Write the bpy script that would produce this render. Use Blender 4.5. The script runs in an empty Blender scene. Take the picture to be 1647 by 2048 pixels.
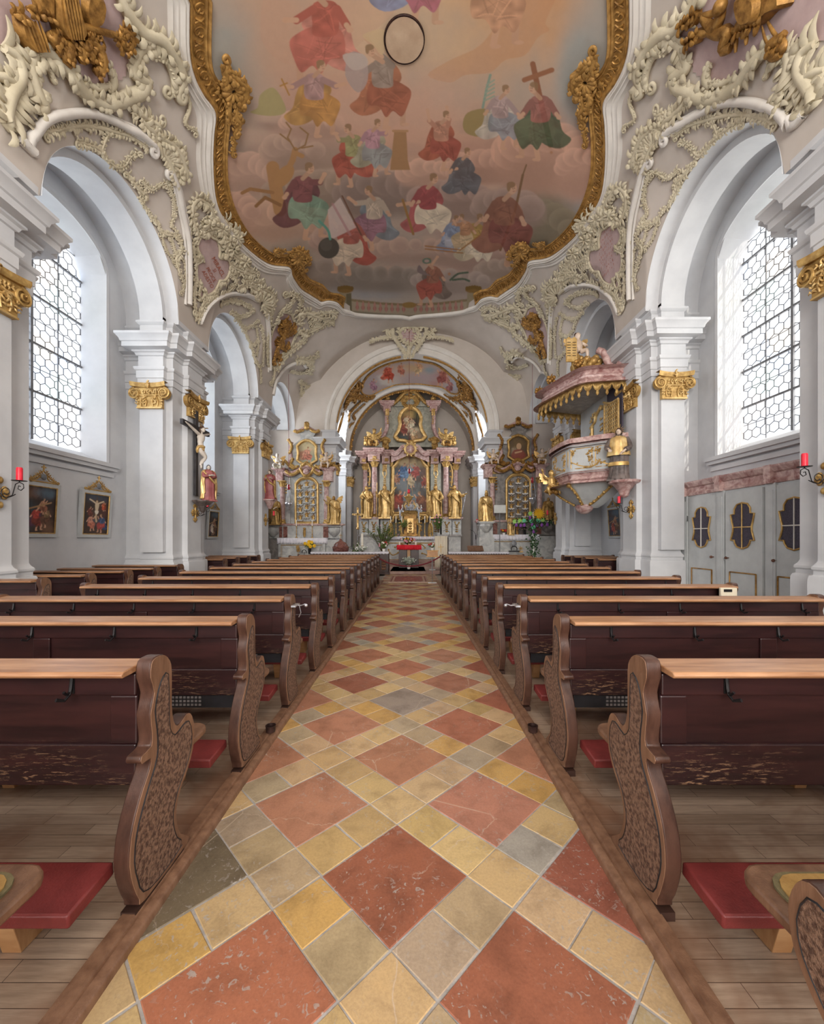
import bpy, math, random
import numpy as np
from mathutils import Vector, Matrix
from mathutils.noise import noise as mnoise
random.seed(7)
PI = math.pi
SC = bpy.context.scene
COL = SC.collection
# ---------------------------------------------------------------- camera
F, U0, V0, HC = 805.0, 823.5, 1078.0, 1.5
cam_d = bpy.data.cameras.new('camera'); cam = bpy.data.objects.new('camera', cam_d); COL.objects.link(cam)
cam.location = (0, 0, HC); cam.rotation_euler = (PI/2, 0, 0)
cam_d.sensor_fit = 'HORIZONTAL'; cam_d.sensor_width = 36.0; cam_d.lens = F/1647*36
cam_d.shift_y = (V0-1024)/1647; cam_d.clip_start = .05; cam_d.clip_end = 200
SC.camera = cam
# ---------------------------------------------------------------- world, window light and added rear fill
W = bpy.data.worlds.new('world'); SC.world = W; W.use_nodes = True
wb = W.node_tree.nodes['Background']; wb.inputs[0].default_value = (.93, .96, 1, 1); wb.inputs[1].default_value = 1.7
SC.view_settings.view_transform = 'Standard'; SC.view_settings.look = 'None'
SC.view_settings.exposure = 0.0; SC.view_settings.gamma = 1; SC.view_settings.use_curve_mapping = False
SC.cycles.max_bounces = 9; SC.cycles.diffuse_bounces = 7; SC.cycles.glossy_bounces = 3; SC.cycles.transparent_max_bounces = 6
SC.cycles.transmission_bounces = 3; SC.cycles.sample_clamp_indirect = 4.0; SC.cycles.caustics_reflective = False; SC.cycles.caustics_refractive = False
SC.cycles.use_denoising = True
BAYS = [-2.025, 2.725, 7.475, 12.225]
def area_light(name, loc, rot, sx, sy, power, color):
    l = bpy.data.lights.new(name, 'AREA'); l.shape = 'RECTANGLE'; l.size = sx; l.size_y = sy; l.energy = power; l.color = color
    o = bpy.data.objects.new(name, l); o.location = loc; o.rotation_euler = rot; COL.objects.link(o); return o
for _s in (-1, 1):
    for _c in BAYS:
        area_light('daylight_and_fill', (_s*7.6, _c, 5.5), (0, _s*PI/2, 0), 4.9, 2.6, 120 if _s < 0 else 135, (.86, .92, 1) if _s < 0 else (1, .95, .88))
    if _s < 0: area_light('daylight_and_fill', (-7.6, 16.79, 5.5), (0, -PI/2, 0), 4.9, 2.0, 160, (.9, .95, 1))
    area_light('daylight_and_fill', (_s*5.6, 20.5, 6.4), (0, _s*PI/2, 0), 3.6, 1.8, 330, (.95, .97, 1))
_sun = bpy.data.lights.new('sun', 'SUN'); _sun.energy = 2.4; _sun.angle = .012; _sun.color = (1, .9, .76)
_so = bpy.data.objects.new('sun', _sun); _so.rotation_euler = Vector((-.27, .88, -.42)).to_track_quat('-Z', 'Y').to_euler(); _so.location = (20, -10, 15); COL.objects.link(_so)
area_light('daylight_and_fill', (0, -9.7, 5.5), (PI/2, 0, 0), 9.0, 8.0, 2600, (1, .97, .93))  # added fill lamp inside the closed back wall, no window there

# ---------------------------------------------------------------- materials
def lin(h):
    h = h.lstrip('#'); o = []
    for i in (0, 2, 4):
        c = int(h[i:i+2], 16)/255; o.append(c/12.92 if c <= .04045 else ((c+.055)/1.055)**2.4)
    return tuple(o)+(1,)
def newmat(name):
    m = bpy.data.materials.new(name); m.use_nodes = True
    return m, m.node_tree.nodes, m.node_tree.links, m.node_tree.nodes['Principled BSDF']
def coords(N, L, scale, kind='Object'):
    tc = N.new('ShaderNodeTexCoord'); mp = N.new('ShaderNodeMapping'); mp.inputs['Scale'].default_value = scale if isinstance(scale, tuple) else (scale,)*3
    L.new(tc.outputs[kind], mp.inputs[0]); return mp.outputs[0]
def ramp(N, L, src, stops):
    r = N.new('ShaderNodeValToRGB'); L.new(src, r.inputs[0])
    while len(r.color_ramp.elements) < len(stops): r.color_ramp.elements.new(.5)
    for e, (p, c) in zip(r.color_ramp.elements, stops): e.position = p; e.color = c
    return r.outputs[0]
def noise(N, L, vec, scale, detail=4, rough=.55, dist=0):
    n = N.new('ShaderNodeTexNoise'); n.inputs['Scale'].default_value = scale; n.inputs['Detail'].default_value = detail
    n.inputs['Roughness'].default_value = rough; n.inputs['Distortion'].default_value = dist; L.new(vec, n.inputs['Vector']); return n.outputs[0]
def bump(N, L, B, h, strength=.2, dist=.01):
    b = N.new('ShaderNodeBump'); b.inputs['Strength'].default_value = strength; b.inputs['Distance'].default_value = dist
    L.new(h, b.inputs['Height']); L.new(b.outputs[0], B.inputs['Normal'])
def mixc(N, L, fac, a, b, mode='MIX'):
    m = N.new('ShaderNodeMix'); m.data_type = 'RGBA'; m.blend_type = mode
    for v, i in ((fac, 0), (a, 6), (b, 7)):
        if hasattr(v, 'is_output') or isinstance(v, bpy.types.NodeSocket): L.new(v, m.inputs[i])
        else: m.inputs[i].default_value = v
    return m.outputs[2]
def mat_noise(name, c1, c2, scale=4, rough=.7, metal=0, bs=.15, bscale=None, stretch=(1, 1, 1), lo=.35, hi=.65, spec=.4, dist=0, detail=4):
    m, N, L, B = newmat(name); v = coords(N, L, stretch)
    n = noise(N, L, v, scale, detail, .6, dist)
    L.new(ramp(N, L, n, [(lo, lin(c1)), (hi, lin(c2))]), B.inputs['Base Color'])
    B.inputs['Roughness'].default_value = rough; B.inputs['Metallic'].default_value = metal; B.inputs['Specular IOR Level'].default_value = spec
    if bs: bump(N, L, B, noise(N, L, v, bscale or scale*5, 3), bs, .01)
    return m
M = {}
M['plaster'] = mat_noise('white_plaster', '#c6c7ca', '#d3d4d6', 1.3, .85, bs=.05, bscale=30)
M['vault'] = mat_noise('vault_plaster', '#c3bab1', '#cfc6be', .9, .85, bs=.05, bscale=25)
M['stucco'] = mat_noise('cream_stucco', '#c0b69c', '#d3cab2', 3, .75, bs=.2, bscale=30)
M['stucco_white'] = mat_noise('white_stucco', '#d8d3cc', '#e2ded8', 3, .75, bs=.1, bscale=30)
M['pink'] = mat_noise('pink_plaster', '#b7a09f', '#c4adab', 5, .85, bs=.05)
M['gold'] = mat_noise('gilding', '#a17c46', '#d2ae6c', 9, .42, .45, .25, 40)
M['gold_dark'] = mat_noise('aged_gilding', '#775428', '#bd8f4c', 7, .45, .4, .3, 50)
M['gold_paint'] = mat_noise('ochre_gilded_frame', '#946e38', '#c89b58', 9, .5, .25, .4, 30)
M['gold_bright'] = mat_noise('polished_gilding', '#c29a58', '#e6c68a', 6, .38, .42, .1, 20)
M['silver'] = mat_noise('silver', '#a0a0a4', '#e8e8ee', 9, .3, .8, .1)
M['marble_red'] = mat_noise('red_scagliola_marble', '#986c68', '#d8beb8', 4.5, .3, bs=0, dist=1.6, detail=8)
M['marble_grey'] = mat_noise('grey_scagliola_marble', '#a2a3a3', '#cfcfca', 3, .35, bs=0, dist=1.4, detail=8)
M['marble_dark'] = mat_noise('dark_grey_marble', '#6f6b69', '#a09a94', 3.5, .35, bs=0, dist=1.4, detail=8)
M['marble_green'] = mat_noise('grey_green_marble', '#8e9083', '#b9b8a9', 3, .4, bs=0, dist=1.4, detail=8)
M['marble_brown'] = mat_noise('brown_red_marble', '#5a332c', '#99695e', 6, .25, bs=0, dist=1, detail=8)
M['grey_paint'] = mat_noise('grey_painted_wood', '#b7babb', '#c5c8c8', 3, .5, bs=.03)
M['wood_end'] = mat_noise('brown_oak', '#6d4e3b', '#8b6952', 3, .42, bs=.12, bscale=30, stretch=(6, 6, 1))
M['wood_edge'] = mat_noise('dark_oak', '#3b251d', '#54392e', 3, .38, bs=.08, bscale=30, stretch=(6, 6, 1))
M['wood_carve'] = mat_noise('worn_punched_oak', '#533a2f', '#8b6d5a', 60, .55, bs=.9, bscale=160, stretch=(1, 1, 1), lo=.4, hi=.58)
M['wood_back'] = mat_noise('dark_maroon_stained_wood', '#37201f', '#4c2c28', 2.5, .36, bs=.05, stretch=(1, 6, 8))
M['wood_rail'] = mat_noise('honey_brown_wood', '#8a5f40', '#b08460', 3, .36, bs=.08, stretch=(1, 10, 10))
M['wood_light'] = mat_noise('pale_pine', '#a8784c', '#c79b6e', 3, .5, bs=.05, stretch=(1, 8, 2))
M['wood_dark'] = mat_noise('dark_walnut', '#2e1c16', '#4a2d22', 4, .35, bs=.05)
M['wood_base'] = mat_noise('black_brown_sill', '#261814', '#3d2820', 4, .5, bs=.05)
M['leather_red'] = mat_noise('red_leatherette', '#6d2c2b', '#873a38', 6, .4, bs=.15, bscale=120)
M['pad_ochre'] = mat_noise('ochre_felt_pad', '#a98247', '#c09a5c', 20, .9, bs=.3, bscale=200)
M['pad_green'] = mat_noise('olive_felt_edge', '#6b6246', '#857a58', 20, .9, bs=.2, bscale=200)
M['iron'] = mat_noise('black_iron', '#1b1a1c', '#2d2a2b', 8, .45, .5, .1)
M['iron_grey'] = mat_noise('grey_iron_bar', '#74767a', '#8c8d90', 8, .5, .2, .05)
M['lead'] = mat_noise('window_lead', '#4b4d52', '#62646a', 8, .6, .2, .05)
M['cross_wood'] = mat_noise('near_black_wood', '#2a282b', '#3d3a3c', 6, .5, bs=.1)
M['skin'] = mat_noise('painted_flesh', '#c9b3a0', '#e0cdbb', 6, .45, bs=.05)
M['skin_pale'] = mat_noise('pale_painted_flesh', '#cfc4b8', '#e4dcd1', 6, .45, bs=.05)
M['hair'] = mat_noise('brown_painted_hair', '#3a2a22', '#5a4335', 20, .6, bs=.3)
M['robe_red'] = mat_noise('rose_red_paint', '#8e4a4c', '#b06a68', 5, .45, bs=.1)
M['robe_blue'] = mat_noise('blue_paint', '#2f4a78', '#55759f', 5, .45, bs=.1)
M['robe_dark'] = mat_noise('dark_grey_brown_robe', '#4b423f', '#7a6c66', 5, .5, bs=.1)
M['cloth'] = mat_noise('white_linen', '#dfdce6', '#f0eef4', 5, .85, bs=.1)
M['cloth_cream'] = mat_noise('cream_cloth', '#d9cdb6', '#e9dfca', 3, .85, bs=.1, stretch=(8, 8, 1))
M['cloth_red'] = mat_noise('bright_red_cloth', '#c5101f', '#e0283a', 5, .8, bs=.1)
M['rope'] = mat_noise('burgundy_cord', '#6a1d28', '#842c37', 20, .7, bs=.2)
M['wax_red'] = mat_noise('red_wax', '#d8182e', '#f03a4e', 4, .35, bs=0)
M['wax'] = mat_noise('cream_wax', '#e9e2cf', '#f6f0e2', 4, .4, bs=0)
M['leaf'] = mat_noise('green_leaves', '#4b6f33', '#86a75a', 12, .6, bs=0)
M['leaf_dark'] = mat_noise('dark_green_leaves', '#1f3d22', '#45683a', 12, .6, bs=0)
M['leaf_grey'] = mat_noise('silvery_leaves', '#a9b5a6', '#d5dacd', 12, .6, bs=0)
M['stem'] = mat_noise('brown_stem', '#4d3c26', '#6b5638', 12, .7, bs=0)
M['fl_white'] = mat_noise('white_petals', '#e9e4dc', '#fbf8f2', 12, .6, bs=0)
M['fl_yellow'] = mat_noise('yellow_petals', '#e8b018', '#fbd23c', 12, .6, bs=0)
M['fl_red'] = mat_noise('red_petals', '#a51f26', '#d54236', 12, .6, bs=0)
M['fl_pink'] = mat_noise('pink_petals', '#d98a9c', '#efb9c2', 12, .6, bs=0)
M['purple'] = mat_noise('purple_paper', '#7a3f96', '#9d5cb8', 12, .6, bs=0)
M['mint'] = mat_noise('mint_green_paper', '#55c792', '#8be0b4', 12, .6, bs=0)
M['lime'] = mat_noise('lime_green_paper', '#8fcf5a', '#b8e584', 12, .6, bs=0)
M['sunyellow'] = mat_noise('sun_yellow_paper', '#efae12', '#ffcd2e', 5, .6, bs=0)
M['black'] = mat_noise('black_plastic', '#141416', '#222226', 8, .4, bs=0)
M['white_board'] = mat_noise('off_white_board', '#d3d6d2', '#e0e2de', 5, .5, bs=0)
M['dark_void'] = mat_noise('dark_lattice_fabric', '#3c3742', '#534d59', 60, .8, bs=.2)
M['dark_brown'] = mat_noise('brown_metal_cup', '#2b1d1b', '#4b3530', 9, .45, .4, .1)
M['letters'] = mat_noise('terracotta_lettering', '#a0543a', '#b5654a', 9, .8, bs=0)
M['thermo'] = mat_noise('cream_plastic', '#c9bfa8', '#d6ccb6', 5, .5, bs=0)
M['grille'] = mat_noise('perforated_grey_metal', '#6e6a6a', '#8e8a88', 5, .5, .4, bs=0)
M['cover'] = mat_noise('peach_painted_disc', '#c4a68b', '#d6bb9f', 3, .85, bs=0)
M['knob'] = mat_noise('brown_turned_wood', '#4d2f24', '#6d4636', 5, .35, bs=0)
M['stone_aisle'] = mat_noise('grey_stone_paving', '#8b8378', '#a79c8d', 3, .5, bs=.1)
M['stone_step'] = mat_noise('pink_grey_stone_step', '#8a6a60', '#a98a7c', 3, .4, bs=.1)

def vc_mat(name, rough=.7, spec=.3, bs=.1, bscale=60, vary=.12, vscale=8):
    m, N, L, B = newmat(name); v = coords(N, L, 1.0)
    a = N.new('ShaderNodeAttribute'); a.attribute_name = 'Col'
    n = noise(N, L, v, vscale, 5, .6)
    g = ramp(N, L, n, [(.3, (1-vary,)*3+(1,)), (.7, (1, 1, 1, 1))])
    L.new(mixc(N, L, 1.0, a.outputs[0], g, 'MULTIPLY'), B.inputs['Base Color'])
    B.inputs['Roughness'].default_value = rough; B.inputs['Specular IOR Level'].default_value = spec
    if bs: bump(N, L, B, noise(N, L, v, bscale, 3), bs, .01)
    return m
M['fresco'] = vc_mat('fresco_painting', .85, .2, .04, 40, .05)
M['oil'] = vc_mat('oil_painting', .5, .4, .05, 60, .1)

def tile_mat():
    m, N, L, B = newmat('stone_tiles'); v = coords(N, L, 1.0)
    a = N.new('ShaderNodeAttribute'); a.attribute_name = 'Col'
    n1 = noise(N, L, v, 5, 6, .65, .4)
    g = ramp(N, L, n1, [(.28, (.66, .64, .62, 1)), (.52, (1, 1, 1, 1)), (.8, (1.12, 1.1, 1.04, 1))])
    c = mixc(N, L, 1.0, a.outputs[0], g, 'MULTIPLY')
    n2 = noise(N, L, v, 38, 4, .6, 1.2)
    pit = ramp(N, L, n2, [(.59, (0, 0, 0, 1)), (.64, (1, 1, 1, 1))])
    n3 = noise(N, L, v, 2.2, 3, .5); pm = ramp(N, L, n3, [(.42, (0, 0, 0, 1)), (.6, (.8, .8, .8, 1))])
    pitm = mixc(N, L, 1.0, pit, pm, 'MULTIPLY')
    c = mixc(N, L, pitm, c, lin('#a7a099'))
    vo = N.new('ShaderNodeTexVoronoi'); vo.feature = 'DISTANCE_TO_EDGE'; vo.inputs['Scale'].default_value = 1.9; L.new(mixc(N, L, .12, v, noise(N, L, v, 7, 4)), vo.inputs['Vector'])
    cm = mixc(N, L, 1.0, ramp(N, L, vo.outputs[0], [(.0, (1, 1, 1, 1)), (.0045, (0, 0, 0, 1))]), ramp(N, L, noise(N, L, v, 1.3, 2), [(.5, (0, 0, 0, 1)), (.56, (.8, .8, .8, 1))]), 'MULTIPLY')
    c = mixc(N, L, cm, c, lin('#c9b6a2'))
    n4 = noise(N, L, v, 90, 3, .7); c = mixc(N, L, 1.0, c, ramp(N, L, n4, [(.3, (.86, .85, .84, 1)), (.6, (1.03, 1.03, 1.02, 1))]), 'MULTIPLY')
    L.new(c, B.inputs['Base Color'])
    L.new(ramp(N, L, n1, [(.3, (.5,)*3+(1,)), (.7, (.3,)*3+(1,))]), B.inputs['Roughness'])
    bump(N, L, B, n2, .12, .006)
    return m
M['tiles'] = tile_mat()
M['grout'] = mat_noise('grey_mortar', '#98938e', '#b3aeaa', 14, .8, bs=.3, bscale=60)

def plank_mat():
    m, N, L, B = newmat('worn_plank_floor'); v = coords(N, L, 1.0)
    br = N.new('ShaderNodeTexBrick'); L.new(v, br.inputs['Vector'])
    br.inputs['Scale'].default_value = 1; br.inputs['Brick Width'].default_value = .55; br.inputs['Row Height'].default_value = .075
    br.inputs['Mortar Size'].default_value = .0012; br.inputs['Color1'].default_value = lin('#a8917c'); br.inputs['Color2'].default_value = lin('#bfa994')
    br.inputs['Mortar'].default_value = lin('#3a2a22')
    g = noise(N, L, coords(N, L, (1.2, 18, 1)), 3, 6, .7)
    c = mixc(N, L, 1.0, br.outputs[0], ramp(N, L, g, [(.25, (.62, .58, .55, 1)), (.7, (1.12, 1.1, 1.08, 1))]), 'MULTIPLY')
    w = noise(N, L, v, 1.5, 4, .6, .5)
    c = mixc(N, L, ramp(N, L, w, [(.46, (0, 0, 0, 1)), (.62, (.75,)*3+(1,))]), c, lin('#7a5138'))
    L.new(c, B.inputs['Base Color']); B.inputs['Roughness'].default_value = .42
    bump(N, L, B, g, .12, .004); return m
M['planks'] = plank_mat()

def worn_mat():          # dark panel with chipped varnish patches
    m, N, L, B = newmat('chipped_dark_panel'); v = coords(N, L, (1, 3, 7))
    n = noise(N, L, v, 14, 6, .75); big = noise(N, L, coords(N, L, 1.0), 2.2, 2)
    mp = N.new('ShaderNodeSeparateXYZ'); tc = N.new('ShaderNodeTexCoord'); L.new(tc.outputs['Object'], mp.inputs[0])
    zz = ramp(N, L, mp.outputs[2], [(.5, (1, 1, 1, 1)), (.68, (0, 0, 0, 1))])
    s = mixc(N, L, 1.0, ramp(N, L, big, [(.42, (0, 0, 0, 1)), (.6, (1, 1, 1, 1))]), zz, 'MULTIPLY')
    chip = mixc(N, L, 1.0, ramp(N, L, n, [(.55, (0, 0, 0, 1)), (.6, (1, 1, 1, 1))]), s, 'MULTIPLY')
    base = ramp(N, L, noise(N, L, coords(N, L, (1, 6, 8)), 2.5), [(.35, lin('#211012')), (.65, lin('#331a1a'))])
    L.new(mixc(N, L, chip, base, lin('#9b7a5e')), B.inputs['Base Color']); B.inputs['Roughness'].default_value = .34
    bump(N, L, B, n, .05, .003); return m
M['wood_back'] = worn_mat()

def glass_mat():
    m = bpy.data.materials.new('leaded_glass'); m.use_nodes = True; N = m.node_tree.nodes; L = m.node_tree.links; N.clear()
    out = N.new('ShaderNodeOutputMaterial'); mix = N.new('ShaderNodeMixShader'); tr = N.new('ShaderNodeBsdfTransparent'); gl = N.new('ShaderNodeBsdfGlossy')
    gl.inputs['Roughness'].default_value = .15; mix.inputs[0].default_value = .06
    v = coords(N, L, (1, 1, 1)); vo = N.new('ShaderNodeTexVoronoi'); vo.inputs['Scale'].default_value = 2.2; L.new(v, vo.inputs['Vector'])
    sep = N.new('ShaderNodeSeparateColor'); L.new(vo.outputs['Color'], sep.inputs[0])
    c = ramp(N, L, sep.outputs[0], [(.0, (.93, .96, 1, 1)), (.7, (1, 1, 1, 1)), (.8, (.80, .88, 1, 1)), (.9, (1, .9, .8, 1)), (.96, (.9, 1, .96, 1))])
    L.new(c, tr.inputs[0]); L.new(tr.outputs[0], mix.inputs[1]); L.new(gl.outputs[0], mix.inputs[2]); L.new(mix.outputs[0], out.inputs[0]); return m
M['glass'] = glass_mat()
def ruby_mat(name, col):
    m, N, L, B = newmat(name); v = coords(N, L, 5)
    L.new(ramp(N, L, noise(N, L, v, 3), [(.3, col), (.7, tuple(min(1, c*1.3) for c in col[:3])+(1,))]), B.inputs['Base Color'])
    B.inputs['Roughness'].default_value = .1; B.inputs['Transmission Weight'].default_value = .4; return m
M['ruby'] = ruby_mat('ruby_glass', lin('#a01826'))

# ---------------------------------------------------------------- mesh builder
class MB:
    def __init__(s): s.v = []; s.f = []; s.c = None
    def add(s, vs, fs):
        n = len(s.v); s.v.extend([tuple(map(float, p)) for p in vs]); s.f.extend([tuple(i+n for i in f) for f in fs]); return s
    def box(s, x0, x1, y0, y1, z0, z1):
        x0, x1 = sorted((x0, x1)); y0, y1 = sorted((y0, y1)); z0, z1 = sorted((z0, z1))
        return s.add([(x0, y0, z0), (x1, y0, z0), (x1, y1, z0), (x0, y1, z0), (x0, y0, z1), (x1, y0, z1), (x1, y1, z1), (x0, y1, z1)],
                     [(0, 3, 2, 1), (4, 5, 6, 7), (0, 1, 5, 4), (1, 2, 6, 5), (2, 3, 7, 6), (3, 0, 4, 7)])
    def obox(s, c, ax, ay, az):           # oriented box: centre and three half-axis vectors
        c, ax, ay, az = map(Vector, (c, ax, ay, az)); vs = []
        for k in (-1, 1):
            for a, b in ((-1, -1), (1, -1), (1, 1), (-1, 1)): vs.append(c+ax*a+ay*b+az*k)
        return s.add(vs, [(0, 3, 2, 1), (4, 5, 6, 7), (0, 1, 5, 4), (1, 2, 6, 5), (2, 3, 7, 6), (3, 0, 4, 7)])
    def grid(s, P, close_u=False, close_v=False):   # P[i][j] points
        nu, nv = len(P), len(P[0]); vs = [p for r in P for p in r]; fs = []
        for i in range(nu if close_u else nu-1):
            for j in range(nv if close_v else nv-1):
                a = i*nv+j; b = ((i+1) % nu)*nv+j; c = ((i+1) % nu)*nv+(j+1) % nv; d = i*nv+(j+1) % nv
                fs.append((a, b, c, d))
        return s.add(vs, fs)
    def lathe(s, prof, c=(0, 0, 0), seg=16, sx=1, sy=1, a0=0, a1=2*PI, wob=None):    # prof [(r,z)]
        full = abs(a1-a0-2*PI) < 1e-6; n = seg if full else seg+1; P = []
        for r, z in prof:
            row = []
            for i in range(n):
                a = a0+(a1-a0)*i/seg; rr = r*(wob(a, z) if wob else 1)
                row.append((c[0]+rr*sx*math.cos(a), c[1]+rr*sy*math.sin(a), c[2]+z))
            P.append(row)
        s.grid(P, close_v=full)
        b = len(s.v)
        if full:
            nb = b-len(P)*n
            s.f.append(tuple(nb+i for i in range(n))[::-1]); s.f.append(tuple(b-n+i for i in range(n)))
        return s
    def tube(s, pts, rad, seg=8, flat=1.0, up=None, cap=True):
        pts = [Vector(p) for p in pts]; n = len(pts)
        if not hasattr(rad, '__len__'): rad = [rad]*n
        T = [(pts[min(i+1, n-1)]-pts[max(i-1, 0)]).normalized() for i in range(n)]
        u = Vector(up) if up is not None else (Vector((0, 0, 1)) if abs(T[0].z) < .9 else Vector((1, 0, 0)))
        P = []
        for i in range(n):
            t = T[i]; uu = Vector(up) if up is not None else u
            b = t.cross(uu)
            if b.length < 1e-5: b = t.orthogonal()
            b.normalize(); nn = b.cross(t).normalized(); u = nn
            P.append([pts[i]+b*math.cos(2*PI*k/seg)*rad[i]+nn*math.sin(2*PI*k/seg)*rad[i]*flat for k in range(seg)])
        s.grid(P, close_v=True)
        if cap:
            e = len(s.v); st = e-n*seg
            s.f.append(tuple(st+k for k in range(seg))[::-1]); s.f.append(tuple(e-seg+k for k in range(seg)))
        return s
    def ball(s, c, rx, ry=None, rz=None, seg=10, rings=7, R=None):
        ry = rx if ry is None else ry; rz = rx if rz is None else rz; c = Vector(c); vs = []; fs = []
        vs.append((0, 0, -rz))
        for i in range(1, rings):
            a = -PI/2+PI*i/rings
            for k in range(seg): vs.append((rx*math.cos(a)*math.cos(2*PI*k/seg), ry*math.cos(a)*math.sin(2*PI*k/seg), rz*math.sin(a)))
        vs.append((0, 0, rz)); m = len(vs)-1
        for k in range(seg):
            fs.append((0, 1+(k+1) % seg, 1+k)); fs.append((m, m-seg+k, m-seg+(k+1) % seg))
        for i in range(rings-2):
            for k in range(seg): a = 1+i*seg; fs.append((a+k, a+(k+1) % seg, a+seg+(k+1) % seg, a+seg+k))
        vs = [Vector(v) for v in vs]
        if R is not None: vs = [R @ v for v in vs]
        return s.add([v+c for v in vs], fs)
    def prism(s, poly, fn, h0, h1):       # poly 2D outline, fn(u,v,h) -> 3D point; extruded h0..h1
        n = len(poly); vs = [fn(u, v, h0) for u, v in poly]+[fn(u, v, h1) for u, v in poly]
        fs = [tuple(range(n))[::-1], tuple(range(n, 2*n))]+[(i, (i+1) % n, n+(i+1) % n, n+i) for i in range(n)]
        return s.add(vs, fs)
    def mirror_x(s, x=0.0):
        s.v = [(2*x-a, b, c) for a, b, c in s.v]; s.f = [f[::-1] for f in s.f]; return s
    def xf(s, Mx):
        s.v = [tuple(Mx @ Vector(p)) for p in s.v]; return s
def mb(): return MB()
def _org(parent):
    o = Vector((0, 0, 0)); p = parent
    while p is not None: o += p.location; p = p.parent
    return o
def obj(name, b, mat, parent=None, loc=None, smooth=35, bevel=0, local=False, kind=None, sub=0):
    """link builder b as ONE mesh object; world-space verts are made relative to the parent's origin (local=True: already local)"""
    o0 = Vector((0, 0, 0))
    if parent is not None: o0 = _org(parent) if not local else o0
    elif loc is not None and not local: o0 = Vector(loc)
    me = bpy.data.meshes.new(name)
    vs = b.v if o0.length == 0 else [(p[0]-o0[0], p[1]-o0[1], p[2]-o0[2]) for p in b.v]
    me.from_pydata(vs, [], b.f); me.update()
    if b.c is not None:
        at = me.color_attributes.new('Col', 'FLOAT_COLOR', 'POINT'); at.data.foreach_set('color', np.asarray(b.c, dtype=np.float32).ravel())
    me.materials.append(M[mat] if isinstance(mat, str) else mat)
    if smooth:
        me.shade_smooth()
        if smooth < 180: me.set_sharp_from_angle(angle=math.radians(smooth))
    o = bpy.data.objects.new(name, me); COL.objects.link(o)
    if parent is not None: o.parent = parent
    elif loc is not None: o.location = loc
    if bevel:
        m = o.modifiers.new('bevel', 'BEVEL'); m.width = bevel; m.segments = 2; m.limit_method = 'ANGLE'; m.angle_limit = math.radians(40)
    if sub:
        m = o.modifiers.new('sub', 'SUBSURF'); m.levels = sub; m.render_levels = sub
    if kind: o['kind'] = kind
    return o
def tag(o, label=None, cat=None, group=None):
    if label: o['label'] = label
    if cat: o['category'] = cat
    if group: o['group'] = group
    return o
def thing(name, label, cat, loc=(0, 0, 0), group=None):
    o = bpy.data.objects.new(name, None); COL.objects.link(o); o.location = loc; o.empty_display_size = .1
    return tag(o, label, cat, group)
def dup(root, loc=None, rotz=None, label=None, group=None, scale=None, skip=()):
    r = root.copy(); COL.objects.link(r)
    if loc is not None: r.location = loc
    if rotz is not None: r.rotation_euler = (0, 0, rotz)
    if scale is not None: r.scale = scale
    if label: r['label'] = label
    if group: r['group'] = group
    def rec(a, b):
        for ch in list(a.children):
            if ch.name.split('.')[0] in skip: continue
            c = ch.copy(); COL.objects.link(c); c.parent = b; rec(ch, c)
    rec(root, r); return r
def struct(name, b, mat, **k): return obj(name, b, mat, kind='structure', **k)
def pt(x, y, d): return Vector(((x-U0)*d/F, d, HC-(y-V0)*d/F))
def smooth_poly(pts, n=4, closed=False):
    """Catmull-Rom resample of 2D/3D points"""
    P = [np.array(p, float) for p in pts]; N = len(P); out = []
    rng = range(N if closed else N-1)
    for i in rng:
        p1, p2 = P[i], P[(i+1) % N]
        p0 = P[(i-1) % N] if closed or i > 0 else 2*p1-p2
        p3 = P[(i+2) % N] if closed or i+2 < N else 2*p2-p1
        for k in range(n):
            t = k/n; out.append(.5*((2*p1)+(-p0+p2)*t+(2*p0-5*p1+4*p2-p3)*t*t+(-p0+3*p1-3*p2+p3)*t**3))
    if not closed: out.append(P[-1])
    return [tuple(p) for p in out]
# ================================================================ SETTING
NX, WX, AR, ZS = 5.32, 6.6, 1.695, 6.43          # nave face, outer wall, arch radius, springing height
PIERS = [-4.4, .35, 5.1, 9.85, 14.6]
CH = 18.3                                         # chancel arch wall
KR = 1.048                                        # the right flank stands a little taller
def sst(t): t = np.clip(t, 0, 1); return t*t*(3-2*t)
BAYR = [(-2.025, AR), (2.725, AR), (7.475, AR), (12.225, AR), (16.79, 1.51)]
def vault(X, Y):
    X = np.asarray(X, float); Y = np.asarray(Y, float)
    a = np.clip(np.abs(X)/NX, 0, 1); h = 4.6
    z = 6.40+h*np.power(np.clip(1-np.power(a, 2.4), 0, 1), 1/2.4)
    w = sst((Y-14.2)/4.1); z = (1-w)*z+w*np.maximum(6.4, 5.87+np.sqrt(np.clip(5.05**2-X*X, 0, None)))
    t = np.clip(NX-np.abs(X), 0, 2)
    for c, r in BAYR:
        Rw = r+1.0*t; p = np.clip(2+7*t, 2, 4); u = np.clip(np.abs(Y-c)/Rw, 0, 1)
        l = ZS+(r+.95*(1-np.exp(-t/.5)))*np.power(np.clip(1-np.power(u, p), 0, 1), 1/p)
        l = np.where(np.abs(Y-c) < Rw, l, 0); z = np.maximum(z, l)
    return z*(1+(KR-1)*sst(X/NX))
def vnorm(X, Y):
    e = .02; gx = (vault(X+e, Y)-vault(X-e, Y))/(2*e); gy = (vault(X, Y+e)-vault(X, Y-e))/(2*e)
    n = np.stack([gx, gy, -np.ones_like(gx)], -1); return n/np.linalg.norm(n, axis=-1, keepdims=True)   # points down, into the church
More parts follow.
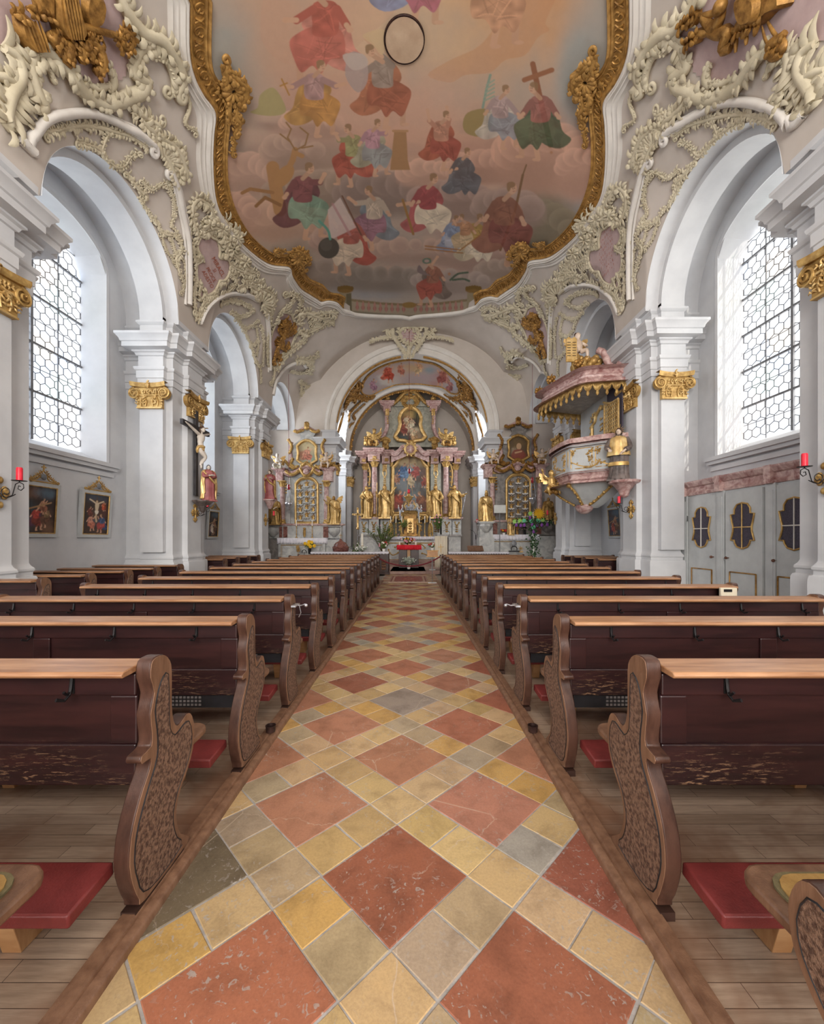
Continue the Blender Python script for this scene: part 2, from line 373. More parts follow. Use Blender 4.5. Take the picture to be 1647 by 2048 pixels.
def cast(pts, off=0.0, ymax=CH-.02):
    """where the sight lines through photo pixels meet the vault surface"""
    P = np.array(pts, float); dx = (P[:, 0]-U0)/F; dz = -(P[:, 1]-V0)/F
    Ys = np.linspace(1.5, 19.5, 721); X = dx[:, None]*Ys; Z = HC+dz[:, None]*Ys
    g = Z-np.where(np.abs(X) < NX, vault(np.clip(X, -NX+1e-3, NX-1e-3), Ys[None, :]+0*X), 6.4)
    hit = g > 0; i = np.argmax(hit, 1); i = np.where(hit.any(1), i, len(Ys)-1); i = np.maximum(i, 1)
    ar = np.arange(len(P)); g0, g1 = g[ar, i-1], g[ar, i]; f = np.clip(-g0/(g1-g0+1e-9), 0, 1); Yh = Ys[i-1]+(Ys[i]-Ys[i-1])*f
    Yh = np.minimum(Yh, ymax); Xh = np.clip(dx*Yh, -NX+.01, NX-.01); n = vnorm(Xh, Yh)
    return np.stack([Xh, Yh, vault(Xh, Yh)], -1)+n*off, n

def offset_path(path, o, side):
    P = [Vector(p) for p in path]; out = []
    def nrm(a, b): d = (b-a).normalized(); return Vector((-d.y, d.x))*side
    for i, p in enumerate(P):
        if i == 0: n = nrm(P[0], P[1])
        elif i == len(P)-1: n = nrm(P[-2], P[-1])
        else:
            a, b = nrm(P[i-1], p), nrm(p, P[i+1]); n = a+b if a.dot(b) < .9 else a
            if .1 < a.dot(b) < .9: n = (a+b)/(1+a.dot(b))
        out.append(p+n*o)
    return out
def sweep(b, path, prof, side, closed=False):
    """vertical profile [(offset, z)] carried along a plan path"""
    P = []
    for o, z in prof: P.append([(q.x, q.y, z) for q in offset_path(path, o, side)])
    b.grid(P); return b
def flank(s):                                     # s = -1 left, 1 right
    zf = 1.0 if s < 0 else KR
    def fin(b):
        b.v = [(p[0]*s, p[1], p[2]*zf) for p in b.v]
        if s < 0: b.f = [f[::-1] for f in b.f]
        return b
    side = 'left' if s < 0 else 'right'
    win = [0, 1, 2, 3, 4] if s < 0 else [0, 1, 2]
    # outer wall with its window openings
    b = mb(); ZT = 8.6
    Y0 = -10.0
    for k, (c, r) in enumerate(BAYR):
        y1 = PIERS[k+1] if k+1 < len(PIERS) else CH+.4
        if k in win:
            hw = 1.2 if k < 4 else .95; n = 14
            b.add([(WX, Y0, 0), (WX, c-hw, 0), (WX, c-hw, ZT), (WX, Y0, ZT)], [(0, 1, 2, 3)])
            b.add([(WX, c+hw, 0), (WX, y1, 0), (WX, y1, ZT), (WX, c+hw, ZT)], [(0, 1, 2, 3)])
            b.add([(WX, c-hw, 0), (WX, c+hw, 0), (WX, c+hw, 3.12), (WX, c-hw, 3.12)], [(0, 1, 2, 3)])
            top = lambda q, hw_, zs, rise: zs+rise*math.sqrt(max(0, 1-q*q))
            inner = [(-1+2*i/n) for i in range(n+1)]
            for i in range(n):
                q0, q1 = inner[i], inner[i+1]
                b.add([(WX, c+hw*q0, top(q0, 0, 7.2, .6)), (WX, c+hw*q1, top(q1, 0, 7.2, .6)), (WX, c+hw*q1, ZT), (WX, c+hw*q0, ZT)], [(0, 1, 2, 3)])
            hg = hw-.07; L0 = [(c-hw, 3.12), (c+hw, 3.12)]+[(c+hw*q, top(q, 0, 7.2, .6)) for q in inner[::-1]]
            L1 = [(c-hg, 3.36), (c+hg, 3.36)]+[(c+hg*q, top(q, 0, 7.15, .52)) for q in inner[::-1]]
            m = len(L0); b.add([(WX, y, z) for y, z in L0]+[(WX+.5, y, z) for y, z in L1], [(i, (i+1) % m, m+(i+1) % m, m+i) for i in range(m)])
        else:
            b.add([(WX, Y0, 0), (WX, y1, 0), (WX, y1, ZT), (WX, Y0, ZT)], [(0, 1, 2, 3)])
        Y0 = y1
    struct('wall_'+side, fin(b), 'plaster', smooth=20)
    # stepped barrel over each side chapel
    for k, (c, r) in enumerate(BAYR):
        b = mb(); n = 32; steps = [(NX-.01, r), (5.6, r), (5.6, r-.12), (6.12, r-.12), (6.12, r+.13), (WX, r+.13)]
        b.grid([[(x, c+rr*math.cos(PI*i/n), ZS+rr*math.sin(PI*i/n)) for i in range(n+1)] for x, rr in steps])
        struct('ceiling_side_arch', fin(b), 'plaster', smooth=30)
    # window mouldings, sills
    for k, (c, r) in enumerate(BAYR):
        if k not in win: continue
        hw = 1.2 if k < 4 else .95; b = mb(); w = .10
        prof = [(0, 0), (-.02, 0), (-.035, w*.5), (-.02, w), (0, w)]
        loop = [(c-hw, 3.12)]+[(c+hw*math.cos(PI-PI*i/16), 7.2+.6*math.sin(PI*i/16)) for i in range(17)]+[(c+hw, 3.12)]
        P = []
        for dx, o in prof: P.append([(WX+dx, c+(y-c)*(1+o/hw), z+(o*(z-7.0)/.6 if z > 7.2 else 0)) for y, z in loop])
        b.grid(P)
        b.box(WX-.16, WX, c-hw-.22, c+hw+.22, 3.04, 3.12); b.box(WX-.11, WX, c-hw-.2, c+hw+.2, 2.97, 3.04); b.box(WX-.05, WX, c-hw-.18, c+hw+.18, 2.84, 2.93)
        struct('trim_window_sill', fin(b), 'plaster', smooth=25)
    # pillars
    path = [(WX, -.55), (6.12, -.55), (6.12, -.80), (5.60, -.80), (5.60, -.68), (5.45, -.68), (5.45, -.30), (NX, -.30), (NX, .30), (5.45, .30), (5.45, .68), (5.6, .68), (5.6, .80), (6.12, .80), (6.12, .55), (WX, .55)]
    low = [(WX, -.55), (6.12, -.55), (6.12, -.68), (5.45, -.68), (5.45, -.30), (NX, -.30), (NX, .30), (5.45, .30), (5.45, .68), (6.12, .68), (6.12, .55), (WX, .55)]
    lowp = [(.07, 0), (.07, .93), (.055, .97), (.03, .98), (.03, 1.03), (.045, 1.05), (.045, 1.08), (.015, 1.12), (0, 1.16), (0, 1.22)]
    up = [(0, 1.22), (0, 4.96), (.03, 4.96), (.03, 5.10), (.05, 5.11), (.05, 5.27), (.075, 5.29), (.09, 5.33), (.09, 5.35), (.02, 5.37), (.02, 5.60), (.05, 5.61), (.07, 5.66), (.11, 5.68), (.11, 5.71), (.24, 5.73), (.24, 5.83), (.265, 5.845), (.28, 5.90), (.32, 5.95), (.34, 5.97), (.34, 6.02), (.0, 6.05),
          (0, 6.31), (.03, 6.33), (.055, 6.36), (.055, 6.40), (0, 6.43), (0, 6.5)]
    for i, yc in enumerate(PIERS):
        if i == 2: yc -= .05 if s < 0 else .12
        b = mb(); sweep(b, [(x, yc+y) for x, y in path], up, 1); sweep(b, [(x, yc+y) for x, y in low], lowp, 1)
        for sg in (-1, 1): b.box(5.6, 6.12, yc+sg*.60, yc+sg*.799, 1.2, 1.219)
        b.box(NX-.004, 5.6, yc-.68, yc+.68, 6.39, 6.5)
        struct('trim_pillar', fin(b), 'plaster', smooth=25)
for s in (-1, 1): flank(s)

# vault over the nave
def axis_s(n): q = np.linspace(0, 1, n); return NX*(1-(1-q)**1.9)
xs = axis_s(90); xs = np.concatenate([-xs[::-1], xs[1:]]); ys = np.arange(-10, CH+.031, .045)
ys[-1] = CH
XX, YY = np.meshgrid(xs, ys, indexing='ij'); ZZ = vault(XX, YY)
b = mb(); b.v = [tuple(p) for p in np.stack([XX, YY, ZZ], -1).reshape(-1, 3).tolist()]
ny = len(ys); b.f = [(i*ny+j, i*ny+j+1, (i+1)*ny+j+1, (i+1)*ny+j) for i in range(len(xs)-1) for j in range(ny-1)]
struct('ceiling', b, 'vault', smooth=50)

# chancel arch wall, chancel walls and barrel
AR2, SP2 = 3.47, 6.41
b = mb(); n = 40; Wd = 6.6
arc = [(AR2*math.cos(PI-PI*i/n), SP2+AR2*math.sin(PI*i/n)) for i in range(n+1)]
for i in range(n):
    (x0, z0), (x1, z1) = arc[i], arc[i+1]; b.add([(x0, CH, z0), (x1, CH, z1), (x1, CH, 11.6), (x0, CH, 11.6)], [(0, 1, 2, 3)])
for s in (-1, 1): b.add([(s*Wd, CH, 0), (s*AR2, CH, 0), (s*AR2, CH, 11.6), (s*Wd, CH, 11.6)], [(0, 1, 2, 3)])
struct('wall_chancel_arch', b, 'vault', smooth=20)
b = mb()          # archivolt rings
prof = [(AR2, 0), (AR2, -.10), (AR2+.06, -.13), (AR2+.14, -.13), (AR2+.15, -.09), (AR2+.26, -.09), (AR2+.28, -.15), (AR2+.36, -.20), (AR2+.46, -.20), (AR2+.49, -.14), (AR2+.49, 0)]
b.grid([[(r*math.cos(PI-PI*i/48), CH+dy, SP2+r*math.sin(PI*i/48)) for i in range(49)] for r, dy in prof])
b.grid([[(r*math.cos(PI-PI*i/48), y, SP2+r*math.sin(PI*i/48)) for i in range(49)] for r, y in ((AR2, CH), (AR2, CH+.35))])
struct('trim_chancel_arch', b, 'stucco_white', smooth=30)
jup = [(0, 0), (.07, 0), (.07, .95), (.03, 1.0), (0, 1.05), (0, 4.96), (.03, 4.96), (.03, 5.10), (.05, 5.11), (.05, 5.27), (.09, 5.33), (.02, 5.37), (.02, 5.60), (.07, 5.66), (.11, 5.71), (.24, 5.73), (.24, 5.83), (.28, 5.90), (.34, 5.97), (.34, 6.02), (0, 6.05), (0, 6.30), (.05, 6.36), (.05, 6.40), (0, 6.43)]
CHOIR = [(19.3, 22.6)]
for s in (-1, 1):
    b = mb(); pth = [(4.05, CH), (4.05, CH-.16), (3.45, CH-.16), (3.45, 18.9), (3.62, 18.9), (3.62, 19.4), (4.1, 19.4)]
    sweep(b, pth, jup, 1); b.v = [(p[0]*s, p[1], p[2]) for p in b.v]
    if s < 0: b.f = [f[::-1] for f in b.f]
    struct('trim_chancel_pier', b, 'plaster', smooth=25)
    b = mb(); pth = [(4.1, 21.92), (3.62, 21.92), (3.62, 22.4), (3.40, 22.4), (3.40, 22.95), (3.55, 22.95), (3.55, 24.4)]
    sweep(b, pth, jup, 1); b.v = [(p[0]*s, p[1], p[2]) for p in b.v]
    if s < 0: b.f = [f[::-1] for f in b.f]
    struct('trim_chancel_pier', b, 'plaster', smooth=25)
    # side recess of the chancel with a window
    b = mb(); c, r = 20.7, 1.25; nn = 20
    def hole(y): return 6.7+1.3*math.sqrt(max(0, 1-((y-c)/r)**2))
    loop = [(c-r, 0)]+[(c-r*math.cos(PI*i/nn), 6.7+1.3*math.sin(PI*i/nn)) for i in range(nn+1)]+[(c+r, 0)]
    xi = lambda z: 3.66 if z < SP2 else math.sqrt(max(0, 3.66**2-(z-SP2)**2))
    b.grid([[(s*(xi(z)-.02), y, z) for y, z in loop], [(s*4.7, y, z) for y, z in loop]])
    b.add([(s*4.7, c-r, 0), (s*4.7, c+r, 0), (s*4.7, c+r, 3.4), (s*4.7, c-r, 3.4)], [(0, 1, 2, 3)])
    for q in (-1, 1): b.add([(s*4.7, c+q*r, 3.4), (s*4.7, c+q*.85, 3.4), (s*4.7, c+q*.85, 8.1), (s*4.7, c+q*r, 8.1)], [(0, 1, 2, 3)])
    for (ya, yb) in ((18.9, c-r), (c+r, 22.9)): b.add([(s*3.66, ya, 0), (s*3.66, yb, 0), (s*3.66, yb, SP2), (s*3.66, ya, SP2)], [(0, 1, 2, 3)])
    struct('wall_chancel_'+('left' if s < 0 else 'right'), b, 'plaster', smooth=30)
b = mb(); n = 60; yy = list(np.arange(CH+.3, 24.41, .1)); P = []
rb = lambda y: 3.50+(0.16 if 18.9 < y < 22.4 else 0)
vs = []; fs = []
for y in yy:
    for i in range(n+1): a = PI*i/n; vs.append((rb(y)*math.cos(a), y, SP2+rb(y)*math.sin(a)))
for j in range(len(yy)-1):
    ym = (yy[j]+yy[j+1])/2
    for i in range(n):
        a = PI*(i+.5)/n; z = SP2+rb(ym)*math.sin(a)
        if abs(ym-20.7) < 1.25 and z < 6.7+1.3*math.sqrt(1-((ym-20.7)/1.25)**2): continue
        fs.append((j*(n+1)+i, j*(n+1)+i+1, (j+1)*(n+1)+i+1, (j+1)*(n+1)+i))
b.add(vs, fs); struct('ceiling_chancel', b, 'stucco_white', smooth=40)
b = mb(); b.box(-3.7, 3.7, 24.35, 24.5, 0, 10.2); struct('wall_apse', b, 'vault')
b = mb(); b.box(-7.2, 7.2, -10.3, -10.1, 0, 11.6); struct('wall_back', b, 'plaster')

# ---------------------------------------------------------------- floors
b = mb(); b.box(-6.6, 6.6, -10, CH+.05, -.3, -.045); b.box(-6.6, -3.95, -10, 17.2, -.05, 0); b.box(3.95, 6.6, -10, 17.2, -.05, 0)
struct('floor', b, 'stone_aisle', smooth=0)
CXA, PT = -.078, .9735; CELL = PT/math.sqrt(2)/3; Y0T = 1.793
def tcol(h, j=.05):
    c = lin(h); k = 1+random.uniform(-j, j); return (c[0]*k, c[1]*k*random.uniform(.97, 1.03), c[2]*k*random.uniform(.94, 1.06), 1)
REDS = ['#9a604a', '#a1684f', '#945b48', '#9f6a54', '#8f5745', '#a87660']
YELS = ['#b5996a', '#bca075', '#b89c6f', '#aa9676', '#c0a479', '#a6947e', '#bd985c', '#b19d7e', '#ba9e7a']
tv, tf, tc = [], [], []
def tile(u0, v0, u1, v1, col, zz):
    g = .0035; r2 = math.sqrt(.5); j = lambda: random.uniform(-.003, .003)
    q = []
    cu = [(u0+g, v0+g), (u1-g, v0+g), (u1-g, v1-g), (u0+g, v1-g)]
    cu = [(a+j(), c+j()) for a, c in cu]
    ins = .003; cx, cy = (u0+u1)/2, (v0+v1)/2
    top = [(a+(ins if a < cx else -ins), c+(ins if c < cy else -ins)) for a, c in cu]
    base = len(tv)
    for (a, c), z in [(p, zz-.003) for p in cu]+[(p, zz) for p in top]:
        tv.append((CXA+(a-c)*r2, Y0T+(a+c)*r2, z)); tc.append(col)
    tf.append((base+4, base+5, base+6, base+7))
    for k in range(4): tf.append((base+k, base+(k+1) % 4, base+4+(k+1) % 4, base+4+k))
n = 60
half = CELL
for i in range(-n//2, n):
    for j in range(-n//2, n):
        # red stones take a 2x2 block of the 3x3 lattice; block centred on the origin of the lattice
        u0, v0 = i*3*CELL-CELL, j*3*CELL-CELL
        xc = CXA+(u0+CELL-v0-CELL)*math.sqrt(.5); yc = Y0T+(u0+v0+2*CELL)*math.sqrt(.5)
        if abs(xc+.078) > 1.9 or yc < -1.5 or yc > 17.6: continue
        h = random.choice(REDS)
        if random.random() < .05 and yc > 3.4: h = random.choice(['#857d77', '#938578'])
        if (i, j) == (-1, 1): h = '#6f6252'
        tile(u0, v0, u0+2*CELL, v0+2*CELL, tcol(h, .08), random.uniform(-.001, .001))
        for (a, c2) in ((2, 0), (2, 1), (2, 2), (0, 2), (1, 2)):
            tile(u0+a*CELL, v0+c2*CELL, u0+(a+1)*CELL, v0+(c2+1)*CELL, tcol(random.choice(YELS) if random.random() > .035 else '#9c958a', .07), random.uniform(-.001, .001))
keep = [k for k in range(0, len(tv), 8) if -1.35 < sum(tv[k+q][0] for q in range(8))/8 < 1.2 and -1 < tv[k][1] < 17.25]
b = mb(); b.c = []
for k in keep:
    nb = len(b.v); b.v += [(min(max(p[0], -1.12), .97), min(p[1], 17.2), p[2]) for p in tv[k:k+8]]; b.c += tc[k:k+8]
    b.f += [(nb+4, nb+5, nb+6, nb+7)]+[(nb+q, nb+(q+1) % 4, nb+4+(q+1) % 4, nb+4+q) for q in range(4)]
struct('floor_aisle_tiles', b, 'tiles', smooth=0)
b = mb(); b.box(-1.13, .98, -1.5, 17.2, -.05, -.0035); struct('floor_mortar_bed', b, 'grout', smooth=0)
for s, x0, x1 in ((-1, -1.12, -3.95), (1, .965, 3.95)):
    b = mb(); b.box(x0-.0*s, x1, -3, 14.3, -.05, .012); struct('floor_pew_platform', b, 'planks', smooth=0)
    b = mb(); xi, xo = (-1.02, -1.125) if s < 0 else (.866, .97)
    prof = [(xi, -.01), (xi, .022), (xi-.008*(-s), .034), (xi+.35*(xo-xi), .038), (xi+.4*(xo-xi), .030), (xi+.5*(xo-xi), .030), (xi+.55*(xo-xi), .040), (xo, .042), (xo, .0)]
    b.grid([[(x, -3, z), (x, 14.3, z)] for x, z in prof])
    struct('trim_'+('1' if s < 0 else '2'), b, 'wood_end', smooth=50)
# sanctuary floor and steps
b = mb(); b.box(-6.6, 6.6, 17.3, 24.4, -.02, .12); b.box(-6.6, -.85, 17.2, 17.3, -.02, .1); b.box(.72, 6.6, 17.2, 17.3, -.02, .1)
b.box(-.95, .60, 17.15, 20.0, 0, .12); b.box(-2.9, 2.9, 20.2, 24.4, .12, .27); b.box(-2.6, 2.6, 20.6, 24.4, .27, .42)
struct('floor_sanctuary', b, 'stone_step', smooth=0, bevel=.01)
# windows: iron grid, lead lattice, glass
def window(x, s, c, hw, zs, spring, rise, idx, hood=True):
    top = lambda y: spring+rise*math.sqrt(max(0, 1-min(1, ((y-c)/hw)**2)))
    root = bpy.data.objects.new('window_%d' % idx, None); COL.objects.link(root); root.location = (x, c, zs); root['kind'] = 'structure'
    g = mb(); n = 12; g.add([(x, c-hw+2*hw*i/n, zs) for i in range(n+1)]+[(x, c-hw+2*hw*i/n, top(c-hw+2*hw*i/n)) for i in range(n+1)], [(i, i+1, n+2+i, n+1+i) for i in range(n)])
    obj('glass_pane', g, 'glass', root, smooth=0)
    f = mb(); xx = x-s*.03
    f.box(xx-.02, xx+.02, c-.025, c+.025, zs, top(c))
    nb = max(3, int((spring-zs)/.78))
    for k in range(1, nb+1):
        z = zs+(spring+.1-zs)*k/(nb+.3)
        f.box(xx-.018, xx+.018, c-hw, c+hw, z-.02, z+.02)
    for q in (-.5, .5): f.box(xx-.008, xx+.008, c+q*hw-.008, c+q*hw+.008, zs, top(c+q*hw))
    for k in range(1, 2*nb+1):
        z = zs+(spring+.1-zs)*(k-.5)/(nb+.3)
        if z < spring+rise*.6: f.box(xx-.005, xx+.005, c-hw*.98, c+hw*.98, z-.006, z+.006)
    obj('iron_bars', f, 'iron_grey', root, smooth=0)
    l = mb(); w = .205; hh = .118; xx = x-s*.012; k = 0; t = .0058
    z = zs-.1
    while z < spring+rise:
        off = (k % 2)*w/2; y = c-hw-w+off
        while y < c+hw+w:
            P = [(y, z), (y+w*.5, z+.052), (y+w*.5, z+.052+hh)]        # zigzag and riser of each elongated hexagon
            segs = [((y, z), (y+w*.5, z+.052)), ((y+w*.5, z+.052), (y+w, z)), ((y+w*.5, z+.052), (y+w*.5, z+.052+hh))]
            for (a, za), (d, zb) in segs:
                if max(abs(a-c), abs(d-c)) > hw or min(za, zb) < zs or max(za, zb) > min(top(a), top(d)): continue
                v = Vector((0, d-a, zb-za)); L_ = v.length/2; v.normalize(); m = Vector((0, -v.z, v.y))
                l.obox((xx, (a+d)/2, (za+zb)/2), Vector((.004, 0, 0)), v*L_, m*t)
            y += w
        z += .052+hh; k += 1
    obj('lead_lattice', l, 'lead', root, smooth=0)
idx = 1
for s in (-1, 1):
    zf = 1 if s < 0 else KR
    for k, (c, r) in enumerate(BAYR):
        if s > 0 and k > 2: continue
        hw = (1.2 if k < 4 else .95)-.07
        window(s*(WX+.5), s, c, hw, 3.36*zf, 7.15*zf, .52*zf, idx); idx += 1
    window(s*4.7, s, 20.7, .85, 3.4, 7.2, .8, idx); idx += 1
# ================================================================ PEWS
PROF = [(1.70, 1.005), (1.745, 1.0), (1.785, .965), (1.80, .91), (1.80, .76), (1.815, .68), (1.845, .645), (1.885, .65), (1.92, .665), (1.955, .655), (1.98, .61), (1.99, .55),
        (1.975, .47), (1.93, .40), (1.87, .34), (1.835, .27), (1.84, .20), (1.87, .13), (1.92, .085), (1.93, .045), (1.62, .045), (1.585, .075), (1.55, .16), (1.53, .25), (1.54, .35),
        (1.57, .43), (1.61, .50), (1.65, .555), (1.655, .60), (1.60, .605), (1.60, .635), (1.66, .645), (1.665, .70), (1.655, .78), (1.68, .86), (1.655, .93), (1.66, .985), (1.675, 1.0)]
PROF = [(y-1.70, z) for y, z in PROF]
def shrink(poly, d):
    n = len(poly); out = []
    for i in range(n):
        a, p, c = Vector(poly[i-1]), Vector(poly[i]), Vector(poly[(i+1) % n])
        e1, e2 = (p-a).normalized(), (c-p).normalized(); nn = Vector((-(e1+e2).y, (e1+e2).x))
        if nn.length < 1e-6: nn = Vector((-e1.y, e1.x))
        out.append(tuple(p-nn.normalized()*-d*-1))
    return out
FIELD = [(.035, .905), (.072, .905), (.078, .76), (.085, .66), (.125, .612), (.185, .628), (.235, .625), (.262, .55), (.247, .475), (.20, .41), (.14, .345), (.108, .27), (.113, .20), (.14, .135), (.175, .075), (.0, .062), (-.09, .09), (-.125, .17), (-.143, .25), (-.132, .345), (-.10, .42), (-.06, .49), (-.02, .55), (.0, .61), (-.005, .70), (-.018, .78), (.003, .86)]
def end_panel(root, x0, x1, face):             # face = x of the side that carries the carved field
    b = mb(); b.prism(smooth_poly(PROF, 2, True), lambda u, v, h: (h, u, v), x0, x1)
    o = obj('end_panel', b, 'wood_edge', root, local=True, smooth=40, bevel=.006)  # panel body in darker oak; the aisle face gets a thin paler board
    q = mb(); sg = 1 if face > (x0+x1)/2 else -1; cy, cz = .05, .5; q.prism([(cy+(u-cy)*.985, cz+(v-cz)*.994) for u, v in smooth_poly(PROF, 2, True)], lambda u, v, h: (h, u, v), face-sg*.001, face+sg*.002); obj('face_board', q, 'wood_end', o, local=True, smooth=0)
    f = mb(); sgn = 1 if face > (x0+x1)/2 else -1
    f.prism(smooth_poly(FIELD, 2, True), lambda u, v, h: (h, u, v), face+sgn*.0015, face+sgn*.0035)
    obj('carved_field', f, 'wood_carve', o, local=True, smooth=0)
    g = mb(); loop = smooth_poly(FIELD, 2, True); g.tube([(face+sgn*.002, u, v) for u, v in loop+loop[:1]], .0035, 4, cap=False)
    obj('field_groove', g, 'black', o, local=True)
def make_pew(name, L, side, hooks=5, kneel=True, seat_pad=True, far_panel=True):
    """origin: aisle-side outer face of the end panel, depth reference of the back, floor; side=-1 runs to -x"""
    root = thing(name, 'pew', 'pew')
    s = side; th = .062
    end_panel(root, 0, s*th, 0)
    end_panel(root, s*(L-th), s*L, s*L if False else s*(L-th)-s*.0)
    a, c = s*th, s*(L-th)
    b = mb(); yb = -.03
    b.box(a, c, yb, yb+.028, .485, .945)
    nP = max(1, round(L/1.15)); w = (L-2*th-.16*(1))/nP
    for k in range(nP):                        # raised frame around sunk panels
        pass
    o = obj('backrest', b, 'wood_back', root, local=True, smooth=0)
    f = mb(); y0 = yb-.014
    f.box(a, c, y0, yb, .855, .945); f.box(a, c, y0, yb, .485, .655)
    for k in range(nP+1):
        x = th+.0+(L-2*th)*k/nP; x = min(max(x, th+.05), L-th-.05)
        f.box(s*(x-.055), s*(x+.055), y0, yb, .655, .855)
    obj('panel_frame', f, 'wood_back', o, local=True, smooth=0, bevel=.006)
    b = mb(); b.prism([(-.115, .950), (-.125, .962), (-.115, .975), (.04, .985), (.045, .975), (.04, .955)], lambda u, v, h: (h, u, v), a+s*.0, c)
    obj('top_rail', b, 'wood_rail', root, local=True, smooth=40, bevel=.004)
    # seat with rounded front corner, wooden edge and felt pad
    def seat_poly(ins):
        x0, x1, y0_, y1_ = th*.35+ins, L-th*.35-ins, 0.0+ins*.3, .50-ins; r = .075
        P = ([(x0+.045, y0_), (x0+.045, .24), (x0, .30)] if not ins else [(x0+.02, y0_)])+[(x0+r-r*math.cos(t), y1_-r+r*math.sin(t)) for t in (0, PI/8, PI/4, 3*PI/8, PI/2)]
        P += [(x1-r+r*math.sin(t), y1_-r+r*math.cos(t)) for t in (0, PI/8, PI/4, 3*PI/8, PI/2)]+([(x1, .30), (x1-.045, .24), (x1-.045, y0_)] if not ins else [(x1-.02, y0_)])
        return P
    b = mb(); b.prism(seat_poly(0), lambda u, v, h: (s*u, v, h), .462, .500)
    so = obj('seat', b, 'wood_end', root, local=True, smooth=40, bevel=.01)
    if seat_pad:
        b = mb(); b.prism(seat_poly(.045), lambda u, v, h: (s*u, v, h), .500, .508); obj('pad_edge', b, 'pad_green', so, local=True, smooth=40)
        b = mb(); b.prism(seat_poly(.056), lambda u, v, h: (s*u, v, h), .502, .512); obj('seat_pad', b, 'pad_ochre', so, local=True, smooth=40)
    if kneel:
        b = mb(); b.obox((s*L/2, -.24, .215), (L/2-th-.02, 0, 0), (0, .105, .008), (0, -.002, .026))
        k = obj('kneeler', b, 'leather_red', root, local=True, smooth=40, bevel=.008)
        nS = 3 if L > 2 else 2
        for i in range(nS):
            x = th+.30+(L-2*th-.6)*i/(nS-1); b = mb()
            b.prism([(-.30, .19), (-.10, .19), (-.16, .013), (-.255, .013)], lambda u, v, h: (s*h, u, v), x-.035, x+.035)
            obj('kneeler_support', b, 'wood_light', k, local=True, smooth=0, bevel=.003)
    hk = None
    for i in range(hooks):
        x = L*(i+.6)/hooks if hooks > 1 else L*.5; b = mb()
        b.tube([(s*x, -.05, .93), (s*x, -.055, .89), (s*x, -.062, .865), (s*x, -.085, .85), (s*(x+.012), -.11, .862)], [.007, .007, .006, .006, .008], 5)
        b.tube([(s*x, -.058, .875), (s*x, -.075, .87), (s*x, -.088, .885)], [.006, .005, .006], 5)
        b.box(s*x-.008, s*x+.008, -.048, -.043, .865, .925)
        obj('coat_hook', b, 'iron', root, local=True)
    b = mb(); b.box(s*.005, s*(L-.005), -.12, .19, .012, .05); b.box(0, s*.055, -.135, .2, .012, .046)
    obj('sill', mb().box(0, s*.058, -.135, .2, .012, .047), 'wood_base', root, local=True, smooth=0)
    if kneel:
        g = mb(); g.box(s*.09, s*.95, -.028, -.005, .40, .488); h = obj('heater', g, 'black', root, local=True, smooth=0)
        g = mb()
        for q in range(24):
            for r in range(3): g.box(s*(.30+.025*q), s*(.316+.025*q), -.031, -.028, .412+.024*r, .426+.024*r)
        obj('heater_grille', g, 'grille', h, local=True, smooth=0)
    return root
ORD = ['', 'first', 'second', 'third', 'fourth', 'fifth', 'sixth', 'seventh', 'eighth', 'ninth', 'tenth', 'eleventh', 'twelfth', 'thirteenth']
SP, D1 = .955, 1.70
for s, xa, Lp, side in ((-1, -1.075, 2.66, 'left'), (1, .965, 2.70, 'right')):
    proto = make_pew('church_pew', Lp, s)
    for n in range(0, 14):
        if n == 0: lab = 'nearest pew %s of the aisle, only its seat pad, kneeler and armrest in the frame' % side
        elif n == 1: lab = 'foremost full pew %s of the aisle, dark panelled back with chipped varnish' % side
        elif n == 13: lab = 'last pew %s of the aisle, next to the altar area' % side
        else: lab = '%s full pew back from the viewer %s of the tiled aisle' % (ORD[n], side)
        loc = (xa, D1+(n-1)*SP, 0)
        if n == 0: r = proto; r.location = loc; r['label'] = lab; r['group'] = 'pews %s of the aisle' % side
        else: r = dup(proto, loc, label=lab, group='pews %s of the aisle' % side, skip=('heater',) if n == 1 else ())
# short pews in the side chapels
sh = {-1: make_pew('side_pew', 1.9, -1, hooks=2, kneel=False, seat_pad=False), 1: make_pew('side_pew', 1.7, 1, hooks=2, kneel=False, seat_pad=False)}
used = {-1: False, 1: False}
def side_pew(s, x, y, lab, sz=1.0, grp=None):
    if not used[s]: r = sh[s]; used[s] = True; r.location = (x, y, 0)
    else: r = dup(sh[s], (x, y, 0))
    r['label'] = lab; r['group'] = grp; r.scale = (1, 1, sz)
wds = ['nearest', 'second', 'third', 'fourth', 'farthest']
for i in range(5):
    y = [5.07+.0, 5.95, 6.78, 7.60, 8.42][i]; x = -[735, 641, 565, 507.5, 461][i]*y/F
    side_pew(-1, x, y, '%s short pew under the left window beside the hanging pictures' % wds[i], (1.5-[77, 68, 61, 55.5, 49.7][i]*y/F)/1.005, 'short pews by the left window')
for i, y in enumerate([10.78, 11.57, 12.35, 13.15]):
    side_pew(-1, -4.98, y, '%s short pew beyond the crucifix pillar on the left' % ['nearest', 'second', 'third', 'farthest'][i], .98, 'short pews beyond the crucifix pillar')
    side_pew(1, 4.90, y, '%s short pew under the pulpit on the right' % ['nearest', 'second', 'third', 'farthest'][i], .98, 'short pews under the pulpit')
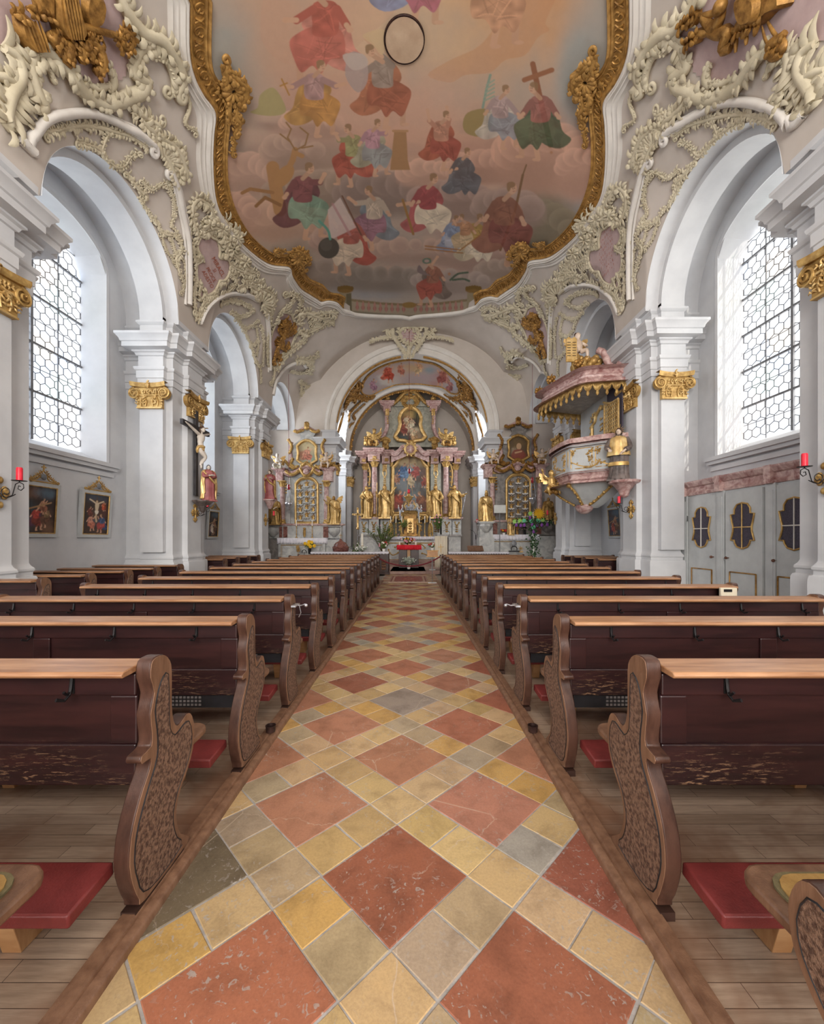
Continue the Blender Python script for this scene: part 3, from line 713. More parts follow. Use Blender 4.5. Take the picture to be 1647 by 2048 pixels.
# iron cups on the kerb, clips on pew ends, thermostat
for s, x, nm in ((-1, -1.07, 'left'), (1, .915, 'right')):
    b = mb(); b.lathe([(.026, 0), (.034, .002), (.036, .035), (.039, .05), (.033, .05), (.03, .012), (.0, .012)], (x, 3.05, .04), 14)
    o = obj('candle_cup', b, 'dark_brown', loc=(x, 3.05, .04)); tag(o, 'small brown metal cup on the %s kerb of the aisle' % nm, 'metal cup')
    b = mb(); xx = (-1.07 if s < 0 else .96); yy = D1+2*SP
    xo = xx+(.02 if s < 0 else -.02)
    b.tube([(xo, yy+.02, .905), (xo-s*.05, yy+.02, .90), (xo-s*.09, yy+.01, .915), (xo-s*.10, yy, .90)], .006, 6); b.ball((xo-s*.10, yy, .905), .016)
    b.box(xo-.02, xo+.02, yy-.05, yy+.09, .895, .91)
    if s < 0: b.tube([(xo-s*.04, yy, .90), (xo-s*.055, yy, .84), (xo-s*.035, yy, .80)], .004, 5)
    o = obj('wire_clip', b, 'silver', loc=(xo, yy, .9)); tag(o, 'clear clip on the end of the third full pew %s of the aisle' % nm, 'clip')
t = thing('thermostat', 'small cream control box on the outer end of the fourth full pew right', 'thermostat', (3.47, D1+3*SP-.16, .93))
b = mb(); b.box(3.38, 3.56, D1+3*SP-.16, D1+3*SP-.125, .86, .965); obj('housing', b, 'thermo', t, bevel=.008)
b = mb(); b.box(3.41, 3.50, D1+3*SP-.163, D1+3*SP-.158, .92, .95); obj('display', b, 'iron', t)
# ================================================================ PAINTING ON MESHES
class Canvas:
    def __init__(s, x0, y0, x1, y1, bg, k=1.0):
        s.x0, s.y0, s.k = x0, y0, k; s.W, s.H = int((x1-x0)*k), int((y1-y0)*k)
        s.a = np.zeros((s.H, s.W, 3), np.float32)+np.array(lin(bg)[:3], np.float32)
        s.yy, s.xx = np.mgrid[0:s.H, 0:s.W].astype(np.float32); s.xx = s.xx/k+x0; s.yy = s.yy/k+y0
        rs = np.random.RandomState(5); s.n = np.zeros((s.H, s.W), np.float32)
        for o, g in ((6, 1.0), (12, .6), (26, .35), (60, .2)):
            q = rs.rand(o+2, o+2).astype(np.float32); u = np.linspace(0, o, s.H); v = np.linspace(0, o, s.W); i = u.astype(int); j = v.astype(int); fu = (u-i)[:, None]; fv = (v-j)[None, :]
            fu = fu*fu*(3-2*fu); fv = fv*fv*(3-2*fv)
            s.n += g*((q[i][:, j]*(1-fu)+q[i+1][:, j]*fu)*(1-fv)+(q[i][:, j+1]*(1-fu)+q[i+1][:, j+1]*fu)*fv-.5)
        o = max(8, int(max(x1-x0, y1-y0)/(11 if x1-x0 > 300 else 5))); q = rs.rand(o+2, o+2).astype(np.float32); u = np.linspace(0, o, s.H); v = np.linspace(0, o*s.W/max(s.W, s.H), s.W); i = u.astype(int); j = v.astype(int); fu = (u-i)[:, None]; fv = (v-j)[None, :]
        s.n2 = ((q[i][:, j]*(1-fu)+q[i+1][:, j]*fu)*(1-fv)+(q[i][:, j+1]*(1-fu)+q[i+1][:, j+1]*fu)*fv-.5)*2
    def put(s, sl, m, col, tex=0):
        c = np.array(lin(col)[:3] if isinstance(col, str) else col[:3], np.float32)
        if tex: c = c*(1+tex*s.n2[sl])[..., None]
        s.a[sl] = s.a[sl]*(1-m[..., None])+c*m[..., None]
    def win(s, x0, y0, x1, y1):
        f = lambda v, o, M_: int(min(max((v-o)*s.k, 0), M_)); return (slice(f(y0, s.y0, s.H), f(y1, s.y0, s.H)+1), slice(f(x0, s.x0, s.W), f(x1, s.x0, s.W)+1))
    def blob(s, x, y, rx, ry, col, al=.8, warp=.5, p=2.0):
        sl = s.win(x-2.6*rx, y-2.6*ry, x+2.6*rx, y+2.6*ry); X, Y = s.xx[sl], s.yy[sl]
        d = ((X-x)/rx)**2+((Y-y)/ry)**2+s.n[sl]*warp*1.6; s.put(sl, al*np.exp(-np.clip(d, 0, None)**(p/2)*.9), col)
    def ell(s, x, y, rx, ry, col, ang=0, al=1, soft=.8):
        R = max(rx, ry)+2; sl = s.win(x-R, y-R, x+R, y+R); X, Y = s.xx[sl]-x, s.yy[sl]-y
        c, q = math.cos(ang), math.sin(ang); u = (X*c+Y*q)/rx; v = (-X*q+Y*c)/ry; d = np.sqrt(u*u+v*v); s.put(sl, al*np.clip((1-d)*min(rx, ry)/soft+.5, 0, 1), col)
    def line(s, pts, w, col, al=1):
        for (xa, ya), (xb, yb) in zip(pts[:-1], pts[1:]):
            sl = s.win(min(xa, xb)-w-1, min(ya, yb)-w-1, max(xa, xb)+w+1, max(ya, yb)+w+1); X, Y = s.xx[sl], s.yy[sl]
            dx, dy = xb-xa, yb-ya; t = np.clip(((X-xa)*dx+(Y-ya)*dy)/(dx*dx+dy*dy+1e-6), 0, 1); d = np.hypot(X-xa-t*dx, Y-ya-t*dy); s.put(sl, al*np.clip(w/2-d+.5, 0, 1), col)
    def poly(s, pts, col, al=1, smooth=True, tex=0):
        P = smooth_poly(pts, 4, True) if smooth else pts; xs_ = [p[0] for p in P]; ys_ = [p[1] for p in P]
        sl = s.win(min(xs_)-1, min(ys_)-1, max(xs_)+1, max(ys_)+1); X, Y = s.xx[sl], s.yy[sl]; ins = np.zeros(X.shape, bool); dm = np.full(X.shape, 9.0, np.float32)
        for (xa, ya), (xb, yb) in zip(P, P[1:]+P[:1]):
            cr = ((ya > Y) != (yb > Y)) & (X < (xb-xa)*(Y-ya)/((yb-ya) or 1e-9)+xa); ins ^= cr
            dx, dy = xb-xa, yb-ya; t = np.clip(((X-xa)*dx+(Y-ya)*dy)/(dx*dx+dy*dy+1e-6), 0, 1); dm = np.minimum(dm, np.hypot(X-xa-t*dx, Y-ya-t*dy))
        s.put(sl, al*np.clip(np.where(ins, dm, -dm)+.5, 0, 1), col, tex)
    def sample(s, x, y):
        u = np.clip((np.asarray(x)-s.x0)*s.k, 0, s.W-1.001); v = np.clip((np.asarray(y)-s.y0)*s.k, 0, s.H-1.001); i = v.astype(int); j = u.astype(int); fu = (v-i)[..., None]; fv = (u-j)[..., None]
        return (s.a[i, j]*(1-fv)+s.a[i, j+1]*fv)*(1-fu)+(s.a[i+1, j]*(1-fv)+s.a[i+1, j+1]*fv)*fu
def shade(h, k): c = lin(h); return tuple(min(1, q*k) for q in c[:3])
def drape(C, pts, col, rs, folds=6):
    C.poly(pts, col, tex=.3); folds = folds*2; cx = sum(p[0] for p in pts)/len(pts); cy = sum(p[1] for p in pts)/len(pts)
    for k in range(folds):
        p = pts[rs.randint(len(pts))]; q = pts[rs.randint(len(pts))]; a = (cx+(p[0]-cx)*.85, cy+(p[1]-cy)*.85); b_ = (cx+(q[0]-cx)*.4, cy+(q[1]-cy)*.4)
        m = ((a[0]+b_[0])/2+rs.uniform(-3, 3), (a[1]+b_[1])/2+rs.uniform(-3, 3))
        C.line(smooth_poly([a, m, b_], 4), rs.uniform(.8, 2.4), shade(col, .62 if k % 2 else 1.4), .55)
def figure(C, x, y, h, up, low, skin='#d9a98a', hair='#9c7a56', lean=.1, face=1, arm1=(.30, -.32), arm2=(-.25, .0), cloak=None, legs=True, seed=1, halo=False):
    rs = np.random.RandomState(seed); f = face; X = lambda u: x+u*h*f; Y = lambda v: y+v*h
    if cloak: drape(C, [(X(-.10), Y(-.28)), (X(.13), Y(-.25)), (X(.24), Y(-.06)), (X(.12), Y(.10)), (X(-.02), Y(.34)), (X(-.26), Y(.42)), (X(-.42), Y(.30)), (X(-.30), Y(.18)), (X(-.24), Y(-.04))], cloak, rs)
    if legs:
        C.line([(X(.26), Y(.3)), (X(.25), Y(.52))], .07*h, shade(skin, .9)); C.line([(X(.08), Y(.3)), (X(.03), Y(.56))], .07*h, skin); C.ell(X(.06), Y(.57), .05*h, .022*h, skin); C.ell(X(.29), Y(.53), .05*h, .022*h, skin)
    drape(C, [(X(-.13), Y(-.02)), (X(.10), Y(-.04)), (X(.27), Y(.03)), (X(.36), Y(.12)), (X(.32), Y(.28)), (X(.24), Y(.43)), (X(.13), Y(.36)), (X(.04), Y(.44)), (X(-.05), Y(.30)), (X(-.18), Y(.28)), (X(-.20), Y(.12))], low, rs, 8)
    drape(C, [(X(-.11), Y(-.27)), (X(.02), Y(-.30)), (X(.13), Y(-.25)), (X(.13), Y(-.06)), (X(.11), Y(.06)), (X(-.11), Y(.05)), (X(-.14), Y(-.12))], up, rs, 5)
    for ar, k in ((arm1, 1), (arm2, -1)):
        sx = .12*k; ex = (sx+ar[0])/2+.03*k; ey = (-.2+ar[1])/2+.05
        C.line([(X(sx), Y(-.21)), (X(ex), Y(ey))], .085*h, shade(up, .9)); C.line([(X(ex), Y(ey)), (X(ar[0]), Y(ar[1]))], .055*h, skin); C.ell(X(ar[0]), Y(ar[1]), .035*h, .03*h, skin)
    if halo: C.ell(X(lean), Y(-.39), .12*h, .12*h, '#ecd9a0', al=.6)
    C.line([(X(.0), Y(-.26)), (X(lean*.8), Y(-.34))], .06*h, shade(skin, .85)); C.ell(X(lean), Y(-.40), .058*h, .075*h, skin); C.ell(X(lean-.015), Y(-.445), .056*h, .040*h, hair); C.ell(X(lean-.045), Y(-.41), .024*h, .05*h, hair)
    C.ell(X(lean+.03), Y(-.40), .006*h, .006*h, '#7a5a48'); C.ell(X(lean+.01), Y(-.395), .006*h, .006*h, '#7a5a48'); C.line([(X(lean+.01), Y(-.36)), (X(lean+.035), Y(-.362))], .008*h, '#b06a5c')

# ---------------------------------------------------------------- ceiling painting
TRI = [((422, 0), (375, 0), (334, 0)), ((420, 97), (375, 97), (337, 85)), ((424, 136), (385, 148), (352, 145)), ((435, 159), (404, 187), (372, 185)), ((452, 180), (427, 221), (391, 226)), ((458, 233), (424, 264), (393, 270)),
       ((453, 291), (422, 311), (392, 320)), ((453, 350), (424, 369), (398, 365)), ((462, 396), (431, 408), (406, 400)), ((478, 435), (447, 439), (424, 450)), ((505, 474), (482, 486), (466, 500)), ((544, 505), (532, 525), (520, 545)),
       ((583, 509), (575, 532), (569, 552)), ((600, 521), (581, 545), (572, 562)), ((603, 535), (586, 556), (578, 575)), ((617, 555), (600, 576), (592, 594)), ((632, 563), (618, 588), (607, 606)), ((645, 569), (634, 598), (620, 613)),
       ((655, 580), (641, 602), (636, 620)), ((664, 585), (655, 599), (651, 614)), ((677, 587), (673, 603), (671, 620)), ((690, 594), (686, 616), (683, 630)), ((703, 606), (700, 621), (700, 633)), ((716, 612), (716, 626), (718, 636)),
       ((760, 616), (760, 629), (755, 638)), ((800, 620), (800, 630), (803, 639)), ((818, 623), (818, 633), (818, 643))]
def mir(p): return (1636-p[0], p[1]-20*max(0, (818-p[0]))/400)
def mirl(L): return [mir(p) for p in L]
def both(f):
    f(lambda L: L, 'left'); f(mirl, 'right')
def plan_line(px):                                # photo outline -> plan points (x, y) on the vault, extended towards the entrance
    w, n = cast(px); return w
def outline_world(k, sub=5):
    L = smooth_poly([t[k] for t in TRI], sub); R = [mir(p) for p in L][::-1]
    wl = cast(L)[0]; wr = cast(R[1:])[0]; w = np.concatenate([wl, wr])
    def ext(p, q): return [np.array([p[0]*(1-.0*i)+(q if i else 0)*0, p[1]-i*.5, 0]) for i in range(10, 0, -1)]
    a = np.array(ext(wl[0], 0)); c = np.array(ext(wr[-1], 0))[::-1]
    for e in (a, c): e[:, 2] = vault(e[:, 0], e[:, 1])
    return np.concatenate([a, w, c])
OI, OO, OW = outline_world(0), outline_world(1), outline_world(2)
def on_vault(P, off=0.0):
    P = np.asarray(P, float); X = np.clip(P[..., 0], -NX+.02, NX-.02); Y = np.minimum(P[..., 1], CH-.02); n = vnorm(X, Y); return np.stack([X, Y, vault(X, Y)], -1)+n*off
def band(A, B, sec):                              # cross-section between two outlines: (fraction, lift)
    b = mb(); G = [on_vault(A*(1-w)+B*w, h) for w, h in sec]; b.grid([[tuple(p) for p in g] for g in G]); return b
m0 = 10; m1 = len(OI)-10
fr = slice(0, m0+5*21+1); fr2 = slice(m1-5*21-1, len(OI))
root = thing('ceiling_painting', 'huge ceiling painting of saints on pink clouds in a curved gilded frame', 'ceiling painting', (0, 9, 10.5))
def pip(X, Y, poly):
    ins = np.zeros(X.shape, bool); n = len(poly)
    for i in range(n):
        xa, ya = poly[i][:2]; xb, yb = poly[(i+1) % n][:2]
        ins ^= ((ya > Y) != (yb > Y)) & (X < (xb-xa)*(Y-ya)/((yb-ya) or 1e-9)+xa)
    return ins
gx = np.linspace(-4.5, 4.5, 620); gy = [1.0]
while gy[-1] < 18.2: gy.append(gy[-1]+max(.0075, 1.35*gy[-1]**2/7650) if gy[-1] > 5.6 else gy[-1]+.06)
gy = np.array(gy); GX, GY = np.meshgrid(gx, gy, indexing='ij'); mid = OI*.5+OO*.5; mid[m0+5*22:m1-5*22] = OO[m0+5*22:m1-5*22]*.6+OW[m0+5*22:m1-5*22]*.4
ins = pip(GX, GY, mid); GP = on_vault(np.stack([GX, GY], -1), .012)
PXX = U0+F*GP[..., 0]/GP[..., 1]; PYY = V0-F*(GP[..., 2]-HC)/GP[..., 1]
C = Canvas(360, -420, 1285, 660, '#b7aaa0', 1.0)
for t in [(430, -100, 140, 260, '#aeaeaa', .9), (1230, 0, 110, 330, '#a7aaa8', .95), (800, -100, 300, 240, '#d9b79a', .9), (800, 170, 260, 200, '#dcb49a', .9), (560, 60, 110, 130, '#cda58c', .7), (960, 30, 130, 110, '#dba878', .9), (860, 60, 130, 90, '#e6c9a2', .8),
          (1020, -60, 120, 130, '#d9a271', .9), (740, 250, 160, 90, '#d7a48e', .85), (600, 250, 90, 70, '#c79b8a', .7), (450, 160, 50, 120, '#a9aba9', .9), (520, 300, 80, 50, '#bb9a8c', .8), (640, 300, 60, 40, '#c9a696', .8), (1180, 210, 50, 150, '#a5aaad', .9),
          (560, 400, 110, 60, '#c6a184', .85), (900, 300, 140, 70, '#d3a58f', .8), (730, 365, 130, 32, '#9a857a', .9), (650, 350, 60, 40, '#ad9485', .8), (830, 375, 90, 30, '#a48a82', .85), (640, 400, 60, 30, '#b79a8b', .8), (950, 330, 80, 40, '#c49786', .8),
          (1090, 290, 95, 62, '#c99a86', .95), (1150, 320, 50, 60, '#c89b88', .8), (1180, 400, 40, 60, '#9aa4ad', .9), (1090, 350, 70, 30, '#c0a08c', .6), (1080, 430, 62, 55, '#857a68', .95), (1110, 455, 40, 40, '#756d60', .8), (1000, 400, 60, 35, '#a98f88', .8),
          (540, 450, 80, 45, '#c09a86', .8), (650, 430, 60, 40, '#c7a592', .7), (720, 470, 110, 40, '#b29388', .8), (880, 470, 110, 40, '#b8958d', .8), (700, 540, 130, 32, '#8c8079', .9), (620, 500, 50, 30, '#b9a79c', .7), (900, 525, 130, 30, '#b89a95', .85), (1000, 530, 60, 30, '#a8938b', .7),
          (780, 500, 140, 22, '#b3978c', .7), (760, 575, 130, 22, '#9d9490', .9), (680, 572, 42, 16, '#7f93b0', .95), (740, 590, 60, 12, '#8496b0', .8), (900, 580, 90, 20, '#a99a95', .8), (850, 560, 60, 14, '#b09b95', .6)]:
    C.blob(*t[:4], t[4], t[5], 1.0, 2.4)
C.poly([(1010, -40), (1120, -40), (1105, 10), (1090, 45), (1098, 60), (1075, 75), (1050, 110), (1010, 120), (980, 145), (930, 150), (900, 165), (855, 150), (900, 120), (960, 90), (1000, 30)], '#d59a6c', .55)
C.poly([(560, -40), (780, -40), (790, 20), (750, 60), (690, 110), (620, 130), (555, 120), (520, 60)], '#d3a38a', .35)
rs = np.random.RandomState(3)
for k in range(90):                               # lobed cloud edges
    x, y = rs.uniform(440, 1200), rs.uniform(180, 600); r = rs.uniform(10, 34)
    C.blob(x, y, r*1.5, r*.6, ['#d9b8a6', '#b09488', '#c9a08e', '#9c8a82', '#cdb0a0'][rs.randint(5)], rs.uniform(.25, .6), .9, 5)
for x, y, rx, ry in ((480, 350, 60, 26), (600, 380, 60, 22), (690, 352, 70, 20), (760, 344, 60, 16), (900, 370, 60, 18), (1060, 268, 70, 22), (1130, 280, 50, 22), (540, 440, 60, 20), (640, 455, 60, 18), (1000, 440, 50, 14), (720, 500, 70, 14), (860, 505, 60, 12), (560, 235, 50, 18)):
    C.blob(x, y+ry*.8, rx, ry*.8, '#8e7a72', .45, .6, 4); C.blob(x, y, rx, ry*.7, '#dcbcaa', .5, .6, 5)
def cloud(x, y, rx, ry, col, n=7, seed=1):
    r_ = np.random.RandomState(seed); C.blob(x, y+ry*.5, rx*1.05, ry*.9, col, .85, .5, 4)
    for k in range(n):
        a = PI*(1.03+.94*(k+.5)/n); q = r_.uniform(.30, .48)*min(rx, ry*1.6); u, v = x+rx*.86*math.cos(a), y+ry*.8*math.sin(a)*.9+ry*.25; C.ell(u, v, q*1.15, q, shade(col, 1.38), al=.8, soft=2.5); C.ell(u+q*.16, v+q*.30, q*1.04, q*.9, shade(col, .95), al=.85, soft=q*.8)
    C.blob(x+rx*.1, y+ry*.75, rx*.9, ry*.55, shade(col, .80), .75, .5, 4)
for k, t in enumerate([(500, 345, 60, 40, '#c3a091'), (585, 300, 55, 38, '#b79a8c'), (640, 385, 110, 44, '#a38d7f'), (770, 385, 95, 40, '#958079'), (560, 440, 90, 34, '#c6a08c'), (700, 480, 80, 30, '#b3958a'), (860, 345, 60, 26, '#cfa592'), (960, 330, 60, 28, '#c59a88'), (1095, 300, 85, 62, '#c99c88'), (1165, 335, 50, 50, '#cb9f8c'), (905, 395, 80, 34, '#a88e86'),
                      (1085, 455, 62, 66, '#877c69'), (1010, 415, 60, 36, '#a48c84'), (960, 505, 90, 28, '#b8998f'), (830, 500, 90, 24, '#b89b8f'), (650, 545, 90, 28, '#9a8b83'), (760, 555, 90, 24, '#8f847d'), (1010, 540, 60, 24, '#a8958b'), (470, 420, 40, 50, '#c09a8a'), (620, 245, 60, 26, '#c9a392'), (900, 560, 80, 20, '#a89893')]): cloud(*t, seed=k)
for t in ((835, 205, 110, 70, '#dcae98'), (720, 215, 60, 36, '#dcb09a'), (1165, 175, 45, 90, '#a9adac')): C.blob(*t, .7, .6, 4)
# balustrade at the foot of the painting
C.poly([(700, 598), (760, 606), (818, 609), (880, 606), (938, 598), (940, 650), (818, 660), (698, 650)], '#a79b86', smooth=False)
C.line([(702, 600), (760, 607), (818, 610), (880, 607), (936, 600)], 5, '#8d7c5c'); C.line([(700, 624), (760, 629), (818, 633), (880, 629), (938, 624)], 6, '#8a8270')
for k in range(19):
    x = 714+11.6*k
    if abs(x-818) < 9: continue
    y = 616-(abs(x-818)/120)**2*6; C.ell(x, y-4, 2.6, 3.6, '#b9837a'); C.ell(x, y+3, 3.6, 4.6, '#a9716a'); C.line([(x, y-9), (x, y+9)], 2, '#b9837a')
for q in (690, 946):
    C.poly([(q-12, 585), (q+12, 585), (q+14, 640), (q-14, 640)], '#9c8f74', smooth=False); C.poly([(q+2, 588), (q+12, 586), (q+14, 640), (q+2, 640)], '#6f674f', smooth=False); C.ell(q, 580, 16, 6, '#8a6a30')
    for k in range(6): C.ell(q-12+5*k, 574+abs(k-2.5), 4, 4, '#7d6128')
C.ell(818, 610, 14, 6, '#9a7a3c')
# round holy-ghost opening edge, its shadow painted into the fresco
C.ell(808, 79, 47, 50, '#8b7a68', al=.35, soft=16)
FG = [(650, 60, 150, '#c2574a', '#c9665a', dict(face=-1, cloak='#d8877a', arm1=(.4, -.1), seed=2)), (765, 165, 120, '#9a8c84', '#a8583c', dict(arm1=(-.2, -.55), arm2=(-.35, -.1), cloak='#b96f4a', seed=3, lean=-.15)), (628, 190, 110, '#b58f92', '#c98f34', dict(arm1=(.42, -.15), arm2=(-.42, -.12), cloak='#c6953f', seed=4)),
      (706, 305, 90, '#9ea06a', '#b04a38', dict(face=-1, cloak='#b8503c', seed=5)), (745, 290, 82, '#b98aa0', '#8f9aa0', dict(cloak='#a8a890', seed=6)), (882, 275, 84, '#c98c74', '#a8483c', dict(arm1=(.1, -.55), arm2=(-.25, -.5), cloak='#b0563c', seed=7)), (1000, 228, 92, '#b9a0a4', '#8f99a8', dict(arm1=(.4, .1), cloak='#c9c0b8', seed=8)),
      (1080, 235, 112, '#a2625c', '#4c6a50', dict(face=-1, cloak='#41604a', arm1=(.28, .0), seed=9)), (925, 345, 78, '#59626c', '#5d6672', dict(face=1, cloak='#6a7480', arm1=(-.4, -.05), seed=10, legs=False)), (605, 395, 110, '#8a4a54', '#7fa894', dict(face=1, cloak='#6f3f4c', seed=11)), (748, 430, 92, '#cbb9a8', '#9b6a84', dict(face=-1, cloak='#7a8a9a', arm1=(.42, -.28), seed=12)),
      (855, 410, 100, '#a8404a', '#e0d2bc', dict(face=1, cloak='#b24e54', arm1=(-.45, .0), seed=13, legs=False)), (702, 480, 92, '#b3564c', '#d9c6b0', dict(face=-1, cloak='#b8493a', seed=14)), (905, 470, 62, '#7f98c0', '#a9b4cc', dict(cloak='#8aa0c4', seed=15, legs=False)), (950, 478, 80, '#b59440', '#e2d8c4', dict(cloak='#cfc4a8', seed=16, legs=False)), (930, 466, 60, '#c08a60', '#ccb48c', dict(face=-1, seed=17, legs=False)),
      (1008, 440, 120, '#96604c', '#8a4a44', dict(face=1, cloak='#9c6450', arm1=(.25, .05), seed=18)), (865, 560, 70, '#a4644c', '#b04a38', dict(face=-1, arm1=(-.1, -.5), cloak='#7a6a64', seed=19)), (980, -20, 150, '#d8a88c', '#cf9a78', dict(seed=21)), (820, -60, 150, '#8f9cc4', '#b05a78', dict(cloak='#7f90bc', seed=22)), (700, -160, 140, '#a8b08a', '#b8503c', dict(seed=23)), (900, -220, 140, '#c08a60', '#8f9aa0', dict(seed=24, cloak='#b0563c'))]
# attributes behind the figures
C.poly([(788, 262), (812, 262), (815, 320), (820, 340), (780, 340), (784, 300)], '#b3875c', smooth=False); C.line([(786, 262), (814, 262)], 5, '#c29468')
C.line([(545, 335), (552, 380), (560, 420)], 26, '#b98a58'); C.line([(560, 370), (585, 320), (590, 300)], 12, '#b98a58'); C.line([(545, 385), (500, 378), (484, 386)], 7, '#a87a4c'); C.line([(560, 410), (530, 395), (512, 412)], 7, '#9a6f44'); C.ell(568, 352, 26, 15, '#bb8c58', -.9); C.line([(588, 305), (604, 312)], 9, '#bb8c58')
for q in ([(590, 300), (575, 275), (582, 258), (572, 245)], [(578, 282), (560, 268)], [(592, 300), (610, 290), (616, 268), (600, 255)], [(603, 296), (625, 292)]): C.line(q, 3, '#a07a4c')
C.poly([(925, 250), (935, 225), (975, 218), (985, 245), (965, 272), (935, 268)], '#a8925e'); C.line([(965, 215), (972, 180), (980, 150)], 5, '#8fa89a')
for k in range(5): C.line([(972-k*1.2, 170+8*k), (988, 160+8*k)], 3, '#9cb09f')
C.poly([(520, 190), (545, 175), (565, 200), (570, 225), (540, 232), (500, 225), (515, 215)], '#b3a870', .9); C.line([(1065, 128), (1100, 290)], 11, '#a06a4c'); C.line([(1048, 160), (1103, 140)], 10, '#a8704f')
C.line([(1045, 350), (1030, 420), (1000, 500)], 5, '#8a6a4c'); C.line([(1045, 350), (1052, 330)], 3, '#8a6a4c')
_bg = C.a.copy()
for g in FG: figure(C, g[0], g[1], g[2]*1.32, g[3], g[4], **g[5])
_l = C.a.mean(-1, keepdims=True); C.a = ((C.a*.8+_l*.2)*.86+_bg*.14)*np.array([1.04, 1.0, .93], np.float32)
C.poly([(680, 395), (712, 455), (660, 480), (655, 420)], '#d8c4bc', .85, False); C.line([(684, 392), (722, 470)], 3, '#7a5a4a'); C.line([(665, 408), (700, 470)], 5, '#b98a8a', .7)
C.ell(657, 496, 21, 21, '#5d564e'); C.ell(652, 490, 12, 12, '#6d655c', al=.7); C.line(smooth_poly([(660, 478), (655, 460), (638, 442)], 5), 5, '#6fa392')
C.line([(563, 158), (578, 190)], 3, '#b98a4c'); C.line([(560, 172), (574, 166)], 3, '#b98a4c'); C.line([(960, 470), (920, 500), (850, 492)], 2.5, '#a8784c'); C.line([(850, 498), (925, 506)], 2.5, '#a8784c'); C.line([(805, 400), (826, 468)], 5, '#a07a4c')
C.poly([(700, 105), (730, 115), (735, 160), (715, 185), (690, 150)], '#b9a49c', .9); C.poly([(685, 110), (725, 108), (735, 130), (705, 140)], '#cdbbb0', .9); C.poly([(725, 70), (770, 60), (765, 110), (745, 90)], '#dcc096', .7)
for q in ((1102, 305), (898, 548)): C.ell(q[0], q[1], 3, 3, '#b98a6c')
C.line(smooth_poly([(900, 560), (915, 548), (935, 545)], 4), 4, '#5d6a5a'); C.line(smooth_poly([(905, 560), (925, 558), (938, 562)], 4), 4, '#5d6a5a'); C.ell(853, 522, 9, 6, '#6f8070'); C.ell(853, 522, 5, 3, '#b59a92'); C.poly([(838, 530), (850, 545), (862, 552), (835, 545)], '#8a7a78')
b = mb(); idm = -np.ones(GX.shape, int); idm[ins] = np.arange(ins.sum()); b.v = [tuple(p) for p in GP[ins].tolist()]
q = ins[:-1, :-1] & ins[1:, :-1] & ins[:-1, 1:] & ins[1:, 1:]; I, J = np.nonzero(q)
hx, hy = cast([(808, 79)])[0][0][:2]; hr = .37
ctr = np.hypot(GX-hx, (GY-hy)); q2 = (ctr[I, J] > hr*.97); I, J = I[q2], J[q2]
b.f = [tuple(r) for r in np.stack([idm[I, J], idm[I, J+1], idm[I+1, J+1], idm[I+1, J]], -1).tolist()]
colr = C.sample(PXX[ins], PYY[ins]); b.c = np.concatenate([colr, np.ones((len(colr), 1), np.float32)], 1)
obj('painted_scene', b, 'fresco', root, smooth=0)
b = mb(); hz = float(vault(hx, hy))-.02; b.tube([(hx+hr*math.cos(2*PI*k/40), hy+hr*math.sin(2*PI*k/40), float(vault(hx+hr*math.cos(2*PI*k/40), hy))-.015) for k in range(41)], .022, 6, cap=False); obj('round_opening_rim', b, 'dark_brown', root, smooth=60)  # dark rim colour also takes in the shadow around the opening
b = mb(); b.lathe([(hr, .0), (hr*.5, -.01), (.02, -.015)], (hx, hy, hz-.012), 40); obj('round_cover', b, 'cover', root, smooth=60)
# gilded frame: two mirrored runs that stop at the painted balustrade
SEC = [(-.02, .01), (0, .05), (.05, .075), (.10, .06), (.14, .035), (.2, .05), (.24, .03), (.3, .022), (.8, .022), (.85, .045), (.9, .07), (.97, .05), (1, .01)]
gf = obj('gilded_frame', band(OI[fr], OO[fr], SEC), 'gold_paint', root, smooth=50)
gf2 = obj('gilded_frame', band(OI[fr2], OO[fr2], SEC), 'gold_paint', root, smooth=50)
def frame_orn(sl, par):
    A, B = OI[sl], OO[sl]; d = np.r_[0, np.cumsum(np.linalg.norm(np.diff((A+B)/2, axis=0), axis=1))]; b = mb(); s_ = .1; k = 0
    while s_ < d[-1]-.05:
        a = np.array([np.interp(s_, d, A[:, i]) for i in range(3)]); c = np.array([np.interp(s_, d, B[:, i]) for i in range(3)]); a2 = np.array([np.interp(s_+.09, d, A[:, i]) for i in range(3)]); c2 = np.array([np.interp(s_+.09, d, B[:, i]) for i in range(3)])
        f = lambda u, v: (a*(1-v)+a2*v)*(1-u)+(c*(1-v)+c2*v)*u
        if k % 2 == 0: pts = [f(.36, .1), f(.5, -.1), f(.66, .1), f(.72, .6), f(.6, 1.0), f(.5, .6)]; pts2 = [f(.36, .9), f(.42, 1.2), f(.55, 1.1)]
        else: pts = [f(.34, .2), f(.5, .6), f(.72, .2)]; pts2 = [f(.34, 1.0), f(.5, .6), f(.72, 1.0)]
        for P_ in (pts, pts2):
            W_ = on_vault(np.array(smooth_poly(P_, 3)), .035); b.tube([tuple(p) for p in W_], .016, 5)
        s_ += .145; k += 1
    obj('frame_ornament', b, 'gold_dark', par, smooth=60)
frame_orn(fr, gf); frame_orn(fr2, gf2)
# white outer moulding
SECW = [(-.03, .01), (.0, .07), (.10, .10), (.2, .085), (.27, .10), (.36, .08), (.45, .05), (.55, .055), (.6, .035), (.72, .03), (.8, .04), (.86, .02), (1, .0)]
lo = obj('white_moulding', band(OO, OW, SECW), 'stucco_white', root, smooth=50)

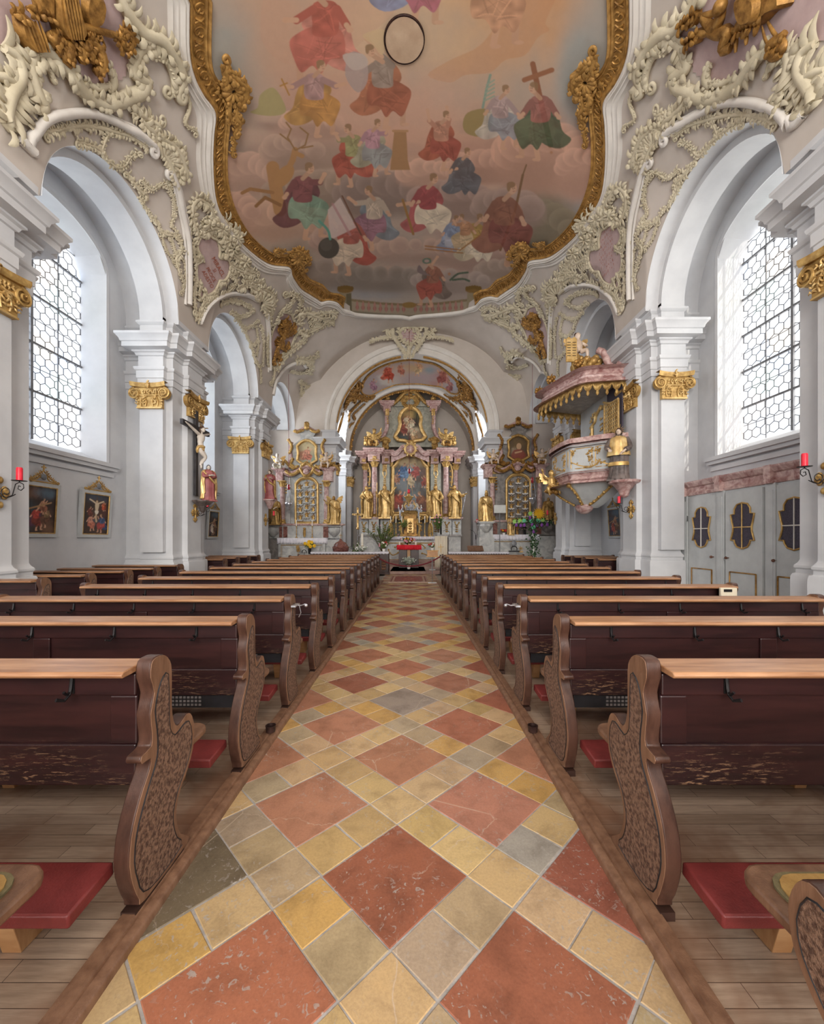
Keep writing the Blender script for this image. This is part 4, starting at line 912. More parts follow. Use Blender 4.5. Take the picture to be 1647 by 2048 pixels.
# ================================================================ STUCCO RELIEF
class Orn(MB):
    def __init__(s, surf=None, seed=1): super().__init__(); s.surf = surf or (lambda L, off: cast(L, off)); s.rs = random.Random(seed)
    def path(s, px, off=.02, n=5, closed=False):
        L = smooth_poly(px, n, closed); w, nn = s.surf(L, off); return [Vector(p) for p in w], [Vector(v) for v in nn]
    def rib(s, px, r=.03, taper=True, curl=(0, 0), off=.02, n=5, flat=.8, seg=7, closed=False):
        """moulded rib with optional volutes; curl sign gives the side it rolls to"""
        P, Nn = s.path(px, off, n, closed); m = len(P); R = [r*(.35+.65*math.sin(PI*min(1, .12+.76*i/(m-1)))) if taper else r for i in range(m)]
        for end, cv in ((0, curl[0]), (1, curl[1])):
            if not cv: continue
            p = P[-1] if end else P[0]; q = P[-2] if end else P[1]; nv = Nn[-1] if end else Nn[0]; t = (p-q).normalized(); bn = nv.cross(t).normalized(); rad = abs(cv); sg = 1 if cv > 0 else -1
            sp = []; c = p+bn*rad*sg
            for k in range(1, 15):
                a = k*.55; rr = rad*(1-k/17); sp.append(c+(-bn*sg*math.cos(a)+t*math.sin(a))*rr+nv*.012*k/8)
            rr_ = [R[-1] if end else R[0]]*14; rr_ = [x*(1-.3*i/14) for i, x in enumerate(rr_)]
            if end: P += sp; R += rr_
            else: P = sp[::-1]+P; R = rr_[::-1]+R
        if closed: P.append(P[0]); R.append(R[0])
        s.tube(P, R, seg, flat); return s
    def leaf(s, p, nv, d, L, w, curl, lift=.03, k=5):
        pts = []; rd = []; a = 0; q = Vector(p); bn = nv.cross(d).normalized(); st = L/k
        for i in range(k+1):
            pts.append(q+nv*lift*math.sin(PI*i/k*.8)); rd.append(w*(.35+.75*math.sin(PI*(.15+.8*i/k)))*(1 if i < k else .4)); dd = d*math.cos(a)+bn*math.sin(a); q = q+dd*st; a += curl/k
        s.tube(pts, rd, 5, .55, up=nv)
    def fringe(s, px, L, w, side=1, dens=1.0, ang=1.0, curl=1.6, closed=False, jit=.35, off=.01, n=6):
        """row of curling leaflets along a line, on one side (+1/-1) or both (0)"""
        P, Nn = s.path(px, off, n, closed); D = [0]
        for i in range(1, len(P)): D.append(D[-1]+(P[i]-P[i-1]).length)
        x = 0
        while x < D[-1]:
            i = max(1, next((j for j, v in enumerate(D) if v >= x), len(D)-1)); f = (x-D[i-1])/max(1e-6, D[i]-D[i-1]); p = P[i-1].lerp(P[i], f); t = (P[i]-P[i-1]).normalized(); nv = Nn[i]; bn = nv.cross(t).normalized()
            for sd in ((1, -1) if side == 0 else (side,)):
                a = ang*s.rs.uniform(.7, 1.3); d = t*math.cos(a)+bn*sd*math.sin(a); l = L*s.rs.uniform(1-jit, 1+jit); c = curl*sd*s.rs.choice((1, 1, 1, -1))*s.rs.uniform(.6, 1.2)
                s.leaf(p, nv, d, l, w*s.rs.uniform(.8, 1.2), c, lift=w*s.rs.uniform(.8, 2.0))
            x += w*2.1/dens
        return s
    def shell(s, c, r, a0, a1, k=9, w=.03, off=.04):
        """fan of ribs, centre and radius in photo pixels"""
        for i in range(k):
            a = a0+(a1-a0)*i/(k-1); rr = r*(1+.12*math.cos(PI*(i-(k-1)/2)/k)); L = [(c[0]+math.cos(a)*rr*f, c[1]+math.sin(a)*rr*f) for f in (.2, .55, .85, 1.0)]
            s.rib(L, w, True, off=off, n=3, flat=.9); 
        L = [(c[0]+math.cos(a0+(a1-a0)*i/10)*r*1.06, c[1]+math.sin(a0+(a1-a0)*i/10)*r*1.06) for i in range(11)]; s.fringe(L, w*2.2, w*.7, 0, 1.2); return s
def fill_field(poly, surf=None, off=.02, step=2.2):
    surf = surf or (lambda L, o: cast(L, o)); P = smooth_poly(poly, 4, True); xs_ = [p[0] for p in P]; ys_ = [p[1] for p in P]
    X, Y = np.meshgrid(np.arange(min(xs_), max(xs_)+step, step), np.arange(min(ys_), max(ys_)+step, step), indexing='ij'); ins = pip(X, Y, P)
    idx = np.cumsum(ins.ravel()).reshape(ins.shape)-1; b = mb(); w, _ = surf([tuple(p) for p in np.stack([X[ins], Y[ins]], -1)], off); b.v = [tuple(p) for p in w.tolist()]
    q = ins[:-1, :-1] & ins[1:, :-1] & ins[:-1, 1:] & ins[1:, 1:]; I, J = np.nonzero(q); b.f = [tuple(r) for r in np.stack([idx[I, J], idx[I, J+1], idx[I+1, J+1], idx[I+1, J]], -1).tolist()]; return b
def lettering(lines, px_of, surf, off, name, parent, mat='letters', size=1.0):
    """text laid on a surface; px_of(u, v) maps text units to photo pixels"""
    for txt, u0, v0, sz in lines:
        b = mb()
        cu = bpy.data.curves.new('t', 'FONT'); cu.body = txt; cu.size = sz; cu.align_x = 'CENTER'; cu.resolution_u = 2; to = bpy.data.objects.new('t', cu); COL.objects.link(to)
        bpy.context.view_layer.update(); me = bpy.data.meshes.new_from_object(to.evaluated_get(bpy.context.evaluated_depsgraph_get()))
        pv = [px_of(v.co.x+u0, v.co.y+v0) for v in me.vertices]
        if pv: w, _ = surf(pv, off); b.add([tuple(p) for p in w], [tuple(p.vertices) for p in me.polygons])
        bpy.data.objects.remove(to); bpy.data.curves.remove(cu); bpy.data.meshes.remove(me); o = obj(name, b, mat, parent, smooth=0)
    return o
def scrawl(rows, px_of, surf, off, name, parent, mat='letters', w=.55):
    """rows of small worn, no longer readable characters: (u centre, v, length, height)"""
    r_ = random.Random(len(rows)*7+3)
    for uc, v0, ln, h in rows:
        b = mb(); x = uc-ln/2
        while x < uc+ln/2:
            cw = h*r_.uniform(.45, .75)
            for _ in range(r_.choice((2, 2, 3))):
                a = (x+r_.uniform(0, .6)*cw, v0+r_.choice((0, 0, .5, 1))*h*.7); c = (x+r_.uniform(.2, .8)*cw, v0+r_.choice((0, .5, 1, 1))*h*.7); d = (c[0]-a[0], c[1]-a[1]); l = math.hypot(*d) or 1
                if l < .2: continue
                n = (-d[1]/l*w/2, d[0]/l*w/2); q, _n = surf([px_of(*p) for p in ((a[0]-n[0], a[1]-n[1]), (c[0]-n[0], c[1]-n[1]), (c[0]+n[0], c[1]+n[1]), (a[0]+n[0], a[1]+n[1]))], off); b.add([tuple(p) for p in q], [(0, 1, 2, 3)])
            x += cw*1.25
        obj(name, b, mat, parent, smooth=0)
def cpt(p, off=0): return Vector(cast([p], off)[0][0])

# inscription cartouches over the second pillars
CF = [(401, 469), (408, 465.5), (416, 469), (423, 475), (431, 479), (435, 489), (437, 501.5), (437, 515), (449, 516), (456, 522), (458, 535), (454, 550), (446.5, 560), (437, 561), (434, 568), (427, 581), (417.5, 588.5), (410, 588), (408, 578), (405, 578), (405, 589), (400, 598), (395.5, 589), (399, 577), (401, 569), (393, 563), (390, 545.5), (391, 528), (399, 522.6), (404, 517), (398, 508.6), (392, 494.5), (394, 482)]
def cart(T, side):
    root = thing('stucco_cartouche', 'cream stucco cartouche with red %s inscription on pink, %s of the ceiling' % (('four-line', 'left') if side == 'left' else ('many-line', 'right')), 'stucco cartouche', tuple(cpt(T([(420, 530)])[0])))
    obj('pink_field', fill_field(T(CF), off=.02), 'pink', root, smooth=60); f = 1 if side == 'left' else -1; o = Orn(seed=11)
    o.rib(T(CF), .035, False, closed=True, off=.04); o.fringe(T(CF[::-1]), .12, .028, -f, 1.3, closed=True); o.fringe(T(CF), .17, .035, f, 1.0, closed=True)
    for L, r, w in (([(395, 470), (382, 440), (380, 412), (392, 396), (408, 402)], .06, .17), ([(402, 462), (425, 452), (442, 462), (450, 485), (452, 508)], .07, .22), ([(425, 455), (445, 440), (455, 450)], .05, .2), ([(448, 470), (466, 458), (478, 470), (470, 486)], .06, .2), ([(455, 500), (472, 512), (488, 530), (500, 545)], .05, .2),
                    ([(460, 530), (478, 540), (500, 548), (512, 542)], .04, .16), ([(458, 545), (470, 560), (455, 580), (440, 592)], .04, .15), ([(430, 588), (418, 600), (403, 612), (395, 630), (388, 655)], .05, .13), ([(386, 560), (384, 600), (388, 625)], .04, .12), ([(388, 520), (382, 500), (384, 480)], .045, .12), ([(380, 440), (376, 470), (379, 505)], .03, .08), ([(405, 395), (418, 415), (430, 440)], .05, .16)):
        o.rib(T(L), r, curl=(f*.07, -f*.09), off=.05); o.fringe(T(L), w, r*.62, 0, 1.1, off=.03)
    for p in ((455, 478), (470, 474), (462, 495), (440, 455), (412, 447), (486, 520)): o.shell(T([p])[0], 11, 0, 2*PI-.6, 7, .035, .09)
    obj('rocaille_border', o, 'stucco', root, smooth=60)
    if side == 'left':
        du, dv = (.62, .78), (.70, -.60)
        lettering([('MIRACL', -4, 12, 12.5), ('SI', -2, 2.5, 10), ('PROCE', 1, -8.5, 10.5), ('ADESTO', 5, -19, 10.5)], lambda u, v: (423+.49*u+.80*v, 545+.87*u-.55*v), lambda L, o_: cast(L, o_), .035, 'inscription', root)
    else:
        scrawl([(2+(k%2)*2, 50-9.5*k, 44-2*abs(k-3), 7.5) for k in range(9)], lambda u, v: (1214+.62*u-.12*v, 519-.74*u-v), lambda L, o_: cast(L, o_), .035, 'inscription', root)
both(cart)

# cartouches with gilded trophies over the third pillars
TF = [(562, 625), (579, 628), (586, 642), (598, 650), (588, 671), (579, 693), (562, 708), (547, 730), (537, 727), (537, 696), (542, 667), (552, 642)]
def cart3(T, side):
    f = 1 if side == 'left' else -1
    root = thing('stucco_cartouche', 'stucco cartouche with gilded hanging trophy on pink, far end of the ceiling, %s' % side, 'stucco cartouche', tuple(cpt(T([(560, 680)])[0])))
    obj('pink_field', fill_field(T(TF), off=.02, step=1.6), 'pink', root, smooth=60); o = Orn(seed=12)
    o.rib(T(TF), .04, False, closed=True, off=.04); o.fringe(T(TF), .16, .035, f, 1.0, closed=True)
    for L, r, w in (([(552, 642), (562, 620), (578, 608), (586, 592), (578, 585), (568, 590)], .06, .14), ([(598, 648), (596, 630), (610, 624), (640, 634), (665, 640)], .08, .25), ([(600, 660), (612, 668), (604, 680), (592, 690), (575, 705), (560, 720), (550, 738)], .09, .18), ([(610, 668), (630, 658), (655, 645)], .04, .16), ([(533, 730), (532, 690), (536, 650)], .05, .1),
                    ([(548, 735), (545, 755), (540, 770)], .04, .12), ([(590, 585), (600, 600), (595, 620)], .05, .15), ([(640, 628), (660, 622), (672, 628)], .05, .16), ([(620, 640), (640, 650), (620, 655)], .04, .14)):
        o.rib(T(L), r, curl=(f*.08, -f*.1), off=.05); o.fringe(T(L), w, r*.55, 0, 1.0, off=.03)
    obj('rocaille_border', o, 'stucco', root, smooth=60)
    g = Orn(seed=13)
    for L, r in (([(541, 728), (550, 700), (560, 675), (570, 650)], .09), ([(562, 640), (570, 655), (585, 650)], .07), ([(556, 690), (566, 695), (574, 688)], .06), ([(560, 668), (578, 664), (588, 655)], .07), ([(568, 636), (574, 650), (566, 668)], .06), ([(546, 705), (556, 712), (552, 724)], .05), ([(552, 655), (562, 668), (560, 684)], .05)):
        g.rib(T(L), r, off=.08, curl=(0, f*.07)); g.fringe(T(L), .14, .04, 0, 1.2, off=.07)
    for p, r in (((574, 656), 8), ((563, 650), 6), ((556, 684), 7)): g.shell(T([p])[0], r, 0, 5.6, 7, .04, .1)
    obj('gilded_trophy', g, 'gold_dark', root, smooth=60)
both(cart3)

# cartouches with gilded church trophies over the first pillars, cut by the top of the photo
EF = [(-70, -90), (60, -110), (160, -110), (232, -70), (238, -10), (256, 30), (300, 78), (285, 92), (270, 110), (262, 135), (240, 168), (215, 176), (180, 168), (152, 150), (130, 128), (100, 102), (60, 100), (30, 85), (0, 92), (-60, 92)]
def cart1(T, side):
    f = 1 if side == 'left' else -1; left = side == 'left'
    if not left: T = lambda L: [(1636-p[0]+2, p[1]-8) for p in L]
    root = thing('stucco_cartouche', 'pink stucco field with gilded %s, top %s corner' % ('armour and crosier' if left else 'shield, figure and censer', side), 'stucco cartouche', tuple(cpt(T([(140, 60)])[0])))
    obj('pink_field', fill_field(T(EF), off=.015, step=7), 'pink', root, smooth=60); o = Orn(seed=14)
    edge = [(234, -60), (238, -5), (256, 30), (282, 62), (312, 72), (332, 92), (352, 122), (362, 155), (352, 180)]
    low = [(298, 84), (276, 98), (266, 118), (262, 142), (288, 158), (280, 180), (256, 190), (230, 200), (205, 200), (180, 192), (160, 178), (145, 160), (130, 138), (112, 118), (90, 104), (65, 104)]
    for L, r, w, c in ((edge, .11, .2, (0, f*.1)), (low, .11, .17, (0, 0)), ([(66, 104), (54, 130), (60, 165), (72, 195), (82, 212), (70, 222)], .09, .2, (0, 0)), ([(304, 110), (328, 117), (342, 145), (345, 172), (338, 188)], .07, .05, (-f*.08, -f*.09)), ([(262, 140), (258, 132), (250, 128)], .05, .05, (0, 0)),
                       ([(62, 132), (76, 128), (92, 138), (98, 158)], .05, .05, (0, f*.03)), ([(215, 180), (222, 160), (214, 132)], .07, .08, (0, 0)), ([(160, 158), (190, 172), (215, 168)], .06, .08, (0, 0)), ([(256, 190), (268, 215), (278, 228), (300, 240)], .06, .16, (0, 0)), ([(368, 178), (376, 210), (366, 243), (388, 258)], .035, .05, (0, -f*.06)),
                       ([(0, 95), (25, 115), (30, 150), (10, 190), (5, 235), (14, 275)], .10, .28, (0, 0)), ([(20, 88), (35, 105), (50, 118)], .07, .2, (0, 0)), ([(-20, 150), (10, 160), (30, 190)], .08, .25, (0, 0)), ([(30, 150), (40, 190), (35, 235)], .05, .22, (0, 0)), ([(290, 235), (312, 250), (300, 262)], .06, .14, (0, f*.08))):
        o.rib(T(L), r, curl=c, off=.05, seg=9); o.fringe(T(L), w, r*.42, 0, 1.0, off=.04)
    obj('rocaille_border', o, 'stucco', root, smooth=60)
    g = Orn(seed=15)
    def slab(poly, th, lift, G=g):
        P = smooth_poly(T(poly), 3, True); w0, n0 = cast(P, lift); c = np.mean(w0, 0); w1 = w0*.78+c*.22+n0*th; k = len(P); G.add([tuple(p) for p in w0]+[tuple(p) for p in w1], [(i, (i+1) % k, k+(i+1) % k, k+i) for i in range(k)]+[tuple(range(k, 2*k))])
    if left:
        slab([(92, -40), (128, -40), (150, 30), (158, 60), (148, 76), (118, 80), (100, 60), (92, 10)], .16, .03); slab([(20, 20), (48, 28), (66, 60), (80, 100), (60, 108), (40, 92), (24, 62)], .12, .03); slab([(62, -30), (92, -30), (94, 34), (80, 42), (66, 20)], .1, .03)
        slab([(160, -20), (200, -10), (196, 38), (176, 52), (160, 40)], .1, .04)
        for L, r in (([(128, 76), (120, 100), (118, 126)], .10), ([(146, 76), (146, 100), (150, 122)], .08), ([(156, 74), (164, 98), (168, 120)], .08), ([(160, 70), (182, 92), (186, 122), (178, 142)], .10), ([(110, 78), (104, 95), (100, 104)], .06), ([(104, 62), (88, 74), (84, 82)], .10), ([(36, 10), (60, 20), (90, 28)], .05), ([(6, 20), (20, 20), (30, 40)], .06)):
            g.rib(T(L), r, off=.12); g.fringe(T(L), .1, .03, 0, .8, off=.14)
        g.rib(T([(145, 42), (180, 52), (215, 60)]), .05, False, off=.14); g.rib(T([(212, 60), (228, 72), (236, 88), (248, 84), (252, 66), (244, 52), (230, 50), (226, 62), (238, 70)]), .045, off=.14); g.fringe(T([(214, 60), (236, 90), (252, 70), (240, 50), (228, 55)]), .10, .03, 0, 1.2, off=.12)
        g.rib(T([(178, 66), (192, 72), (200, 88)]), .02, off=.1); g.shell(T([(165, 58)])[0], 8, 0, 5.8, 7, .04, .14); g.shell(T([(182, 66)])[0], 6, 0, 5.8, 6, .04, .14)
        for k in range(6): g.rib(T([(100+6*k, -20), (108+6*k, 30), (118+5*k, 68)]), .022, off=.2)
        for k in range(5): g.rib(T([(28+7*k, 34), (40+7*k, 66), (54+6*k, 98)]), .02, off=.15)
    else:
        Q = lambda L: [(p[0], p[1]) for p in L]; keep_T = T; T2 = lambda L: L
        def slab2(poly, th, lift):
            P = smooth_poly(poly, 3, True); w0, n0 = cast(P, lift); c = np.mean(w0, 0); w1 = w0*.8+c*.2+n0*th; k = len(P); g.add([tuple(p) for p in w0]+[tuple(p) for p in w1], [(i, (i+1) % k, k+(i+1) % k, k+i) for i in range(k)]+[tuple(range(k, 2*k))])
        slab2([(1480, -60), (1570, -60), (1592, 2), (1560, 20), (1535, 45), (1500, 55), (1488, 40), (1492, 0)], .15, .03); slab2([(1500, -20), (1545, -20), (1540, 30), (1510, 36)], .1, .2)
        slab2([(1368, 40), (1385, 20), (1408, 14), (1400, 45), (1380, 50)], .1, .04); slab2([(1380, 78), (1392, 58), (1412, 52), (1408, 80), (1390, 86)], .1, .04)
        for L, r in (([(1410, 22), (1440, 18), (1462, 10)], .05), ([(1416, 24), (1440, 48), (1452, 30), (1460, 8)], .09), ([(1430, 56), (1450, 60), (1470, 58), (1460, 88), (1476, 90)], .10), ([(1405, 60), (1430, 56)], .07), ([(1470, 50), (1488, 54), (1492, 50)], .05), ([(1488, 60), (1486, 98)], .03), ([(1508, 60), (1508, 84)], .03), ([(1540, 46), (1548, 75), (1560, 92)], .02), ([(1552, 38), (1566, 62), (1575, 70)], .025), ([(1556, 100), (1560, 84), (1575, 76), (1588, 60)], .08), ([(1552, 104), (1566, 108), (1580, 104)], .08), ([(1570, 70), (1582, 90), (1578, 104)], .07)):
            g.rib(L, r, off=.13); 
        for L in ([(1370, 45), (1400, 20)], [(1382, 80), (1410, 58)], [(1490, 55), (1540, 42)], [(1556, 96), (1582, 84)]): g.fringe(L, .1, .035, 0, 1.2, off=.14)
        g.ball(cpt((1462, 0), .2), .1)
    obj('gilded_trophy', g, 'gold_dark', root, smooth=60)
both(cart1)

# lunette rims, shells and the lace-like stucco inside the lunettes
def lun1(T, side):
    f = 1 if side == 'left' else -1
    if side == 'right': T = lambda L: [(1636-p[0]+(4 if p[0] < 300 else 0), p[1]-(22 if p[1] < 560 else 8)) for p in L]
    r1 = [(22, 375), (28, 345), (50, 295), (78, 248), (112, 229), (155, 223), (195, 226), (233, 241), (270, 262), (303, 288)]; r2 = [(338, 342), (352, 378), (362, 420), (370, 460), (374, 500), (375, 560), (374, 610)]
    root = thing('lunette_stucco', 'white rim moulding and lacy cream stucco over the large %s window arch' % side, 'stucco ornament', tuple(cpt(T([(303, 288)])[0])))
    o = Orn(seed=21)
    for L in (r1, r2):
        o.rib(T(L), .07, False, off=.05, curl=(0, 0), flat=.9); o.rib(T([(p[0]+4*(1 if p[0] > 320 else .4)-0, p[1]-6) for p in L]), .035, False, off=.04)
        o.rib(T([(p[0]-6*(1 if p[0] > 320 else .3), p[1]+8*(1 if p[0] < 320 else 0)) for p in L]), .03, False, off=.03)
    o.rib(T([(292, 281), (303, 288)]), .06, False, off=.05, curl=(0, -f*.09)); o.rib(T([(345, 358), (338, 342)]), .06, False, off=.05, curl=(0, f*.08))
    obj('rim_moulding', o, 'stucco_white', root, smooth=60)
    o = Orn(seed=22)
    o.shell(T([(322, 318)])[0], 40, *((-1.9, .9) if side == 'left' else (PI-.9, PI+1.9)), 11, .055, .06)
    for L, r, w in (([(278, 238), (290, 252), (300, 262), (308, 280)], .06, .16), ([(300, 262), (306, 248), (318, 250)], .05, .1), ([(308, 275), (330, 280), (350, 300), (362, 330), (366, 352), (352, 350)], .07, .16), ([(318, 300), (332, 322), (340, 345), (352, 362)], .06, .15), ([(270, 232), (262, 220), (268, 208)], .04, .12)):
        o.rib(T(L), r, curl=(0, f*.09), off=.06); o.fringe(T(L), w, r*.55, 0, 1.1, off=.05)
    obj('shell_cluster', o, 'stucco', root, smooth=60)
    o = Orn(seed=23)
    for L, r, w in (([(85, 268), (110, 258), (150, 250), (190, 252), (225, 260), (262, 272), (290, 292)], .035, .1), ([(150, 282), (180, 290), (198, 300), (205, 318), (222, 332), (245, 330), (258, 312), (276, 302)], .035, .08), ([(200, 300), (205, 282), (215, 262)], .03, .08), ([(252, 345), (262, 362), (280, 382), (290, 388)], .04, .1), ([(282, 360), (300, 378), (318, 368), (338, 362)], .03, .08),
                    ([(290, 388), (278, 402), (276, 418), (290, 432), (308, 440)], .035, .08), ([(335, 370), (345, 395), (348, 430)], .03, .08), ([(310, 440), (318, 460), (332, 470), (350, 470)], .035, .09), ([(348, 430), (340, 450), (352, 462)], .03, .06), ([(352, 470), (362, 500), (350, 518), (358, 548), (366, 568)], .035, .1), ([(340, 478), (350, 510), (356, 530)], .025, .07), ([(320, 470), (330, 500), (345, 520)], .02, .06), ([(366, 520), (368, 560), (360, 590)], .025, .07)):
        o.rib(T(L), r, curl=(f*.05, -f*.05), off=.03); o.fringe(T(L), w, r*.55, 0, .9, off=.02)
    obj('lacework', o, 'stucco', root, smooth=60)
both(lun1)
def lun2(T, side):
    f = 1 if side == 'left' else -1
    root = thing('lunette_stucco', 'white rim and rocaille shell over the second arch on the %s, beyond the inscription' % side, 'stucco ornament', tuple(cpt(T([(513, 598)])[0])))
    o = Orn(seed=31)
    for L in ([(396, 650), (404, 628), (418, 608), (440, 592), (464, 585), (490, 587), (513, 598)], [(531, 625), (534, 650), (536, 690), (537, 740)]):
        o.rib(T(L), .07, False, off=.05); o.rib(T([(p[0]-2, p[1]+4) for p in L]), .03, False, off=.03)
    obj('rim_moulding', o, 'stucco_white', root, smooth=60); o = Orn(seed=32)
    o.shell(T([(518, 605)])[0], 22, *((-2.4, .9) if side == 'left' else (PI-.9, PI+2.4)), 10, .06, .07)
    for L, r, w in (([(470, 575), (490, 568), (505, 575), (515, 590)], .06, .18), ([(515, 575), (535, 582), (545, 600), (538, 622)], .07, .2), ([(520, 612), (532, 625), (536, 640)], .05, .15), ([(480, 560), (500, 560), (520, 566)], .05, .15)):
        o.rib(T(L), r, curl=(0, f*.1), off=.06); o.fringe(T(L), w, r*.55, 0, 1.0, off=.05)
    obj('shell_cluster', o, 'stucco', root, smooth=60); o = Orn(seed=33)
    for L, r, w in (([(440, 606), (460, 600), (485, 605), (505, 618)], .035, .1), ([(460, 622), (475, 632), (492, 628), (505, 620)], .035, .1), ([(470, 640), (485, 655), (500, 652), (515, 640)], .03, .09), ([(485, 660), (490, 680), (505, 690), (515, 680)], .03, .09), ([(500, 700), (505, 720), (518, 735), (520, 765)], .035, .1), ([(522, 650), (526, 690), (524, 730)], .035, .1), ([(510, 650), (515, 680), (512, 710)], .025, .07)):
        o.rib(T(L), r, curl=(f*.06, -f*.06), off=.03); o.fringe(T(L), w, r*.6, 0, 1.0, off=.02)
    obj('lacework', o, 'stucco', root, smooth=60)
    root = thing('lunette_stucco', 'smallest stucco lunette ornament above the %s side altar' % side, 'stucco ornament', tuple(cpt(T([(600, 723)])[0])))
    o = Orn(seed=34); o.rib(T([(544, 790), (550, 762), (566, 738), (585, 726), (602, 723), (612, 732)]), .07, False, off=.05); obj('rim_moulding', o, 'stucco_white', root, smooth=60)
    o = Orn(seed=35)
    for L, r, w in (([(590, 718), (610, 718), (622, 728), (615, 745)], .07, .22), ([(612, 728), (626, 715), (634, 708)], .05, .2), ([(580, 740), (600, 745), (615, 740)], .04, .12), ([(595, 760), (610, 770), (618, 790), (612, 815)], .04, .13), ([(602, 765), (600, 790), (606, 820)], .035, .12)):
        o.rib(T(L), r, curl=(0, f*.1), off=.05); o.fringe(T(L), w, r*.6, 0, 1.0, off=.04)
    obj('rocaille', o, 'stucco', root, smooth=60)
both(lun2)
# gilded clusters that break over the painting's frame
def gcl(T, side):
    f = 1 if side == 'left' else -1
    for nm, Ls, sh_ in (('upper', (([(440, 165), (448, 150), (444, 132), (452, 118)], .07, .12), ([(452, 135), (470, 150), (484, 162), (486, 185), (476, 200)], .08, .14), ([(470, 200), (466, 225), (474, 240), (464, 258)], .06, .12), ([(455, 190), (452, 215), (456, 235)], .06, .1), ([(458, 268), (464, 280), (458, 300)], .04, .08)), ((462, 175), 22)), ('lower', (([(555, 507), (545, 500), (550, 495), (562, 500)], .04, .1), ([(575, 505), (590, 495), (602, 500), (615, 512), (612, 522)], .07, .16), ([(590, 510), (600, 525), (606, 538)], .05, .12)), ((593, 512), 14))):
        root = tag(obj('gilded_leaf_cluster', (lambda o: ([ (o.rib(T(L), r, curl=(0, f*.07), off=.09), o.fringe(T(L), w, r*.5, 0, 1.2, off=.07)) for L, r, w in Ls], o.shell(T([sh_[0]])[0], sh_[1], 0, 5.7, 11, .05, .09), o)[-1])(Orn(seed=41)), 'gold_paint', loc=tuple(cpt(T([sh_[0]])[0])), smooth=60), 'gilded leafy crest on the %s %s bend of the ceiling painting frame' % (nm, side), 'gilded ornament')
both(gcl)
# keystone cartouche over the chancel arch
def wall_surf(d): return lambda L, off: (np.array([[(p[0]-U0)*d/F, d-off, HC-(p[1]-V0)*d/F] for p in L]), np.array([[0, -1.0, 0]]*len(L)))
ws = wall_surf(17.98)
root = thing('keystone_cartouche', 'stucco cartouche with pink inscribed field at the crown of the chancel arch', 'stucco cartouche', tuple(pt(818, 690, CH-.1)))
KF = [(798, 668), (801, 661), (808, 657), (820, 655.5), (833, 658), (837, 667), (833, 680), (821, 690), (810, 687), (802, 678)]
b = mb(); b.prism(smooth_poly(KF, 4, True), lambda u, v, h: tuple(pt(u, v, 17.98-h)), -.32, .02); obj('pink_field', b, 'pink', root, smooth=30); o = Orn(ws, seed=51)
o.rib(KF, .06, False, closed=True, off=.05); o.fringe(KF, .2, .05, 0, .9, closed=True)
for L, r, w in (([(790, 650), (784, 664), (790, 680), (800, 695), (808, 705), (812, 716)], .08, .12), ([(846, 650), (852, 664), (846, 680), (836, 695), (829, 705), (824, 716)], .08, .12), ([(795, 655), (805, 642), (820, 636), (834, 642), (844, 655)], .09, .2), ([(770, 640), (772, 660), (780, 672)], .06, .2), ([(868, 640), (868, 660), (858, 672)], .06, .2), ([(740, 684), (760, 678), (785, 676)], .04, .12), ([(855, 676), (880, 676), (905, 682)], .04, .12), ([(818, 716), (817, 700), (818, 692)], .1, .1), ([(775, 650), (790, 645)], .05, .15), ([(862, 650), (850, 645)], .05, .15)):
    o.rib(L, r, curl=(.06, -.06), off=.08); o.fringe(L, w, r*.5, 0, 1.0, off=.05)
obj('rocaille_border', o, 'stucco', root, smooth=60)
scrawl([(0, 8, 9, 4), (0, 2.5, 18, 4), (0, -3.5, 24, 4), (0, -9, 16, 4), (0, -14, 10, 3)], lambda u, v: (818+u, 670-v), ws, .03, 'inscription', root)
# ================================================================ BUILDERS FOR CARVED FIGURES, CAPITALS, FRAMES
def rem(o, vox, sm=2):
    m = o.modifiers.new('remesh', 'REMESH'); m.mode = 'VOXEL'; m.voxel_size = vox; m.use_smooth_shade = True
    if sm: q = o.modifiers.new('smooth', 'SMOOTH'); q.factor = .5; q.iterations = sm
def hand(b, p, d, s, up=Vector((0, 0, 1))):
    """small hand: palm, four fingers of different length, thumb from the side"""
    d = Vector(d).normalized(); side = d.cross(up); side = side.normalized() if side.length > .1 else Vector((1, 0, 0)); p = Vector(p)
    b.ball(p+d*.03*s, .022*s, .022*s, .014*s, 8, 6)
    b.tube([p, p+d*.045*s], [.016*s, .020*s], 7)
    for k, l in enumerate((.042, .050, .046, .036)):
        o = side*(k-1.5)*.011*s; q = p+d*.045*s+o; b.tube([q, q+d*l*.5*s, q+d*l*.9*s-up*.012*s], [.0062*s, .0058*s, .004*s], 5)
    b.tube([p+d*.012*s-side*.016*s, p+d*.03*s-side*.032*s, p+d*.048*s-side*.032*s], [.007*s, .0068*s, .005*s], 5)
def limb(b, pts, rads, seg=9):
    P = smooth_poly(pts, 3); R = [r[0] for r in smooth_poly([(r,) for r in rads], 3)]; b.tube(P, R, seg)
